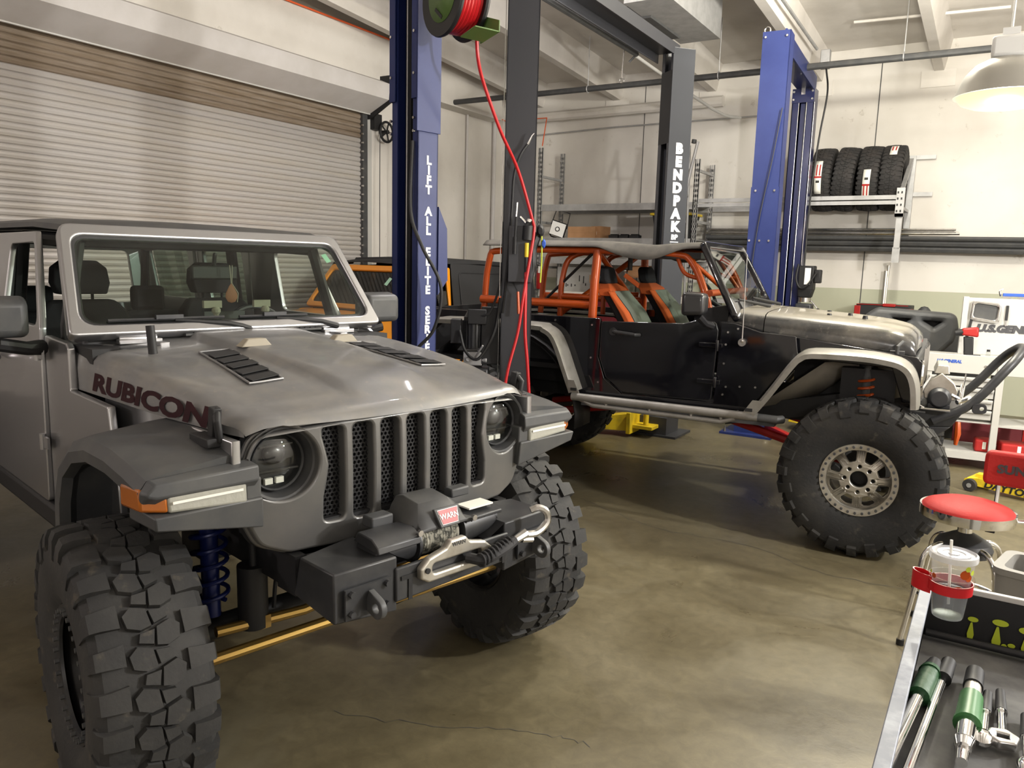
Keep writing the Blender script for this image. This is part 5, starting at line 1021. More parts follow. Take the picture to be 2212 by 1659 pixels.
# ================================================================= LIFTS
def chan(b, W, D, t, z0, z1, lip=.05, m=None):
    """C column: closed back at +y, open towards -y, width W along x"""
    b.b2((-W/2, D/2-t, z0), (W/2, D/2, z1), m); b.b2((-W/2, -D/2, z0), (-W/2+t, D/2, z1), m); b.b2((W/2-t, -D/2, z0), (W/2, D/2, z1), m)
    b.b2((-W/2, -D/2, z0), (-W/2+lip, -D/2+t, z1), m); b.b2((W/2-lip, -D/2, z0), (W/2, -D/2+t, z1), m); return b
def arm(par, m, P, label=None, name='lift_arm', w=.10, h=.10):
    b = MB()
    for (x0, y0, z0), (x1, y1, z1) in zip(P, P[1:]):
        d = Vector((x1-x0, y1-y0, 0)).normalized(); n = Vector((-d.y, d.x, 0))*w/2
        b.hexa([(x0-n.x, y0-n.y, z0), (x1-n.x, y1-n.y, z1), (x1+n.x, y1+n.y, z1), (x0+n.x, y0+n.y, z0), (x0-n.x, y0-n.y, z0+h), (x1-n.x, y1-n.y, z1+h), (x1+n.x, y1+n.y, z1+h), (x0+n.x, y0+n.y, z0+h)])
    b.cyl((P[-1][0], P[-1][1], P[-1][2]+h), (P[-1][0], P[-1][1], P[-1][2]+h+.05), .055, n=16)
    return b.build(name, m, par, bev=.006)
# --- near blue lift column
L1 = thing('blue_lift_column', 'tall blue lift column with white vertical lettering between the silver and yellow cars', 'car lift', (-3.36, 4.14, 0), -.21)
b = MB(); chan(b, .27, .165, .008, .02, 4.35, .055); L1c = b.build('column', M['blue'], L1)
b = MB(); b.b2((-.25, -.2, 0), (.25, .25, .02)); b.build('base_plate', M['blue'], L1)
b = MB(); b.b2((-.14, -.102, 2.90), (-.085, -.09, 4.3)); b.b2((.085, -.102, 2.90), (.146, -.09, 4.3)); b.b2((.136, -.102, 2.70), (.145, .095, 4.3)); b.b2((-.145, -.104, 3.72), (.146, -.09, 4.3)); b.b2((-.145, -.10, 2.90), (-.137, .09, 4.3)); b.build('extension_sleeve', M['blue'], L1, bev=.002)
b = MB()
for z in (2.70, 2.78, 3.05, 3.30, 3.62, 3.74):
    for x in (-.12, .115): b.cyl((x, -.10, z), (x, -.112, z), .009, n=8)
b.each('bolt', M['steel'], L1)
b = MB(); b.b2((-.075, -.02, .3), (-.015, .05, 4.3)); b.b2((.01, -.03, .3), (.07, .04, 4.3)); b.build('inner_rail', M['blk'], L1)
b = MB(); b.cyl((-.015, -.055, .1), (-.015, -.055, 4.3), .005, n=6); b.build('lift_cable', M['galv'], L1)
b = MB(); b.b2((-.11, -.16, 1.2), (.12, -.08, 1.75)); b.hexa([(-.02, .095, 1.62), (.135, .095, 1.62), (.135, .18, 1.68), (-.02, .18, 1.68), (-.02, .095, 2.30), (.135, .095, 2.30), (.135, .16, 2.20), (-.02, .16, 2.20)]); 
b = MB(); b.hexa([(.06, .095, 1.66), (.135, .095, 1.66), (.135, .18, 1.76), (.06, .18, 1.76), (.06, .095, 2.24), (.135, .095, 2.24), (.135, .17, 2.10), (.06, .17, 2.10)]); b.build('side_gusset', M['blue'], L1)
bx0 = .1355
W = FR((bx0+.001, .005, 0), (0, 1, 0), (0, 0, 1))
zt = 2.56
for ch in 'LIFT ALL ELITE SERIES':
    if ch != ' ':
        letters(ch, .074, W @ T3((0, zt-.035, 0)), L1c, M['letw'], off=.0035, ext=.0008, sx=1.1)
    zt -= .062 if ch != ' ' else .075
b = MB(); b.b2((-.55, -.40, 4.36), (.2, .12, 4.44)); b.build('top_bracket', M['blue'], L1)
b = MB(); b.tube(spline([(.10, -.10, 2.64), (.11, -.12, 2.2), (.20, -.10, 1.98), (.30, -.02, 1.72), (.26, -.04, 1.45), (.16, -.11, 1.30), (.11, -.11, 1.17), (.105, -.10, 1.05)], 8), .011, 8); b.build('hydraulic_hose', M['blk'], L1)
arm(L1, M['red'], [(-.1, -.2, .10), (-.5, -.8, .10)])
# small pipe end beside the column top
t = thing('red_capped_pipe_stub', 'short rusty pipe stub with red cap sticking out left of the blue column top', 'pipe', (-3.50, 4.02, 3.02))
t.location = (-3.62, 4.06, 3.66)
b = MB(); b.cyl((0, 0, 0), (.13, .05, .0), .022); b.cyl((.05, .02, 0), (.05, .02, .09), .012); b.build('pipe', M['plastl'], t)
b = MB(); b.cyl((-.035, -.01, 0), (.0, 0, 0), .032); b.build('cap', M['orange'], t)
# --- charcoal lift: near post, far post, overhead beam
L2 = thing('charcoal_lift', 'charcoal two post lift with white vertical lettering on its far post, around the black car', 'car lift', (0, 0, 0))
NPx, NPy = -3.075, 5.0
G = T3((NPx, NPy, 0)) @ Matrix.Rotation(radians(31), 4, 'Z') @ Matrix.Rotation(pi, 4, 'Z')
b = MB(); chan(b, .225, .22, .008, .02, 4.18, .06, G); npc = b.build('near_column', M['charc'], L2)
b = MB(); b.cyl(G @ Vector((.125, .11, .1)), G @ Vector((.125, .11, 4.1)), .003, n=6); b.build('column_cable', M['steel'], L2)
FPx, FPy = -3.19, 8.37
Gf = T3((FPx, FPy, 0)) @ Matrix.Rotation(radians(-40), 4, 'Z')   # local -y is the channel mouth, +x the lettered face
b = MB(); chan(b, .25, .25, .008, .02, 4.17, .06, Gf); fpc = b.build('far_column', M['charc'], L2)
b = MB(); b.b2((.122, -.135, .4), (.129, .125, 4.165), Gf); b.build('outer_face', mat('lift_grey', (.040,.042,.048), .7, 0, spec=.15), L2)
b = MB(); b.b2((-.10, -.03, .3), (.10, .06, 4.1), Gf); b.b2((-.125, -.127, 3.2), (.125, -.12, 3.95), Gf); b.build('inner_channel', M['blk'], L2)
Wf = Gf @ FR((.1305, -.005, 0), (0, 1, 0), (0, 0, 1)); zt = 3.20
for ch in 'BENDPAK':
    letters(ch, .142, Wf @ T3((0, zt-.06, 0)), fpc, M['letw'], off=.010, ext=.0008, sx=1.0); zt -= .137
letters('BP', .075, Wf @ T3((0, zt-.035, 0)), fpc, M['letw'], off=.003, ext=.0008)
b = MB()
for k in range(4): b.box((0, zt-.085-.022*k, .0005), (.10-.012*k, .009, .001), Wf)
b.box((-.03, zt-.20, .0005), (.03, .04, .001), Wf); b.box((.03, zt-.20, .0005), (.035, .03, .001), Wf, rz=.4)
b.build('maker_print', M['letw'], fpc)
b = MB(); d = Vector((FPx-NPx, FPy-NPy, 0)); n = Vector((-d.y, d.x, 0)).normalized()
def beam(b, a, c, w, z0, z1):
    a = Vector(a); c = Vector(c); n = Vector((-(c-a).y, (c-a).x, 0)).normalized()*w/2
    b.hexa([(a.x-n.x, a.y-n.y, z0), (c.x-n.x, c.y-n.y, z0), (c.x+n.x, c.y+n.y, z0), (a.x+n.x, a.y+n.y, z0), (a.x-n.x, a.y-n.y, z1), (c.x-n.x, c.y-n.y, z1), (c.x+n.x, c.y+n.y, z1), (a.x+n.x, a.y+n.y, z1)])
beam(b, (-3.28, 5.0), (-3.30, 8.35), .24, 4.15, 4.20); beam(b, (-3.40, 5.0), (-3.42, 8.35), .012, 4.06, 4.20); beam(b, (-3.16, 5.0), (-3.18, 8.35), .012, 4.10, 4.22); b.build('overhead_beam', M['charc'], L2)
b = MB(); b.tube([(-3.50, 5.0, 4.09), (-3.52, 8.0, 4.09)], .028, 8); b.tube([(-3.52, 8.0, 4.09), (-3.60, 8.0, 4.02)], .012, 6); b.build('shut_off_bar', M['plast'], L2)
b = MB(); b.tube([(-3.55, 7.75, 4.08), (-3.56, 7.75, 3.90), (-3.56, 7.75, 3.80)], .006, 6); b.tube([(-3.56+.025*cos(a), 7.75, 3.78+.025*sin(a)) for a in [2*pi*k/10 for k in range(10)]], .005, 6, loop=True); b.build('hook', M['steel'], L2)
b = MB(); b.b2((-.28, -.25, 0), (.30, .25, .025), T3((FPx, FPy, 0))); b.b2((-.22, -.22, .025), (.18, .16, .22), T3((FPx, FPy, 0))); b.build('base_plate', M['charc'], L2)
b = MB(); b.b2((-.25, -.25, 0), (.25, .25, .025), T3((NPx, NPy, 0))); b.build('base_plate', M['charc'], L2)
b = MB(); b.hexa([(-3.95, 7.75, .06), (-3.38, 7.95, .06), (-3.38, 8.15, .06), (-3.95, 7.95, .06), (-3.95, 7.75, .16), (-3.38, 7.95, .26), (-3.38, 8.15, .26), (-3.95, 7.95, .16)]); b.b2((-3.38, 7.88, .04), (-3.33, 8.2, .28)); b.b2((-3.33, 7.95, .10), (-3.10, 8.15, .14)); b.cyl((-3.2, 8.02, .14), (-3.2, 8.02, .30), .03); b.build('lift_arm', M['yel'], L2, bev=.005)
# cable box, switch and hook rail on the near post
CF = G @ FR((-.02, .125, 1.95), (-1, 0, 0), (0, 0, 1))
t = thing('control_box', 'flat dark grey control box on the front of the near charcoal post', 'control box', tuple(CF.to_translation()), rot=CF.to_euler())
b = MB(); b.b2((-.085, -.20, 0), (.085, .20, .085)); b.build('box_body', M['charc'], t, bev=.004)
t2 = thing('pneumatic_tools', 'black air tools and chrome couplers hooked on top of the grey control box', 'air tool', tuple((CF @ T3((0, 0, .09))).to_translation()), rot=CF.to_euler())
b = MB(); b.cyl((-.04, .12, .02), (-.035, .26, .02), .010); b.cyl((-.042, .0, .02), (-.04, .12, .02), .014); b.cyl((.045, .10, .02), (.05, .20, .02), .035); b.cyl((.03, .20, .02), (.08, .24, .02), .018); b.build('air_gun', M['blk'], t2)
b = MB(); b.cyl((-.035, .26, .02), (-.03, .36, .02), .006); b.cyl((-.01, .26, .03), (.03, .22, .03), .010); b.ball((.06, .235, .03), .02, 10); b.build('coupler', M['chrome'], t2)
t = thing('yellow_hose_coupling', 'yellow and brass coupling joining a red air hose below the control box', 'hose', tuple((CF @ T3((.045, .0, .11))).to_translation()), rot=CF.to_euler())
b = MB(); b.cyl((0, .08, 0), (0, -.02, 0), .015); b.build('coupling', M['yel'], t)
b = MB(); b.tube(spline([(0, -.02, 0), (.0, -.12, .0), (.0, -.18, .01), (.005, -.55, .02), (.03, -.80, .02), (.07, -1.3, .03), (.07, -1.35, .02)], 6), .012, 8); b.build('red_hose', M['redh'], t)
b = MB(); b.tube([(0, -.02, .0), (0, -.17, .0)], .013, 8); b.build('hose_sleeve', M['blk'], t)
t = thing('red_screwdriver', 'small orange-red air hose end hanging under the control box', 'hose', tuple((CF @ T3((-.01, -.33, .03))).to_translation()), rot=CF.to_euler())
b = MB(); b.tube([(0, .06, 0), (.005, -.02, .01), (.01, -.10, .015)], .010, 8); b.build('hose_end', M['orange'], t)
b = MB(); b.tube(spline([(0, .06, 0), (-.04, .14, 0), (-.04, .2, 0)], 4), .004, 6); b.build('cord', M['blk'], t)
t = thing('safety_release_cable', 'black curved release cable with bare metal tip on the near charcoal post', 'cable', tuple((G @ Vector((-.02, .128, 2.62))).to_list() if hasattr((G @ Vector((0,0,0))), 'to_list') else (G @ Vector((-.02, .128, 2.62)))[:]), rot=CF.to_euler())
b = MB(); b.tube(spline([(.03, .10, .02), (-.02, .02, .03), (-.06, -.12, .02), (-.07, -.35, .01), (-.09, -.75, .01), (-.12, -1.1, .01)], 6), .010, 8); b.build('cable', M['blk'], t)
b = MB(); b.tube([(.03, .10, .02), (.06, .16, .03), (.075, .175, .03)], [.010, .006, .005], 6); b.build('cable_tip', M['steel'], t)
t = thing('coiled_gear_on_hook', 'black, green and blue straps hooked on the right edge of the near charcoal post', 'straps', tuple((G @ Vector((-.14, .10, 2.0)))[:]), rot=CF.to_euler())
b = MB(); b.ball((.02, .12, .02), .05, 12, sc=(.6, 1, 1)); b.tube(spline([(.0, .1, 0), (-.03, .0, .02), (-.03, -.15, .03), (-.05, -.25, .03)], 5), [.035]*5+[.03]*5+[.02]*6, 8); b.build('black_strap', M['blk'], t)
b = MB(); b.tube(spline([(0, .08, .03), (.015, .12, .04), (.03, .08, .04), (.035, -.10, .04), (.03, -.25, .04)], 5), .006, 6); b.build('lime_cord', M['lime'], t)
b = MB(); b.ball((.045, .03, .03), .03, 10, sc=(.6, 1.2, 1)); b.build('blue_strap', M['bluep'], t)
# hydraulic power unit on the near post
P0 = G @ Vector((.30, .02, 0))
t = thing('hydraulic_power_unit', 'black finned motor and oil tank bracketed left of the near charcoal post', 'power unit', (P0.x-.02, P0.y, -.12), rz=radians(31))
b = MB(); b.cyl((0, 0, 1.36), (0, 0, 1.60), .075, n=24)
for k in range(20): a = 2*pi*k/20; b.box((.078*cos(a), .078*sin(a), 1.47), (.016, .005, .20), rz=a)
b.cyl((0, 0, 1.60), (0, 0, 1.64), .07, .05, 24); b.build('motor', M['sblk'], t)
b = MB(); b.b2((-.17, -.06, 1.40), (-.09, .06, 1.58)); b.b2((.06, -.07, 1.25), (.20, -.02, 1.68)); b.b2((-.04, -.10, 1.55), (.10, -.07, 1.66)); b.build('switch_box', M['blk'], t, bev=.006)
b = MB(); b.b2((-.07, -.07, 1.24), (.07, .07, 1.34)); b.cyl((-.03, -.08, 1.29), (-.03, -.13, 1.29), .018); b.cyl((.07, -.05, 1.28), (.11, -.06, 1.28), .02); b.cyl((.02, -.09, 1.30), (.08, -.13, 1.40), .008); b.build('pump_block', M['galv'], t, bev=.005)
b = MB(); b.b2((-.09, -.10, .75), (.12, .10, 1.22)); b.build('oil_tank', M['sblk'], t, bev=.015)
b = MB(); b.b2((.13, -.09, .98), (.20, -.085, 1.16)); b.build('warning_plate', M['galv'], t)
b = MB(); b.tube(spline([(.0, -.08, 1.62), (.12, -.10, 1.64), (.20, -.08, 1.9), (.21, -.06, 2.3)], 6), .010, 6); b.tube(spline([(-.10, -.07, 1.5), (-.05, -.12, 1.35), (.05, -.14, 1.30), (.16, -.11, 1.5), (.2, -.1, 1.75)], 6), .012, 6); b.tube(spline([(-.08, -.05, 1.28), (-.16, -.06, 1.15), (-.2, -.05, 1.0)], 4), .012, 6); b.build('hoses', M['blk'], t)
# wall bracket/flat part behind; hose reel
RP = Vector((-2.92, 3.97, 3.43))
t = thing('air_hose_reel', 'green and black hose reel with red hose hanging above the two near lift columns', 'hose reel', tuple(RP), rz=radians(-113))
RM = FR((0, 0, 0), (0, 1, 0), (0, 0, 1))   # wheel axis = x
b = MB()
for x in (-.085, .085): b.lathe([(.15, x-.010), (.23, x-.014), (.235, x), (.23, x+.014), (.15, x+.010)], RM, 48)
b.each('reel_flange', M['blk'], t)
b = MB()
for x in (.096, -.096): b.disc(.155, x, RM, 40)
b.each('reel_disc', M['green'], t, solid=.004)
b = MB()
for k in range(7): b.tube([(-.066+.022*k, .19*cos(a), .19*sin(a)) for a in [2*pi*j/36 for j in range(36)]], .014, 8, loop=True)
b.build('wound_hose', M['redh'], t)
b = MB(); b.cyl((-.14, 0, 0), (.16, 0, 0), .03); b.build('axle', M['plastl'], t)
b = MB(); b.hexa([(-.11, .14, -.26), (.05, .14, -.26), (.05, .30, -.235), (-.11, .30, -.235), (-.11, .14, -.252), (.05, .14, -.252), (.05, .30, -.227), (-.11, .30, -.227)]); b.hexa([(-.118, .10, -.26), (-.11, .10, -.26), (-.11, .30, -.235), (-.118, .30, -.235), (-.118, .10, -.10), (-.11, .10, -.10), (-.11, .30, -.17), (-.118, .30, -.17)]); b.b2((-.16, -.05, -.05), (-.15, .05, .45)); b.build('reel_bracket', M['green'], t, bev=.002)
b = MB(); b.box((0.101, -.03, -.10), (.002, .02, .10), rx=.9); b.build('disc_mark', M['blk'], t)
b = MB(); b.tube(spline([(-2.872, 4.13, 3.35), (-2.874, 4.126, 3.24), (-2.88, 4.156, 3.115), (-2.896, 4.244, 2.998), (-2.892, 4.438, 2.746), (-2.897, 4.689, 2.509), (-2.865, 4.84, 2.194), (-2.86, 4.86, 2.114), (-2.875, 4.84, 1.916), (-2.896, 4.80, 1.652), (-2.916, 4.768, 1.388), (-2.952, 4.685, 1.057), (-2.97, 4.66, .6), (-2.98, 4.6, .03), (-2.9, 4.5, .015)], 6), .011, 8)
tag(b.build('red_air_hose', M['redh']), 'long red air hose running from the reel across the charcoal post down to the floor', 'hose')
# --- far blue lift
L3 = thing('far_blue_lift', 'far blue lift: tall plain blue post in front of a dark railed post', 'car lift', (0, 0, 0))
G3 = T3((-2.32, 9.02, 0)) @ Matrix.Rotation(radians(4), 4, 'Z') @ Matrix.Rotation(pi, 4, 'Z')
b = MB(); chan(b, .29, .24, .008, .02, 4.40, .06, G3); b.b2((-.152, -.1, .02), (-.145, .128, 2.78), G3); b.b2((.145, -.1, .02), (.152, .128, 2.78), G3); b.b2((-.152, .12, .02), (.152, .128, 2.78), G3); b.build('near_column', M['blue'], L3)
b = MB()
for x, z in ((-.11, 4.34), (.11, 4.34), (-.10, 2.74), (.10, 2.74), (.13, 2.2), (.02, 2.2), (-.08, 2.2)): b.cyl(G3 @ Vector((x, .12, z)), G3 @ Vector((x, .14, z)), .012, n=8)
b.tube([G3 @ Vector((.11+.03*cos(a), .06, 4.43+.03*sin(a))) for a in [2*pi*k/12 for k in range(12)]], .009, 6, loop=True); b.each('bolt', M['steel'], L3)
b = MB(); b.tube(spline([G3 @ Vector((-.12, .15, 3.6)), G3 @ Vector((-.06, .15, 3.1)), G3 @ Vector((.04, .15, 2.4)), G3 @ Vector((.08, .15, 1.8)), G3 @ Vector((.06, .15, 1.2))], 6), .006, 6); b.build('post_cable', M['blk'], L3)
b = MB(); b.b2((-.28, -.22, 0), (.30, .25, .025), T3((-2.32, 9.0, 0))); b.build('base_plate', M['blue'], L3)
b = MB()
for x, y in ((-2.55, 8.83), (-2.08, 8.83)): b.cyl((x, y, .02), (x, y, .09), .02, .008, 8)
b.each('anchor_bolt', M['steel'], L3)
G4 = T3((-2.51, 11.36, 0))
b = MB(); chan(b, .285, .22, .01, .02, 4.28, .085, G4); b.b2((-.1425, -.125, 4.10), (.1425, -.11, 4.28), G4); b.build('rear_column', M['blued'], L3)
b = MB()
for x in (-.055, .045): b.cyl((-2.51+x, 11.26, .1), (-2.51+x, 11.26, 4.12), .005, n=6)
b.box((-2.36, 11.245, 2.1), (.006, .006, 4.0)); b.box((-2.51, 11.23, 4.26), (.05, .02, .12)); b.each('lift_cable', M['steel'], L3)
b = MB(); b.b2((-.035, -.06, .3), (.025, .1, 4.1), G4); b.build('inner_rail', M['blued'], L3)
b = MB()
for x in (-.12, .12):
    for z in (4.14, 4.24): b.cyl((-2.51+x, 11.24, z), (-2.51+x, 11.22, z), .014, n=8)
b.each('top_bolt', M['steel'], L3)
b = MB(); beam(b, (-2.38, 9.0), (-2.51, 11.36), .20, 4.28, 4.42); b.build('overhead_beam', M['blued'], L3)
b = MB(); beam(b, (-2.24, 9.0), (-2.39, 11.36), .02, 4.25, 4.44); b.build('beam_lip', M['blue'], L3)
b = MB(); b.b2((-.2, -.14, .9), (.2, -.10, 1.3), G4); b.build('carriage', M['blk'], L3)
arm(L3, M['red'], [(-2.15, 9.15, .06), (-1.75, 8.62, .07), (-1.35, 8.2, .07)], w=.07, h=.05)
b = MB(); b.hexa([(-2.0, 9.5, .1), (-1.45, 9.3, .1), (-1.45, 9.75, .1), (-2.0, 9.8, .1), (-1.95, 9.5, .22), (-1.45, 9.3, .27), (-1.45, 9.75, .27), (-1.95, 9.8, .22)]); b.build('yellow_lift_arm', M['yel'], L3, bev=.006)
t = thing('rear_hydraulic_power_unit', 'black hydraulic power unit with white label right of the dark railed blue post', 'power unit', (-2.22, 11.22, 0.02)); t.scale = (.95, .95, 1)
b = MB(); b.b2((-.15, -.1, 1.60), (.06, .1, 1.93)); b.hexa([(-.14, -.08, 1.50), (.03, -.08, 1.50), (.03, .08, 1.50), (-.14, .08, 1.50), (-.15, -.1, 1.62), (.06, -.1, 1.62), (.06, .1, 1.62), (-.15, .1, 1.62)]); b.b2((.06, -.08, 1.70), (.15, .05, 1.88)); b.build('motor', M['blk'], t, bev=.015)
b = MB(); b.b2((-.06, -.112, 1.68), (.02, -.105, 1.90)); b.build('label_plate', M['letw'], t)
b = MB(); b.cyl((-.06, 0, 1.44), (-.06, 0, 1.50), .09, n=20); b.cyl((.04, -.02, 1.46), (.14, -.06, 1.36), .008, n=6); b.build('pump', M['steel'], t)
b = MB(); b.b2((-.16, -.11, .80), (.06, .10, 1.42)); b.build('oil_tank', M['charc'], t, bev=.02)
b = MB(); b.tube(spline([(-.16, -.08, 1.95), (-.17, -.12, 1.75), (-.10, -.14, 1.63), (.0, -.14, 1.68), (.10, -.12, 1.84)], 6), .014, 8); b.ball((.15, -.06, 1.35), .02, 8); b.build('cable', M['blk'], t)
# ================================================================= BACK WALL RACKS
def upright(b, x, y, z1, w=.075, d=.04, holes=True):
    b.b2((x-w/2, y-d/2, 0), (x-w/2+.008, y+d/2, z1)); b.b2((x+w/2-.008, y-d/2, 0), (x+w/2, y+d/2, z1))
    n = int(z1/.075)
    b.b2((x-w/2, y-d/2, 0), (x-w*.30, y-d/2+.006, z1)); b.b2((x+w*.30, y-d/2, 0), (x+w/2, y-d/2+.006, z1)); b.b2((x-w*.10, y-d/2, 0), (x+w*.10, y-d/2+.006, z1))
    for k in range(n): b.b2((x-w/2, y-d/2, k*.075), (x+w/2, y-d/2+.006, k*.075+.04))
R = thing('storage_rack', 'grey steel storage rack on the back wall left of the lettered charcoal post', 'rack', (0, 0, 0))
for x in (-6.73, -4.03):
    z1 = 3.78 if x < -5 else 3.48
    b = MB(); upright(b, x, 11.60, z1); upright(b, x-.02 if x > -5 else x, 12.36, z1)
    for z in (3.3, 2.55, 1.8, 1.0):
        b.b2((x-.015, 11.6, z), (x+.015, 12.36, z+.04))
    b.build('upright_frame', M['galv'], R)
for z, nm in ((2.78, 'shelf'), (2.24, 'shelf'), (1.92, 'shelf'), (1.36, 'shelf')):
    b = MB(); b.b2((-6.70, 11.58, z-.03), (-4.05, 11.62, z+.075)); b.b2((-6.70, 12.33, z-.03), (-4.05, 12.37, z+.07)); b.b2((-6.70, 11.6, z+.055), (-4.05, 12.36, z+.07)); b.build(nm, M['galv'] if z > 1.5 else M['ceil'], R)
R2 = thing('shelf_extension', 'long grey two rail wall shelf carrying the four new tyres', 'shelf', (0, 0, 0))
b = MB(); b.b2((-4.0, 11.58, 2.78), (-1.30, 11.62, 2.83)); b.b2((-4.0, 11.58, 2.845), (-1.30, 11.615, 2.90)); b.b2((-4.0, 12.33, 2.76), (-1.30, 12.37, 2.84)); b.each('rail', M['galv'], R2)
b = MB(); b.b2((-4.0, 12.3, 2.34), (-1.30, 12.36, 2.40)); b.build('lower_rail', M['galv'], R2)
b = MB(); b.b2((-1.30, 11.56, 2.62), (-1.20, 11.60, 2.99)); b.b2((-1.30, 11.56, 2.62), (-1.20, 11.66, 2.66))
b.hexa([(-1.27, 11.58, 2.96), (-1.22, 11.58, 2.96), (-1.22, 11.64, 2.96), (-1.27, 11.64, 2.96), (-1.27, 12.38, 3.46), (-1.22, 12.38, 3.46), (-1.22, 12.44, 3.46), (-1.27, 12.44, 3.46)]); b.b2((-1.27, 12.40, 2.35), (-1.19, 12.46, 3.50)); b.b2((-1.27, 11.6, 2.72), (-1.22, 12.44, 2.76))
for z in (3.45, 2.95): b.b2((-1.35, 12.44, z), (-.95, 12.47, z+.055))
b.b2((-1.28, 11.6, 2.2), (-1.21, 11.68, 2.66)); b.b2((-1.29, 11.60, 2.02), (-1.20, 11.64, 2.22)); b.build('end_bracket', M['galv'], R2)
b = MB()
for z in (2.66, 2.74, 2.82, 2.90):
    for x in (-1.28, -1.235): b.box((x, 11.557, z+.03), (.018, .004, .028))
b.build('bracket_slots', M['blk'], R2)
# long stock lying in the brackets
b = MB()
for k, (y, z, x1) in enumerate(((12.15, 2.48, -.6), (12.20, 2.44, -.57), (12.10, 2.42, -.55), (12.25, 2.465, -.62))): b.cyl((-4.0, y, z), (x1, y, z+.0), .016, n=8)
for k in range(1): tag(b.build('steel_tubes', M['steel']), 'bright bare steel tubes lying over the brackets below the tyre shelf', 'tubes', kind='stuff')
b = MB()
for y, z, r in ((12.3, 2.34, .05), (12.2, 2.30, .05), (12.4, 2.30, .05), (12.25, 2.22, .045), (12.12, 2.36, .03)): b.tube([(-4.0, y, z), (-1.2, y, z), (2.5, y+.02, z-.05*(y-12.0)*3)], r, 8)
tag(b.build('black_pipes', M['plast']), 'bundle of black plastic pipes along the back wall below the tyre shelf', 'pipes', kind='stuff')
# tyres on the shelf
TS = tyre(.435, .262, .21, 40, dep=.012)
for k, (x, ti, lab, st) in enumerate(((-2.28, 0, 'leftmost new black tyre on the wall shelf, long sticker low on its tread', 1), (-1.99, .10, 'second new tyre from the left on the wall shelf, no sticker, leaning', 0), (-1.68, .04, 'third new tyre from the left on the wall shelf, sticker hanging over the rail', 2), (-1.40, .02, 'rightmost new tyre on the wall shelf, small sticker at its top', 3))):
    t = thing('new_tyre', lab, 'tyre', (x, 11.98, 3.155), group='new tyres on the wall shelf')
    b = MB(); b.add(TS.v, TS.f, Matrix.Rotation(ti, 4, 'Y') @ Matrix.Rotation(pi/2, 4, 'Y')); b.build('tyre_carcass', M['side'], t, ang=30)
    if st:
        z0, z1 = {1: (-.22, .22), 2: (-.30, .08), 3: (.27, .40)}[st]; xo = {1: -.02, 2: .0, 3: .0}[st]
        def sp(z, dx): 
            y = -sqrt(max(.441**2-z*z, 0)); return (xo+dx+ti*z, y-.002, z)
        L = [(lerp(z0, z1, i/8)) for i in range(9)]
        b = MB(); b.grid(lambda u, v: sp(lerp(z0, z1, u), lerp(-.045, .045, v)), 8, 2); s_ = b.build('tread_sticker', M['paper'], t, solid=.002)
        b = MB(); za, zb = (0.02, .17) if st == 1 else ((-.30, -.13) if st == 2 else (.33, .39))
        for dx in (-.028, .012): b.grid(lambda u, v: tuple(Vector(sp(lerp(za, zb, u), lerp(dx, dx+.016, v)))+Vector((0, -.003, 0))), 4, 1)
        zc_ = .0 if st == 1 else -.12
        if st < 3: b.grid(lambda u, v: tuple(Vector(sp(lerp(zc_-.012, zc_+.012, u), lerp(-.045, .045, v)))+Vector((0, -.003, 0))), 2, 1)
        b.build('sticker_print', M['redv'], t)
        if st < 3:
            b = MB(); q = -.06 if st == 1 else -.04; b.box(tuple(Vector(sp(q, 0))+Vector((0, -.004, 0))), (.045, .003, .03)); b.build('sticker_mark', M['blk'], t)
# step ladder
t = thing('folding_ladder', 'bare aluminium folding ladder standing right of the lettered charcoal post', 'ladder', (-4.05, 11.02, 0))
b = MB()
for x in (-.32, .06): b.tube([(x, -.15, 0), (x, .0, 2.9), (x+.05, .06, 3.3), (x+.10, .12, 3.66)], .024, 8)
for x in (-.30, .02): b.tube([(x, .42, 0), (x, .22, 3.3), (x-.0, .18, 3.62)], .02, 8)
b.each('rail', M['galv'], t)
b = MB()
for k in range(9): b.cyl((-.32, -.15+.012*k*3, .35+.365*k), (.07, -.15+.012*k*3, .35+.365*k), .02, n=8)
b.each('rung', M['galv'], t)
b = MB(); b.cyl((.10, .12, 3.64), (.105, .125, 3.69), .034); b.build('end_cap', M['plast'], t)
# things on the rack
t = thing('work_light', 'square LED work light with bent handle standing tilted on the rack', 'work light', (-6.46, 11.70, 2.31), rot=(.1, .30, .25))
b = MB(); b.b2((-.13, -.03, .04), (.13, .03, .28)); b.build('housing', M['blk'], t, bev=.006)
b = MB(); b.b2((-.12, -.04, .05), (.12, -.031, .27)); b.build('reflector', M['letw'], t); b = MB(); b.cyl((0, -.041, .16), (0, -.05, .16), .04, n=20); b.build('led_disc', M['blk'], t)
b = MB(); b.cyl((0, -.051, .16), (0, -.054, .16), .026, n=20); b.build('led_centre', M['letw'], t)
b = MB(); b.tube([(-.14, 0, .2), (-.12, 0, .46), (.12, 0, .46), (.14, 0, .2)], .009, 6); b.tube([(-.14, .02, .05), (-.1, .06, .0), (.1, .06, .0), (.14, .02, .05)], .012, 6); b.build('handle', M['blk'], t)
def carton(loc, d, rz, lab, m='card'):
    t = thing('cardboard_box', lab, 'box', loc, rz=rz); b = MB(); b.b2((-d[0]/2, -d[1]/2, 0), (d[0]/2, d[1]/2, d[2])); b.build('carton', M[m], t)
    b = MB(); b.box((0, -d[1]/2-.001, d[2]*.5), (d[0]*.99, .002, .004)); b.build('seam', M['wood'], t); return t
carton((-5.98, 11.85, 2.31), (.50, .30, .19), .02, 'long flat cardboard box on the rack shelf above the open car')
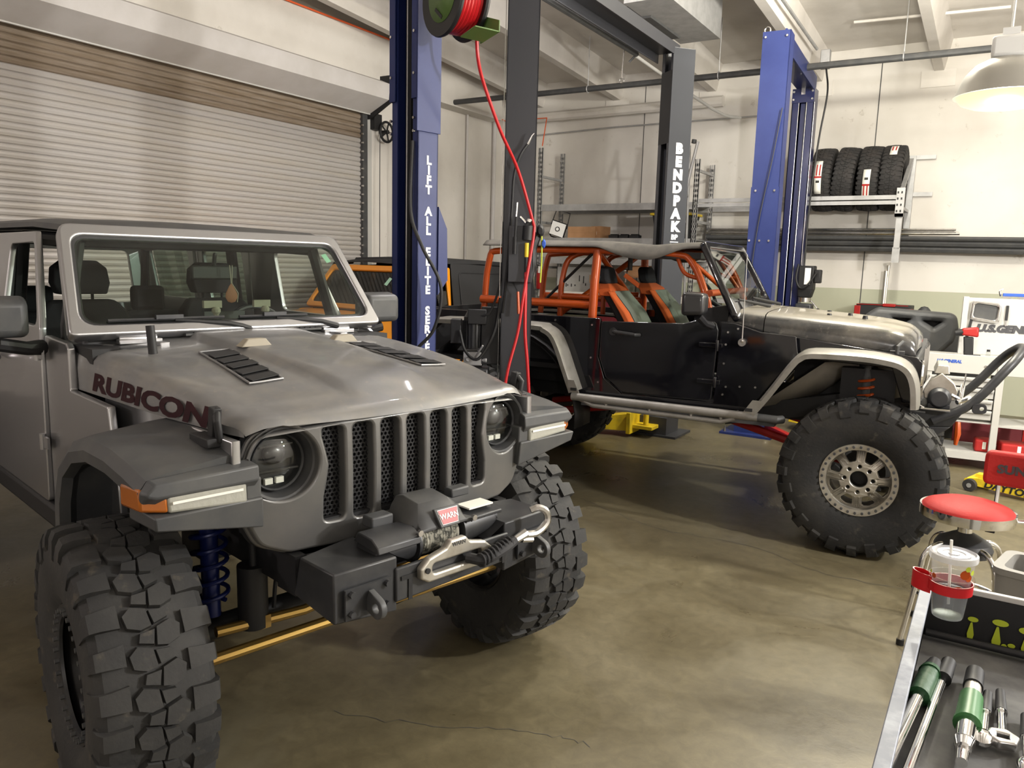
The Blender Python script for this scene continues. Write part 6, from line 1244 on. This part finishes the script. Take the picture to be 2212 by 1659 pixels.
t = carton((-5.72, 11.90, 2.31), (.18, .28, .20), -.2, 'short cardboard box with white sticker beside the long flat one'); b = MB(); b.box((.0, -.142, .09), (.05, .002, .05)); b.build('sticker', M['paper'], t)
for k, x in enumerate((-5.42, -5.24, -5.06)):
    t = thing('black_bracket', ('leftmost', 'middle', 'rightmost')[k]+' of three low black plastic blocks right of the cardboard box', 'block', (x, 11.8, 2.31)); b = MB(); b.b2((-.08, -.07, 0), (.08, .07, .06)); b.b2((-.06, -.05, .06), (.06, .05, .075)); b.build('block', M['blk'], t, bev=.01)
t = thing('storage_tote', 'black tote with yellow lid on the rack, mostly behind the lettered charcoal post', 'tote', (-4.45, 11.95, 2.31))
b = MB(); b.hexa([(-.24, -.2, 0), (.24, -.2, 0), (.24, .2, 0), (-.24, .2, 0), (-.30, -.25, .36), (.30, -.25, .36), (.30, .25, .36), (-.30, .25, .36)]); b.build('tub', M['blk'], t, bev=.01)
b = MB(); b.b2((-.33, -.28, .36), (.33, .28, .40)); b.build('lid', M['yel'], t, bev=.008)
t = thing('fire_extinguisher', 'red fire extinguisher hanging on the rack upright at far left', 'fire extinguisher', (-6.62, 11.50, 1.46))
b = MB(); b.lathe([(0, 0), (.06, 0), (.065, .02), (.065, .26), (.05, .31), (.02, .34), (0, .34)], n=20); b.build('cylinder', M['red'], t)
b = MB(); b.cyl((0, 0, .33), (0, 0, .38), .02); b.box((.02, 0, .41), (.10, .02, .02), ry=-.3); b.box((.02, 0, .385), (.10, .02, .015)); b.build('valve', M['alum'], t)
b = MB(); b.tube(spline([(0, 0, .38), (-.10, -.02, .40), (-.17, -.02, .30), (-.2, -.02, .05)], 5), .010, 6); b.build('hose', M['blk'], t)
b = MB(); b.box((.03, -.07, .32), (.06, .004, .11), ry=.1); b.build('paper_tag', M['paper'], t)
t = thing('white_board', 'white board with black marks leaning on the rack behind the fire extinguisher', 'board', (-6.1, 11.95, 1.43))
b = MB(); b.box((0, 0, .20), (.86, .02, .42)); b.build('board', M['white'], t)
b = MB()
for x, z, h in ((-.25, .10, .06), (-.22, .10, .03), (-.15, .10, .05), (-.08, .10, .03), (0, .22, .10), (.08, .2, .12), (.12, .12, .04)): b.box((x, -.012, z), (.015, .004, h))
b.each('printed_mark', M['blk'], t)
cc = [((-5.62, 11.8, 1.43), (.28, .3, .16), .1, 'card', 'lower cardboard carton on the rack shelf behind the orange cage pillar'), ((-5.66, 11.8, 1.59), (.22, .26, .13), -.15, 'card', 'small carton stacked on the lower carton behind the orange cage pillar'), ((-5.34, 11.85, 1.43), (.20, .3, .12), .2, 'card', 'brown carton right of the stacked cartons on the rack'), ((-4.95, 11.8, 1.70), (.30, .3, .20), .1, 'card', 'carton near the dark headrest, in the pile between the seats')]
for loc, d, rz, m, l in cc: carton((loc[0], loc[1], loc[2]), d, rz, l)
t = thing('red_tool_bag', 'dark red tool bag in the pile on the rack seen between the seats', 'bag', (-4.55, 11.85, 1.60)); b = MB(); b.ball((0, 0, .14), .2, 14, sc=(1.1, .8, .8)); b.tube(spline([(-.12, -.1, .25), (0, -.12, .36), (.12, -.1, .25)], 5), .015, 6); b.build('bag_body', mat('maroon_cloth', (.12,.015,.02), .8), t)
b = MB(); b.box((.05, -.17, .02), (.28, .02, .05)); b.build('yellow_trim', M['yel'], t)
t = thing('orange_level', 'orange tool lying on the pile on the rack shelf', 'tool', (-4.98, 11.55, 1.62), rot=(0, .6, .1)); b = MB(); b.b2((-.16, -.03, 0), (.16, .03, .07)); b.build('tool_body', M['orangef'], t, bev=.012)
for k, x in enumerate((-5.55, -5.42, -5.15)):
    t = thing('chrome_fitting', ('leftmost', 'middle', 'rightmost')[k]+' round chrome fitting on the rack behind the orange cage', 'fitting', (x, 11.7, 1.76 if k < 2 else 1.80)); b = MB(); b.ball((0, 0, 0), .035, 12); b.cyl((0, 0, -.18), (0, 0, 0), .012); b.build('ball', M['chrome'], t)
t = thing('aluminium_extrusions', 'bright aluminium bars lying on the rack under the middle shelf', 'bars', (-6.2, 11.75, 1.99)); b = MB(); b.box((0, 0, .02), (.7, .04, .04), rz=-.1); b.box((.15, .1, .03), (.6, .03, .03), rz=.1); b.build('bars', M['alum'], t)
b = MB(); b.hexa([(-.32, 0, .03), (-.26, 0, .03), (-.26, .05, .03), (-.32, .05, .03), (-.40, 0, .22), (-.32, 0, .22), (-.32, .05, .22), (-.40, .05, .22)]); b.build('strut', M['plast'], t)
t = thing('maroon_tool_chest', 'dark maroon tool chest with chrome drawer pulls seen between the seats', 'tool chest', (-4.95, 11.0, 0))
b = MB(); b.b2((-.35, -.25, 0), (.35, .25, 1.40)); b.build('cabinet', mat('maroon_enamel', (.10,.012,.018), .3), t, bev=.01)
b = MB()
for z in (.4, .6, .8, 1.0, 1.18): b.cyl((-.30, -.27, z), (.30, -.27, z), .012, n=8)
b.each('drawer_pull', M['chrome'], t)
b = MB(); b.b2((-.37, -.27, 1.40), (.37, .27, 1.44)); b.build('top_tray', M['galv'], t)
t = thing('grey_side_bench', 'long grey bench top with clutter behind the open car mirror', 'bench', (-3.2, 11.9, 0)); b = MB(); b.b2((-.6, -.1, 1.36), (.3, .4, 1.42)); b.b2((-.6, -.05, 0), (-.52, .35, 1.36)); b.b2((.22, -.05, 0), (.3, .35, 1.36)); b.build('bench_top', M['galv'], t)
# ================================================================= RIGHT BACK
t = thing('red_black_chest', 'black case with red corners standing on the floor cabinet by the back wall', 'case', (-1.36, 12.18, 1.14))
b = MB(); b.b2((-.36, -.22, 0), (.34, .22, .30)); b.build('case_body', M['blk'], t, bev=.012)
b = MB(); b.b2((-.38, -.235, -.02), (-.30, -.20, .28)); b.b2((.28, -.235, .16), (.37, -.20, .26)); b.b2((-.02, -.24, .28), (.14, -.12, .32)); b.b2((-.36, -.23, .295), (.3, -.22, .305)); b.each('red_corner', M['red'], t, bev=.006)
t = thing('floor_cabinet', 'long dark wooden topped cabinet against the back wall', 'cabinet', (-1.6, 12.2, 0)); b = MB(); b.b2((-.75, -.25, 0), (.6, .25, 1.08)); b.build('cabinet_body', M['plast'], t); b = MB(); b.b2((-.8, -.28, 1.08), (.65, .28, 1.13)); b.build('cabinet_top', M['wood'], t)
t = thing('steel_pole', 'thin steel pole with forked tip standing by the back wall', 'pole', (-1.43, 12.42, 1.13)); b = MB(); b.cyl((0, 0, 0), (0, 0, .78), .028, n=10); b.cyl((.025, 0, .0), (.025, 0, .88), .016, n=8); b.b2((.0, -.02, .86), (.05, .02, .90)); b.build('pole', M['alum'], t)
t = thing('black_gas_bottle', 'black round topped bottle showing above the dark plastic cover', 'bottle', (-.82, 11.4, 0)); b = MB(); b.lathe([(.0, 1.47), (.04, 1.46), (.075, 1.42), (.085, 1.36), (.085, 0), (0, 0)], n=20); b.build('bottle', M['plast'], t)
# dark plastic cover / spare bumper
t = thing('dark_plastic_cover', 'big dark plastic shell with two triangular slots behind the black car hood', 'cover', (-.82, 9.70, -.151), rz=.12); t.scale = (1.08, 1.08, 1.08)
v, f = plate(rpoly([(-.42, 1.10), (-.10, 1.06), (-.02, .92), (.02, .14), (.30, .14), (.30, 1.10), (.40, 1.22), (.43, 1.36), (.40, 1.50), (-.32, 1.53), (-.44, 1.44)], [.05, .08, .08, .05, .05, .06, .06, .06, .08, .10, .08]), [rpoly([(-.18, 1.435), (.0, 1.43), (-.07, 1.375)], .006), rpoly([(.10, 1.42), (.28, 1.415), (.21, 1.355)], .006)], .26, .05, 4)
b = MB(); b.add([(x, y2, z) for x, z, y2 in v], f); b.build('shell', M['plastl'], t, ang=40)
b = MB(); b.b2((-.3, .05, 1.30), (.35, .08, 1.48)); b.build('slot_backing', M['blk'], t)
t = thing('second_dark_cover', 'lower dark plastic cover standing between the big shell and the white tool cart', 'cover', (-.40, 10.35, 0))
v, f = plate(rpoly([(-.35, .5), (.35, .5), (.35, 1.20), (.28, 1.27), (-.28, 1.27), (-.35, 1.20)], .06), [], .3, .05, 4); b = MB(); b.add([(x, y2, z) for x, z, y2 in v], f); b.b2((-.2, -.1, 0), (.2, .1, .5)); b.build('shell', M['plastl'], t, ang=40)
b = MB(); b.cyl((-.05, -.12, 1.2), (-.05, -.12, 1.38), .03); b.build('stub', M['galv'], t)
# white tool cart
ct = thing('white_tool_cart', 'white steel tool cart with drawers, peg back panel and lower shelf at the right', 'tool cart', (-.25, 8.72, 0), rz=.10)
W_ = M['white']
b = MB(); b.b2((-.30, 0, 1.06), (.75, .55, 1.09)); b.b2((-.30, -.012, .94), (.75, .0, 1.12)); b.build('cart_top', W_, ct, bev=.004)
b = MB(); b.b2((-.30, 0, .46), (-.285, .5, 1.06)); b.b2((.30, 0, .46), (.315, .5, 1.06)); b.b2((-.30, .0, .46), (.31, .5, .475)); b.build('drawer_cabinet', W_, ct)
for k in range(4):
    z = .50+k*.105; b = MB(); b.b2((-.27, -.015, z), (.29, .0, z+.092)); b.b2((-.27, -.04, z+.070), (.29, -.012, z+.092)); dd = b.build('drawer', W_, ct, bev=.004)
    b = MB(); b.b2((-.268, -.042, z+.062), (.288, -.014, z+.070)); b.build('drawer_pull', M['galv'], dd)
for x, y in ((-.285, .02), (.325, .0), (.73, .0), (-.285, .52), (.73, .52)):
    b = MB(); b.b2((x-.025, y-.025, .06), (x+.035, y+.03, 1.06)); b.build('leg', W_, ct, bev=.003)
b = MB(); b.b2((-.30, -.02, .155), (.75, .52, .17)); b.b2((-.30, -.03, .10), (.75, -.02, .17)); b.b2((.32, .0, .44), (.75, .5, .46)); b.build('lower_shelf', W_, ct)
b = MB(); b.b2((.02, .50, 1.09), (.85, .54, 1.66)); b.b2((-.02, .46, 1.09), (.03, .54, 1.67)); b.build('back_panel', W_, ct, bev=.004)
v, f = text_geo('U.S.GENERAL', .095, .001, .008, .2, 1.15, 'LEFT'); b = MB(); b.add(v, f, FR((.12, .498, 1.355), (1, 0, -.0), (0, 0, 1))); b.build('lettering', M['letg'], ct)
v, f = text_geo('U.S.GENERAL', .04, .001, .002, .2, .9, 'LEFT'); b = MB(); b.add(v, f, FR((-.22, -.0135, 1.05), (1, 0, 0), (0, 0, 1))); b.build('front_lettering', M['bluep'], ct)
b = MB(); b.cyl((.20, -.015, 1.02), (.20, -.024, 1.02), .012); b.build('lock', M['steel'], ct)
t = thing('tool_tray', 'chrome magnetic tray stuck on the white cart back panel', 'tray', tuple((ct.matrix_basis @ Vector((.18, .475, 1.53)))[:]), rz=.10)
v, f = plate(rpoly([(-.13, -.09), (.13, -.12), (.14, .08), (-.12, .11)], .04), [rpoly([(-.10, -.06), (.10, -.09), (.11, .055), (-.09, .08)], .03)], .03, .01); b = MB(); b.add([(x, z, y) for x, y, z in v], f); b.build('tray_rim', M['chrome'], t)
b = MB(); b.prism(rpoly([(-.12, -.08), (.12, -.11), (.13, .07), (-.11, .10)], .03), 0, .006, FR((0, .012, 0), (1, 0, 0), (0, 0, 1))); b.build('tray_floor', M['plast'], t)
for k, (x, z, lab) in enumerate(((.37, 1.52, 'black handled knife hanging on the white cart panel right of the chrome tray'), (.55, 1.54, 'rightmost black handled tool on the white cart panel'), (.06, 1.35, 'long black tool hanging along the left edge of the white cart panel'))):
    t = thing('hanging_tool', lab, 'tool', tuple((ct.matrix_basis @ Vector((x, .485, z)))[:]), rz=.10); b = MB(); b.box((0, 0, 0), (.025, .012, .15 if k < 2 else .22), ry=.0 if k < 2 else .12); b.build('grip', M['blk'], t, bev=.004); b = MB(); b.box((.0-(0 if k < 2 else .02), 0, -.10 if k < 2 else -.2), (.012, .006, .06 if k < 2 else .2), ry=0 if k < 2 else .12); b.build('blade', M['steel'], t)
t = thing('blue_caliper_stand', 'blue bodied clamp tool with chrome hooks on top of the white cart', 'tool', tuple((ct.matrix_basis @ Vector((.42, .52, 1.665)))[:]), rz=.1); b = MB(); b.b2((-.10, -.02, .02), (.10, .02, .05)); b.build('tool_bar', M['bluep'], t, bev=.004)
b = MB(); b.tube(spline([(-.12, 0, .02), (-.13, 0, .07), (-.10, 0, .09)], 4), .008, 6); b.tube(spline([(.10, 0, .05), (.14, 0, .06), (.17, 0, .12)], 4), .010, 6); b.b2((-.10, -.02, 0), (-.03, .02, .02)); b.b2((.03, -.02, 0), (.10, .02, .02)); b.each('hook', M['chrome'], t)
t = thing('impact_driver', 'red and black cordless impact driver standing on the white cart', 'power tool', tuple((ct.matrix_basis @ Vector((.06, .22, 1.092)))[:]), rz=.1); b = MB(); b.hexa([(-.03, -.02, 0), (.03, -.02, 0), (.03, .02, 0), (-.03, .02, 0), (-.045, -.02, .14), (.02, -.02, .14), (.02, .02, .14), (-.045, .02, .14)]); b.build('grip', M['blk'], t, bev=.008)
t.scale = (1.35, 1.35, 1.35)
b = MB(); b.hexa([(-.06, -.03, .15), (.05, -.03, .14), (.05, .03, .14), (-.06, .03, .15), (-.06, -.025, .20), (.045, -.03, .215), (.045, .03, .215), (-.06, .025, .20)]); b.build('motor_body', M['red'], t, bev=.012); b = MB(); b.cyl((-.05, 0, .17), (-.10, 0, .16), .028, .02); b.build('chuck', M['blk'], t)
t = thing('spray_bottle', 'small clear bottle with black cap on the white cart', 'bottle', tuple((ct.matrix_basis @ Vector((.22, .15, 1.092)))[:])); b = MB(); b.cyl((0, 0, 0), (0, 0, .06), .02); b.build('bottle', M['clear'], t); b = MB(); b.cyl((0, 0, .06), (0, 0, .08), .015); b.build('cap', M['blk'], t)
t = thing('flat_black_tool', 'flat black tool lying on the white cart top', 'tool', tuple((ct.matrix_basis @ Vector((.10, .18, 1.092)))[:]), rz=.1); b = MB(); b.b2((-.06, -.02, 0), (.06, .02, .02)); b.build('body', M['blk'], t, bev=.004)
for k, (x, y, d, l) in enumerate(((.27, .15, (.16, .2, .12), 'glossy red pack on the lower shelf left of the cart leg'), (.55, .15, (.30, .22, .11), 'long glossy red pack on the lower shelf right of the cart leg'))):
    t = thing('red_package', l, 'package', tuple((ct.matrix_basis @ Vector((x, y, .172)))[:]), rz=.1+.1*k); b = MB(); b.b2((-d[0]/2, -d[1]/2, 0), (d[0]/2, d[1]/2, d[2])); b.build('pack', M['redv'], t, bev=.02, seg=3); b = MB(); b.box((0, -d[1]/2-.001, d[2]*.55), (.03, .004, .07)); b.build('white_print', M['paper'], t)
t = thing('red_floor_chest', 'low maroon box on the floor behind the white cart shelf', 'box', (.15, 9.95, 0)); b = MB(); b.b2((-.45, -.2, .0), (.45, .2, .30)); b.build('box', mat('maroon_box', (.14,.02,.025), .5), t, bev=.02); b = MB(); b.b2((.2, -.21, .02), (.3, -.2, .28)); b.build('red_panel', M['red'], t)
t = thing('stacked_tyre_rubber', 'dark pile of old rubber beside the front tyre of the black car', 'tyre', (-.98, 8.95, 0)); b = MB(); b.add(*(lambda q: (q.v, q.f))(tyre(.30, .22, .17, 24, dep=.012)), T3((0, 0, .12))); b.add(*(lambda q: (q.v, q.f))(tyre(.30, .22, .17, 24, dep=.012)), T3((.02, 0, .35))); b.build('old_tyre', M['side'], t)
# floor jack
t = thing('floor_jack', 'low yellow floor jack with black wheels and black lettering on its side', 'floor jack', (.18, 7.92, 0), rz=-.30)
for s in (-1, 1):
    v, f = plate(rpoly([(-.26, .06), (-.16, .05), (.5, .02), (.5, .10), (.1, .135), (-.16, .12), (-.26, .10)], .015), [], .008, .001); b = MB(); b.add([(x, s*.13+d, z) for x, z, d in v], f); b.build('side_frame', M['yel'], t)
b = MB(); b.b2((-.24, -.13, .08), (-.18, .13, .11)); b.b2((-.1, -.11, .10), (.5, .11, .125)); b.hexa([(-.2, -.05, .09), (.2, -.05, .10), (.2, .05, .10), (-.2, .05, .09), (-.2, -.04, .14), (.2, -.05, .15), (.2, .05, .15), (-.2, .04, .14)]); b.build('lift_arm', M['yel'], t, bev=.004)
for s in (-1, 1):
    b = MB(); b.cyl((-.20, s*.14, .055), (-.20, s*.185, .055), .055, n=24); w = b.build('wheel', M['side'], t, bev=.004); b = MB(); b.cyl((-.20, s*.186, .055), (-.20, s*.19, .055), .02, n=14); b.build('hub', M['galv'], w)
letters('DAYTONA', .085, FR((.12, -.1365, .072), (1, 0, -.04), (0, 0, 1)), t, M['blk'], off=.003, sx=1.05, shear=.15)
# ================================================================= STOOL
S0 = thing('shop_stool', 'red vinyl swivel stool with chrome band, bent chrome legs and lettered backrest', 'stool', (-.03, 4.47, 0), rz=-.12)
b = MB(); b.lathe([(.0, .765), (.08, .763), (.15, .752), (.195, .735), (.208, .722), (.208, .71), (0, .71)], n=48); b.build('seat', M['redv'], S0, ang=60)
b = MB(); b.lathe([(.207, .722), (.216, .724), (.218, .70), (.216, .675), (.205, .673), (.19, .673), (0, .678)], n=64); b.build('seat_band', M['chrome'], S0, ang=50)
b = MB(); b.cyl((0, 0, .50), (0, 0, .675), .022, n=16); b.cyl((0, 0, .585), (0, 0, .62), .035, n=16); b.build('spindle', M['chrome'], S0)
b = MB(); b.lathe([(.03, .60), (.06, .585), (.12, .55), (.135, .52), (.13, .49), (.05, .48)], n=32); b.build('swivel_housing', M['sblk'], S0)
b = MB(); b.cyl((.10, -.02, .63), (.10, -.02, .675), .018); b.b2((.09, -.035, .628), (.13, -.005, .64)); b.build('height_knob', M['blk'], S0)
for k in range(4):
    a = radians(48+90*k); c, s = cos(a), sin(a); b = MB(); b.tube(spline([(.08*c, .08*s, .535), (.16*c, .16*s, .53), (.215*c, .215*s, .48), (.235*c, .235*s, .38), (.30*c, .30*s, .03)], 5), .0135, 12); lg = b.build('leg', M['chrome'], S0); b = MB(); b.cyl((.298*c, .298*s, .0), (.298*c, .298*s, .03), .019, n=14); b.build('foot', M['blk'], lg)
b = MB(); b.tube([(.205*cos(2*pi*k/40), .205*sin(2*pi*k/40), .26) for k in range(40)], .010, 8, loop=True); b.build('foot_ring', M['chrome'], S0)
b = MB()
for x in (.09, .33): b.tube(spline([(x*.5, .10, .665), (x*.9, .20, .665), (x, .26, .69), (x, .285, .80), (x, .285, .90)], 5), .011, 10)
b.each('back_support', M['chrome'], S0)
def back(u, v):
    x = lerp(-.08, .33, u); z = lerp(.81, 1.0, v); return (x, .27-.10*((x-.125)/.2)**2*-1*.35 - .0, z)
v, f = plateg(rpoly([(.02, .805), (.42, .805), (.42, .985), (.02, .985)], .035), [], .05, .018, .03)
bk = lambda x: .27-.45*(x-.22)**2
b = MB(); b.add([(x, bk(x)-d, z) for x, z, d in v], f); bkr = b.build('backrest', M['redv'], S0, ang=50)
letters('SUNEX', .060, FR((.185, .0, .895), (1, 0, 0), (0, 0, 1)), bkr, M['letg'], off=.003, sx=1.1, ext=.0008, bend=lambda p: (p[0], bk(p[0])-.0265+p[1], p[2]))
# grey bin by the stool
t = thing('grey_parts_bin', 'grey plastic bin with rounded rim, dark inside, behind the open drawer', 'bin', (.27, 3.56, 0), rz=-.22)
b = MB(); ro = rpoly([(-.16, -.13), (.2, -.13), (.2, .13), (-.16, .13)], .05); ri = [(x*.86+.003, y*.84) for x, y in ro]; n = len(ro)
b.loft([[(x*.8, y*.8, .0) for x, y in ro], [(x, y, .74) for x, y in ro], [(x*1.06, y*1.08, .745) for x, y in ro], [(x*1.06, y*1.08, .77) for x, y in ro], [(x, y, .77) for x, y in ri], [(x*.95, y*.95, .62) for x, y in ri]], caps=True); b.build('bin_shell', mat('grey_bin_plastic', (.22,.215,.20), .5), t)
b = MB(); b.prism([(x*.96, y*.96) for x, y in ri], .68, .69); b.build('bin_contents', M['drawerf'], t)
# ================================================================= OPEN DRAWER
DZ = 1.22
D0 = thing('open_tool_box', 'open black tool box drawer with bright aluminium rim, lower right foreground', 'tool box', (0, 0, 0))
xl = -.073; yb_ = 1.885
b = MB(); b.b2((xl-.010, .55, DZ-.012), (xl+.013, yb_, DZ)); b.b2((xl-.010, .55, DZ-.12), (xl-.006, yb_, DZ)); b.build('left_rim', mat('brushed_rim', (.20,.215,.25), .55, .3, noise=(25,(.30,.32,.36),.45,.7)), D0, bev=.002)
b = MB(); b.b2((xl-.01, yb_, DZ-.012), (.62, yb_+.016, DZ)); b.build('back_rim', M['white'], D0, bev=.002)
b = MB(); b.b2((xl+.0, .55, DZ-.125), (xl+.004, yb_, DZ-.012)); b.b2((xl, yb_-.002, DZ-.125), (.62, yb_+.006, DZ-.012)); b.b2((.61, .55, DZ-.125), (.62, yb_, DZ)); b.b2((xl, .55, DZ-.131), (.62, yb_, DZ-.125)); b.build('drawer_shell', M['blk'], D0)
b = MB(); b.b2((xl+.005, .56, DZ-.125), (.60, yb_-.01, DZ-.121)); b.build('drawer_liner', M['drawerf'], D0)
b = MB(); b.cyl((xl+.01, yb_-.03, DZ-.105), (.60, yb_-.03, DZ-.105), .008); b.build('drawer_bead', M['blk'], D0)
def lime(x, z, w, h, k):
    P = circ(0, 0, w/2, 16, h/2) if k == 0 else rpoly([(-w*.28, -h/2), (w*.28, -h/2), (w*.5, -h*.1), (w*.12, h/2), (-w*.12, h/2), (-w*.5, -h*.1)], .002)
    return P
for k, (x, z, w, h, ty, l) in enumerate(((.022, -.085, .020, .011, 0, 'leftmost small oval'), (.020, -.125, .013, .045, 1, 'leftmost long'), (.072, -.078, .030, .014, 0, 'middle large oval'), (.068, -.128, .017, .055, 1, 'middle long'), (.083, -.145, .011, .011, 0, 'small round lower'), (.096, -.138, .014, .009, 0, 'faint small oval'), (.118, -.085, .026, .014, 0, 'rightmost oval'), (.120, -.13, .014, .05, 1, 'rightmost long'))):
    b = MB(); b.prism(lime(x, z, w, h, ty), 0, .0015, FR((x, yb_-.0045, DZ+z*.74), (1, 0, 0), (0, 0, 1))); o = b.build('lime_sticker', M['lime']); o.location = (0, 0, 0); tag(o, l+' lime green sticker on the black inner wall of the drawer', 'sticker', group='lime stickers inside the drawer')
TZ = DZ-.121
def rod(name, lab, cat, parts, loc, rz=0):
    t = thing(name, lab, cat, loc, rz=rz)
    for nm, m, L in parts:
        b = MB()
        for p, q, r0_, r1_ in L: b.cyl(p, q, r0_, r1_, 18)
        b.build(nm, M[m], t)
    return t
rod('torque_wrench', 'long chrome torque wrench with dark green ribbed grip, leftmost in the drawer', 'torque wrench', [('shaft', 'chrome', [((0, -.75, .021), (0, .12, .021), .0115, .0115)]), ('grip', 'grnd', [((0, .10, .021), (0, .215, .021), .019, .0175), ((0, .205, .021), (0, .22, .021), .020, .018)]), ('end_cap', 'blk', [((0, .215, .021), (0, .262, .021), .018, .012)])], (-.062, 1.44, TZ), -.10)
t = rod('breaker_bar', 'long plain chrome breaker bar beside the green gripped torque wrench', 'breaker bar', [('shaft', 'chrome', [((0, -.8, .015), (0, .18, .015), .0085, .0085)]), ('grip', 'blk', [((0, .17, .017), (0, .25, .017), .0155, .0135)])], (-.032, 1.475, TZ), -.08)
rod('air_ratchet', 'chrome headed tool with bright green sleeve in the middle of the drawer', 'ratchet', [('sleeve', 'grn', [((0, .0, .024), (0, .10, .024), .021, .0195), ((0, -.005, .024), (0, .005, .024), .0225, .0225)]), ('collar', 'alum', [((0, .10, .024), (0, .145, .024), .0155, .014)]), ('handle', 'blk', [((0, .145, .024), (0, .21, .024), .017, .016)]), ('chrome_neck', 'chrome', [((0, -.065, .024), (0, -.002, .024), .0145, .0165), ((0, -.085, .022), (0, -.06, .022), .012, .0165), ((0, -.12, .017), (0, -.075, .018), .009, .011)])], (.028, 1.485, TZ), -.03)
for k, (x, y, rz, l) in enumerate(((.053, 1.50, -.03, 'short chrome ratchet right of the green sleeved tool'), (.080, 1.52, .02, 'chrome wrench with square hole in its hexagonal head'), (.116, 1.45, .0, 'chrome ratchet cut by the right picture edge'))):
    t = rod('ratchet_wrench', l, 'wrench', [('handle', 'blk', [((0, .06, .014), (0, .14, .014), .010, .008)]), ('shaft', 'chrome', [((0, -.02, .014), (0, .07, .014), .0075, .0065), ((0, .055, .014), (0, .068, .014), .0095, .0095)])], (x, y, TZ), rz)
    if k == 1:
        v, f = plate(rpoly([(.026*cos(a), .026*sin(a)) for a in [2*pi*j/6+.3 for j in range(6)]], .006), [[(-.009, -.009), (.009, -.009), (.009, .009), (-.009, .009)]], .016, .003); b = MB(); b.add(v, f, T3((0, -.04, .016))); b.build('box_head', M['steel'], t)
    else:
        b = MB(); b.ball((0, -.033, .015), .017, 14, sc=(1, 1.4, .8)); b.build('ratchet_head', M['chrome'], t)
# cup
C0 = thing('drink_cup', 'clear plastic cup with fruit print, lid and straw at the drawer corner', 'cup', (-.024, 1.64, 1.245))
b = MB(); b.lathe([(.0, .002), (.030, .002), (.032, .006), (.044, .136), (.045, .14)], n=40); b.build('cup_wall', mat('cup_plastic', (.75,.77,.80), .12, alpha=.16, coat=.3), C0, ang=60)
b = MB(); b.lathe([(.045, .136), (.0485, .137), (.0495, .142), (.0485, .150), (.044, .152), (.042, .147), (.034, .146), (.033, .1495), (.024, .1495), (.023, .147), (.012, .147), (.011, .150), (0, .150)], n=40); b.build('lid', mat('frosted_lid', (.78,.80,.84), .25, alpha=.55, coat=.4), C0, ang=40)
b = MB(); b.cyl((.0, .0, .03), (-.008, .0, .178), .0032, n=10); b.build('straw', M['paper'], C0)
b = MB(); b.lathe([(.0, .006), (.030, .006), (.0375, .068), (0, .068)], n=32); b.build('drink', mglass('water', (.62,.66,.68), .02, .8), C0, ang=60)
b = MB(); b.lathe([(.0435, .082), (.0455, .082), (.0465, .094), (.0455, .098), (.0438, .098)], n=40); b.build('printed_band', M['clear'], C0)
random.seed(4)
for k, (a, z, r, m) in enumerate(((-.9, .115, .011, 'orange'), (-.65, .106, .008, 'orange'), (-.8, .128, .006, 'lime'), (-.45, .118, .006, 'lime'), (-1.15, .077, .010, 'orange'), (-1.45, .072, .010, 'lime'), (-2.5, .098, .006, 'orange'), (-2.8, .104, .004, 'lime'), (-.7, .073, .009, 'orange'))):
    rr_ = .032+z*.0925+.0006
    b = MB(); n = 14; P = [(a+r/rr_*cos(2*pi*j/n)*1.1, z+r*sin(2*pi*j/n)) for j in range(n)]; b.add([(rr_*cos(q), rr_*sin(q), h) for q, h in P], [tuple(range(n))]); b.build('fruit_print', M[m], C0)
H0 = thing('red_cup_holder', 'red magnetic ring cup holder with bent loop on the corner of the drawer', 'cup holder', (-.024, 1.64, 1.245))
b = MB(); b.lathe([(.0425, .062), (.0445, .062), (.0450, .085), (.0430, .085)], n=48); b.build('ring', M['redh'], H0)
b = MB(); b.loft([[(x, y, .050), (x, y, .090), (x+.003, y-.002, .090), (x+.003, y-.002, .050)] for x, y in [(p.x, p.y) for p in spline([(-.040, -.012, 0), (-.058, -.004, 0), (-.075, .012, 0), (-.078, .030, 0), (-.060, .030, 0), (-.040, .012, 0)], 5)]]); b.build('mounting_loop', M['redh'], H0)

for o_ in (C0, H0): o_.scale = (.85, .85, .85)
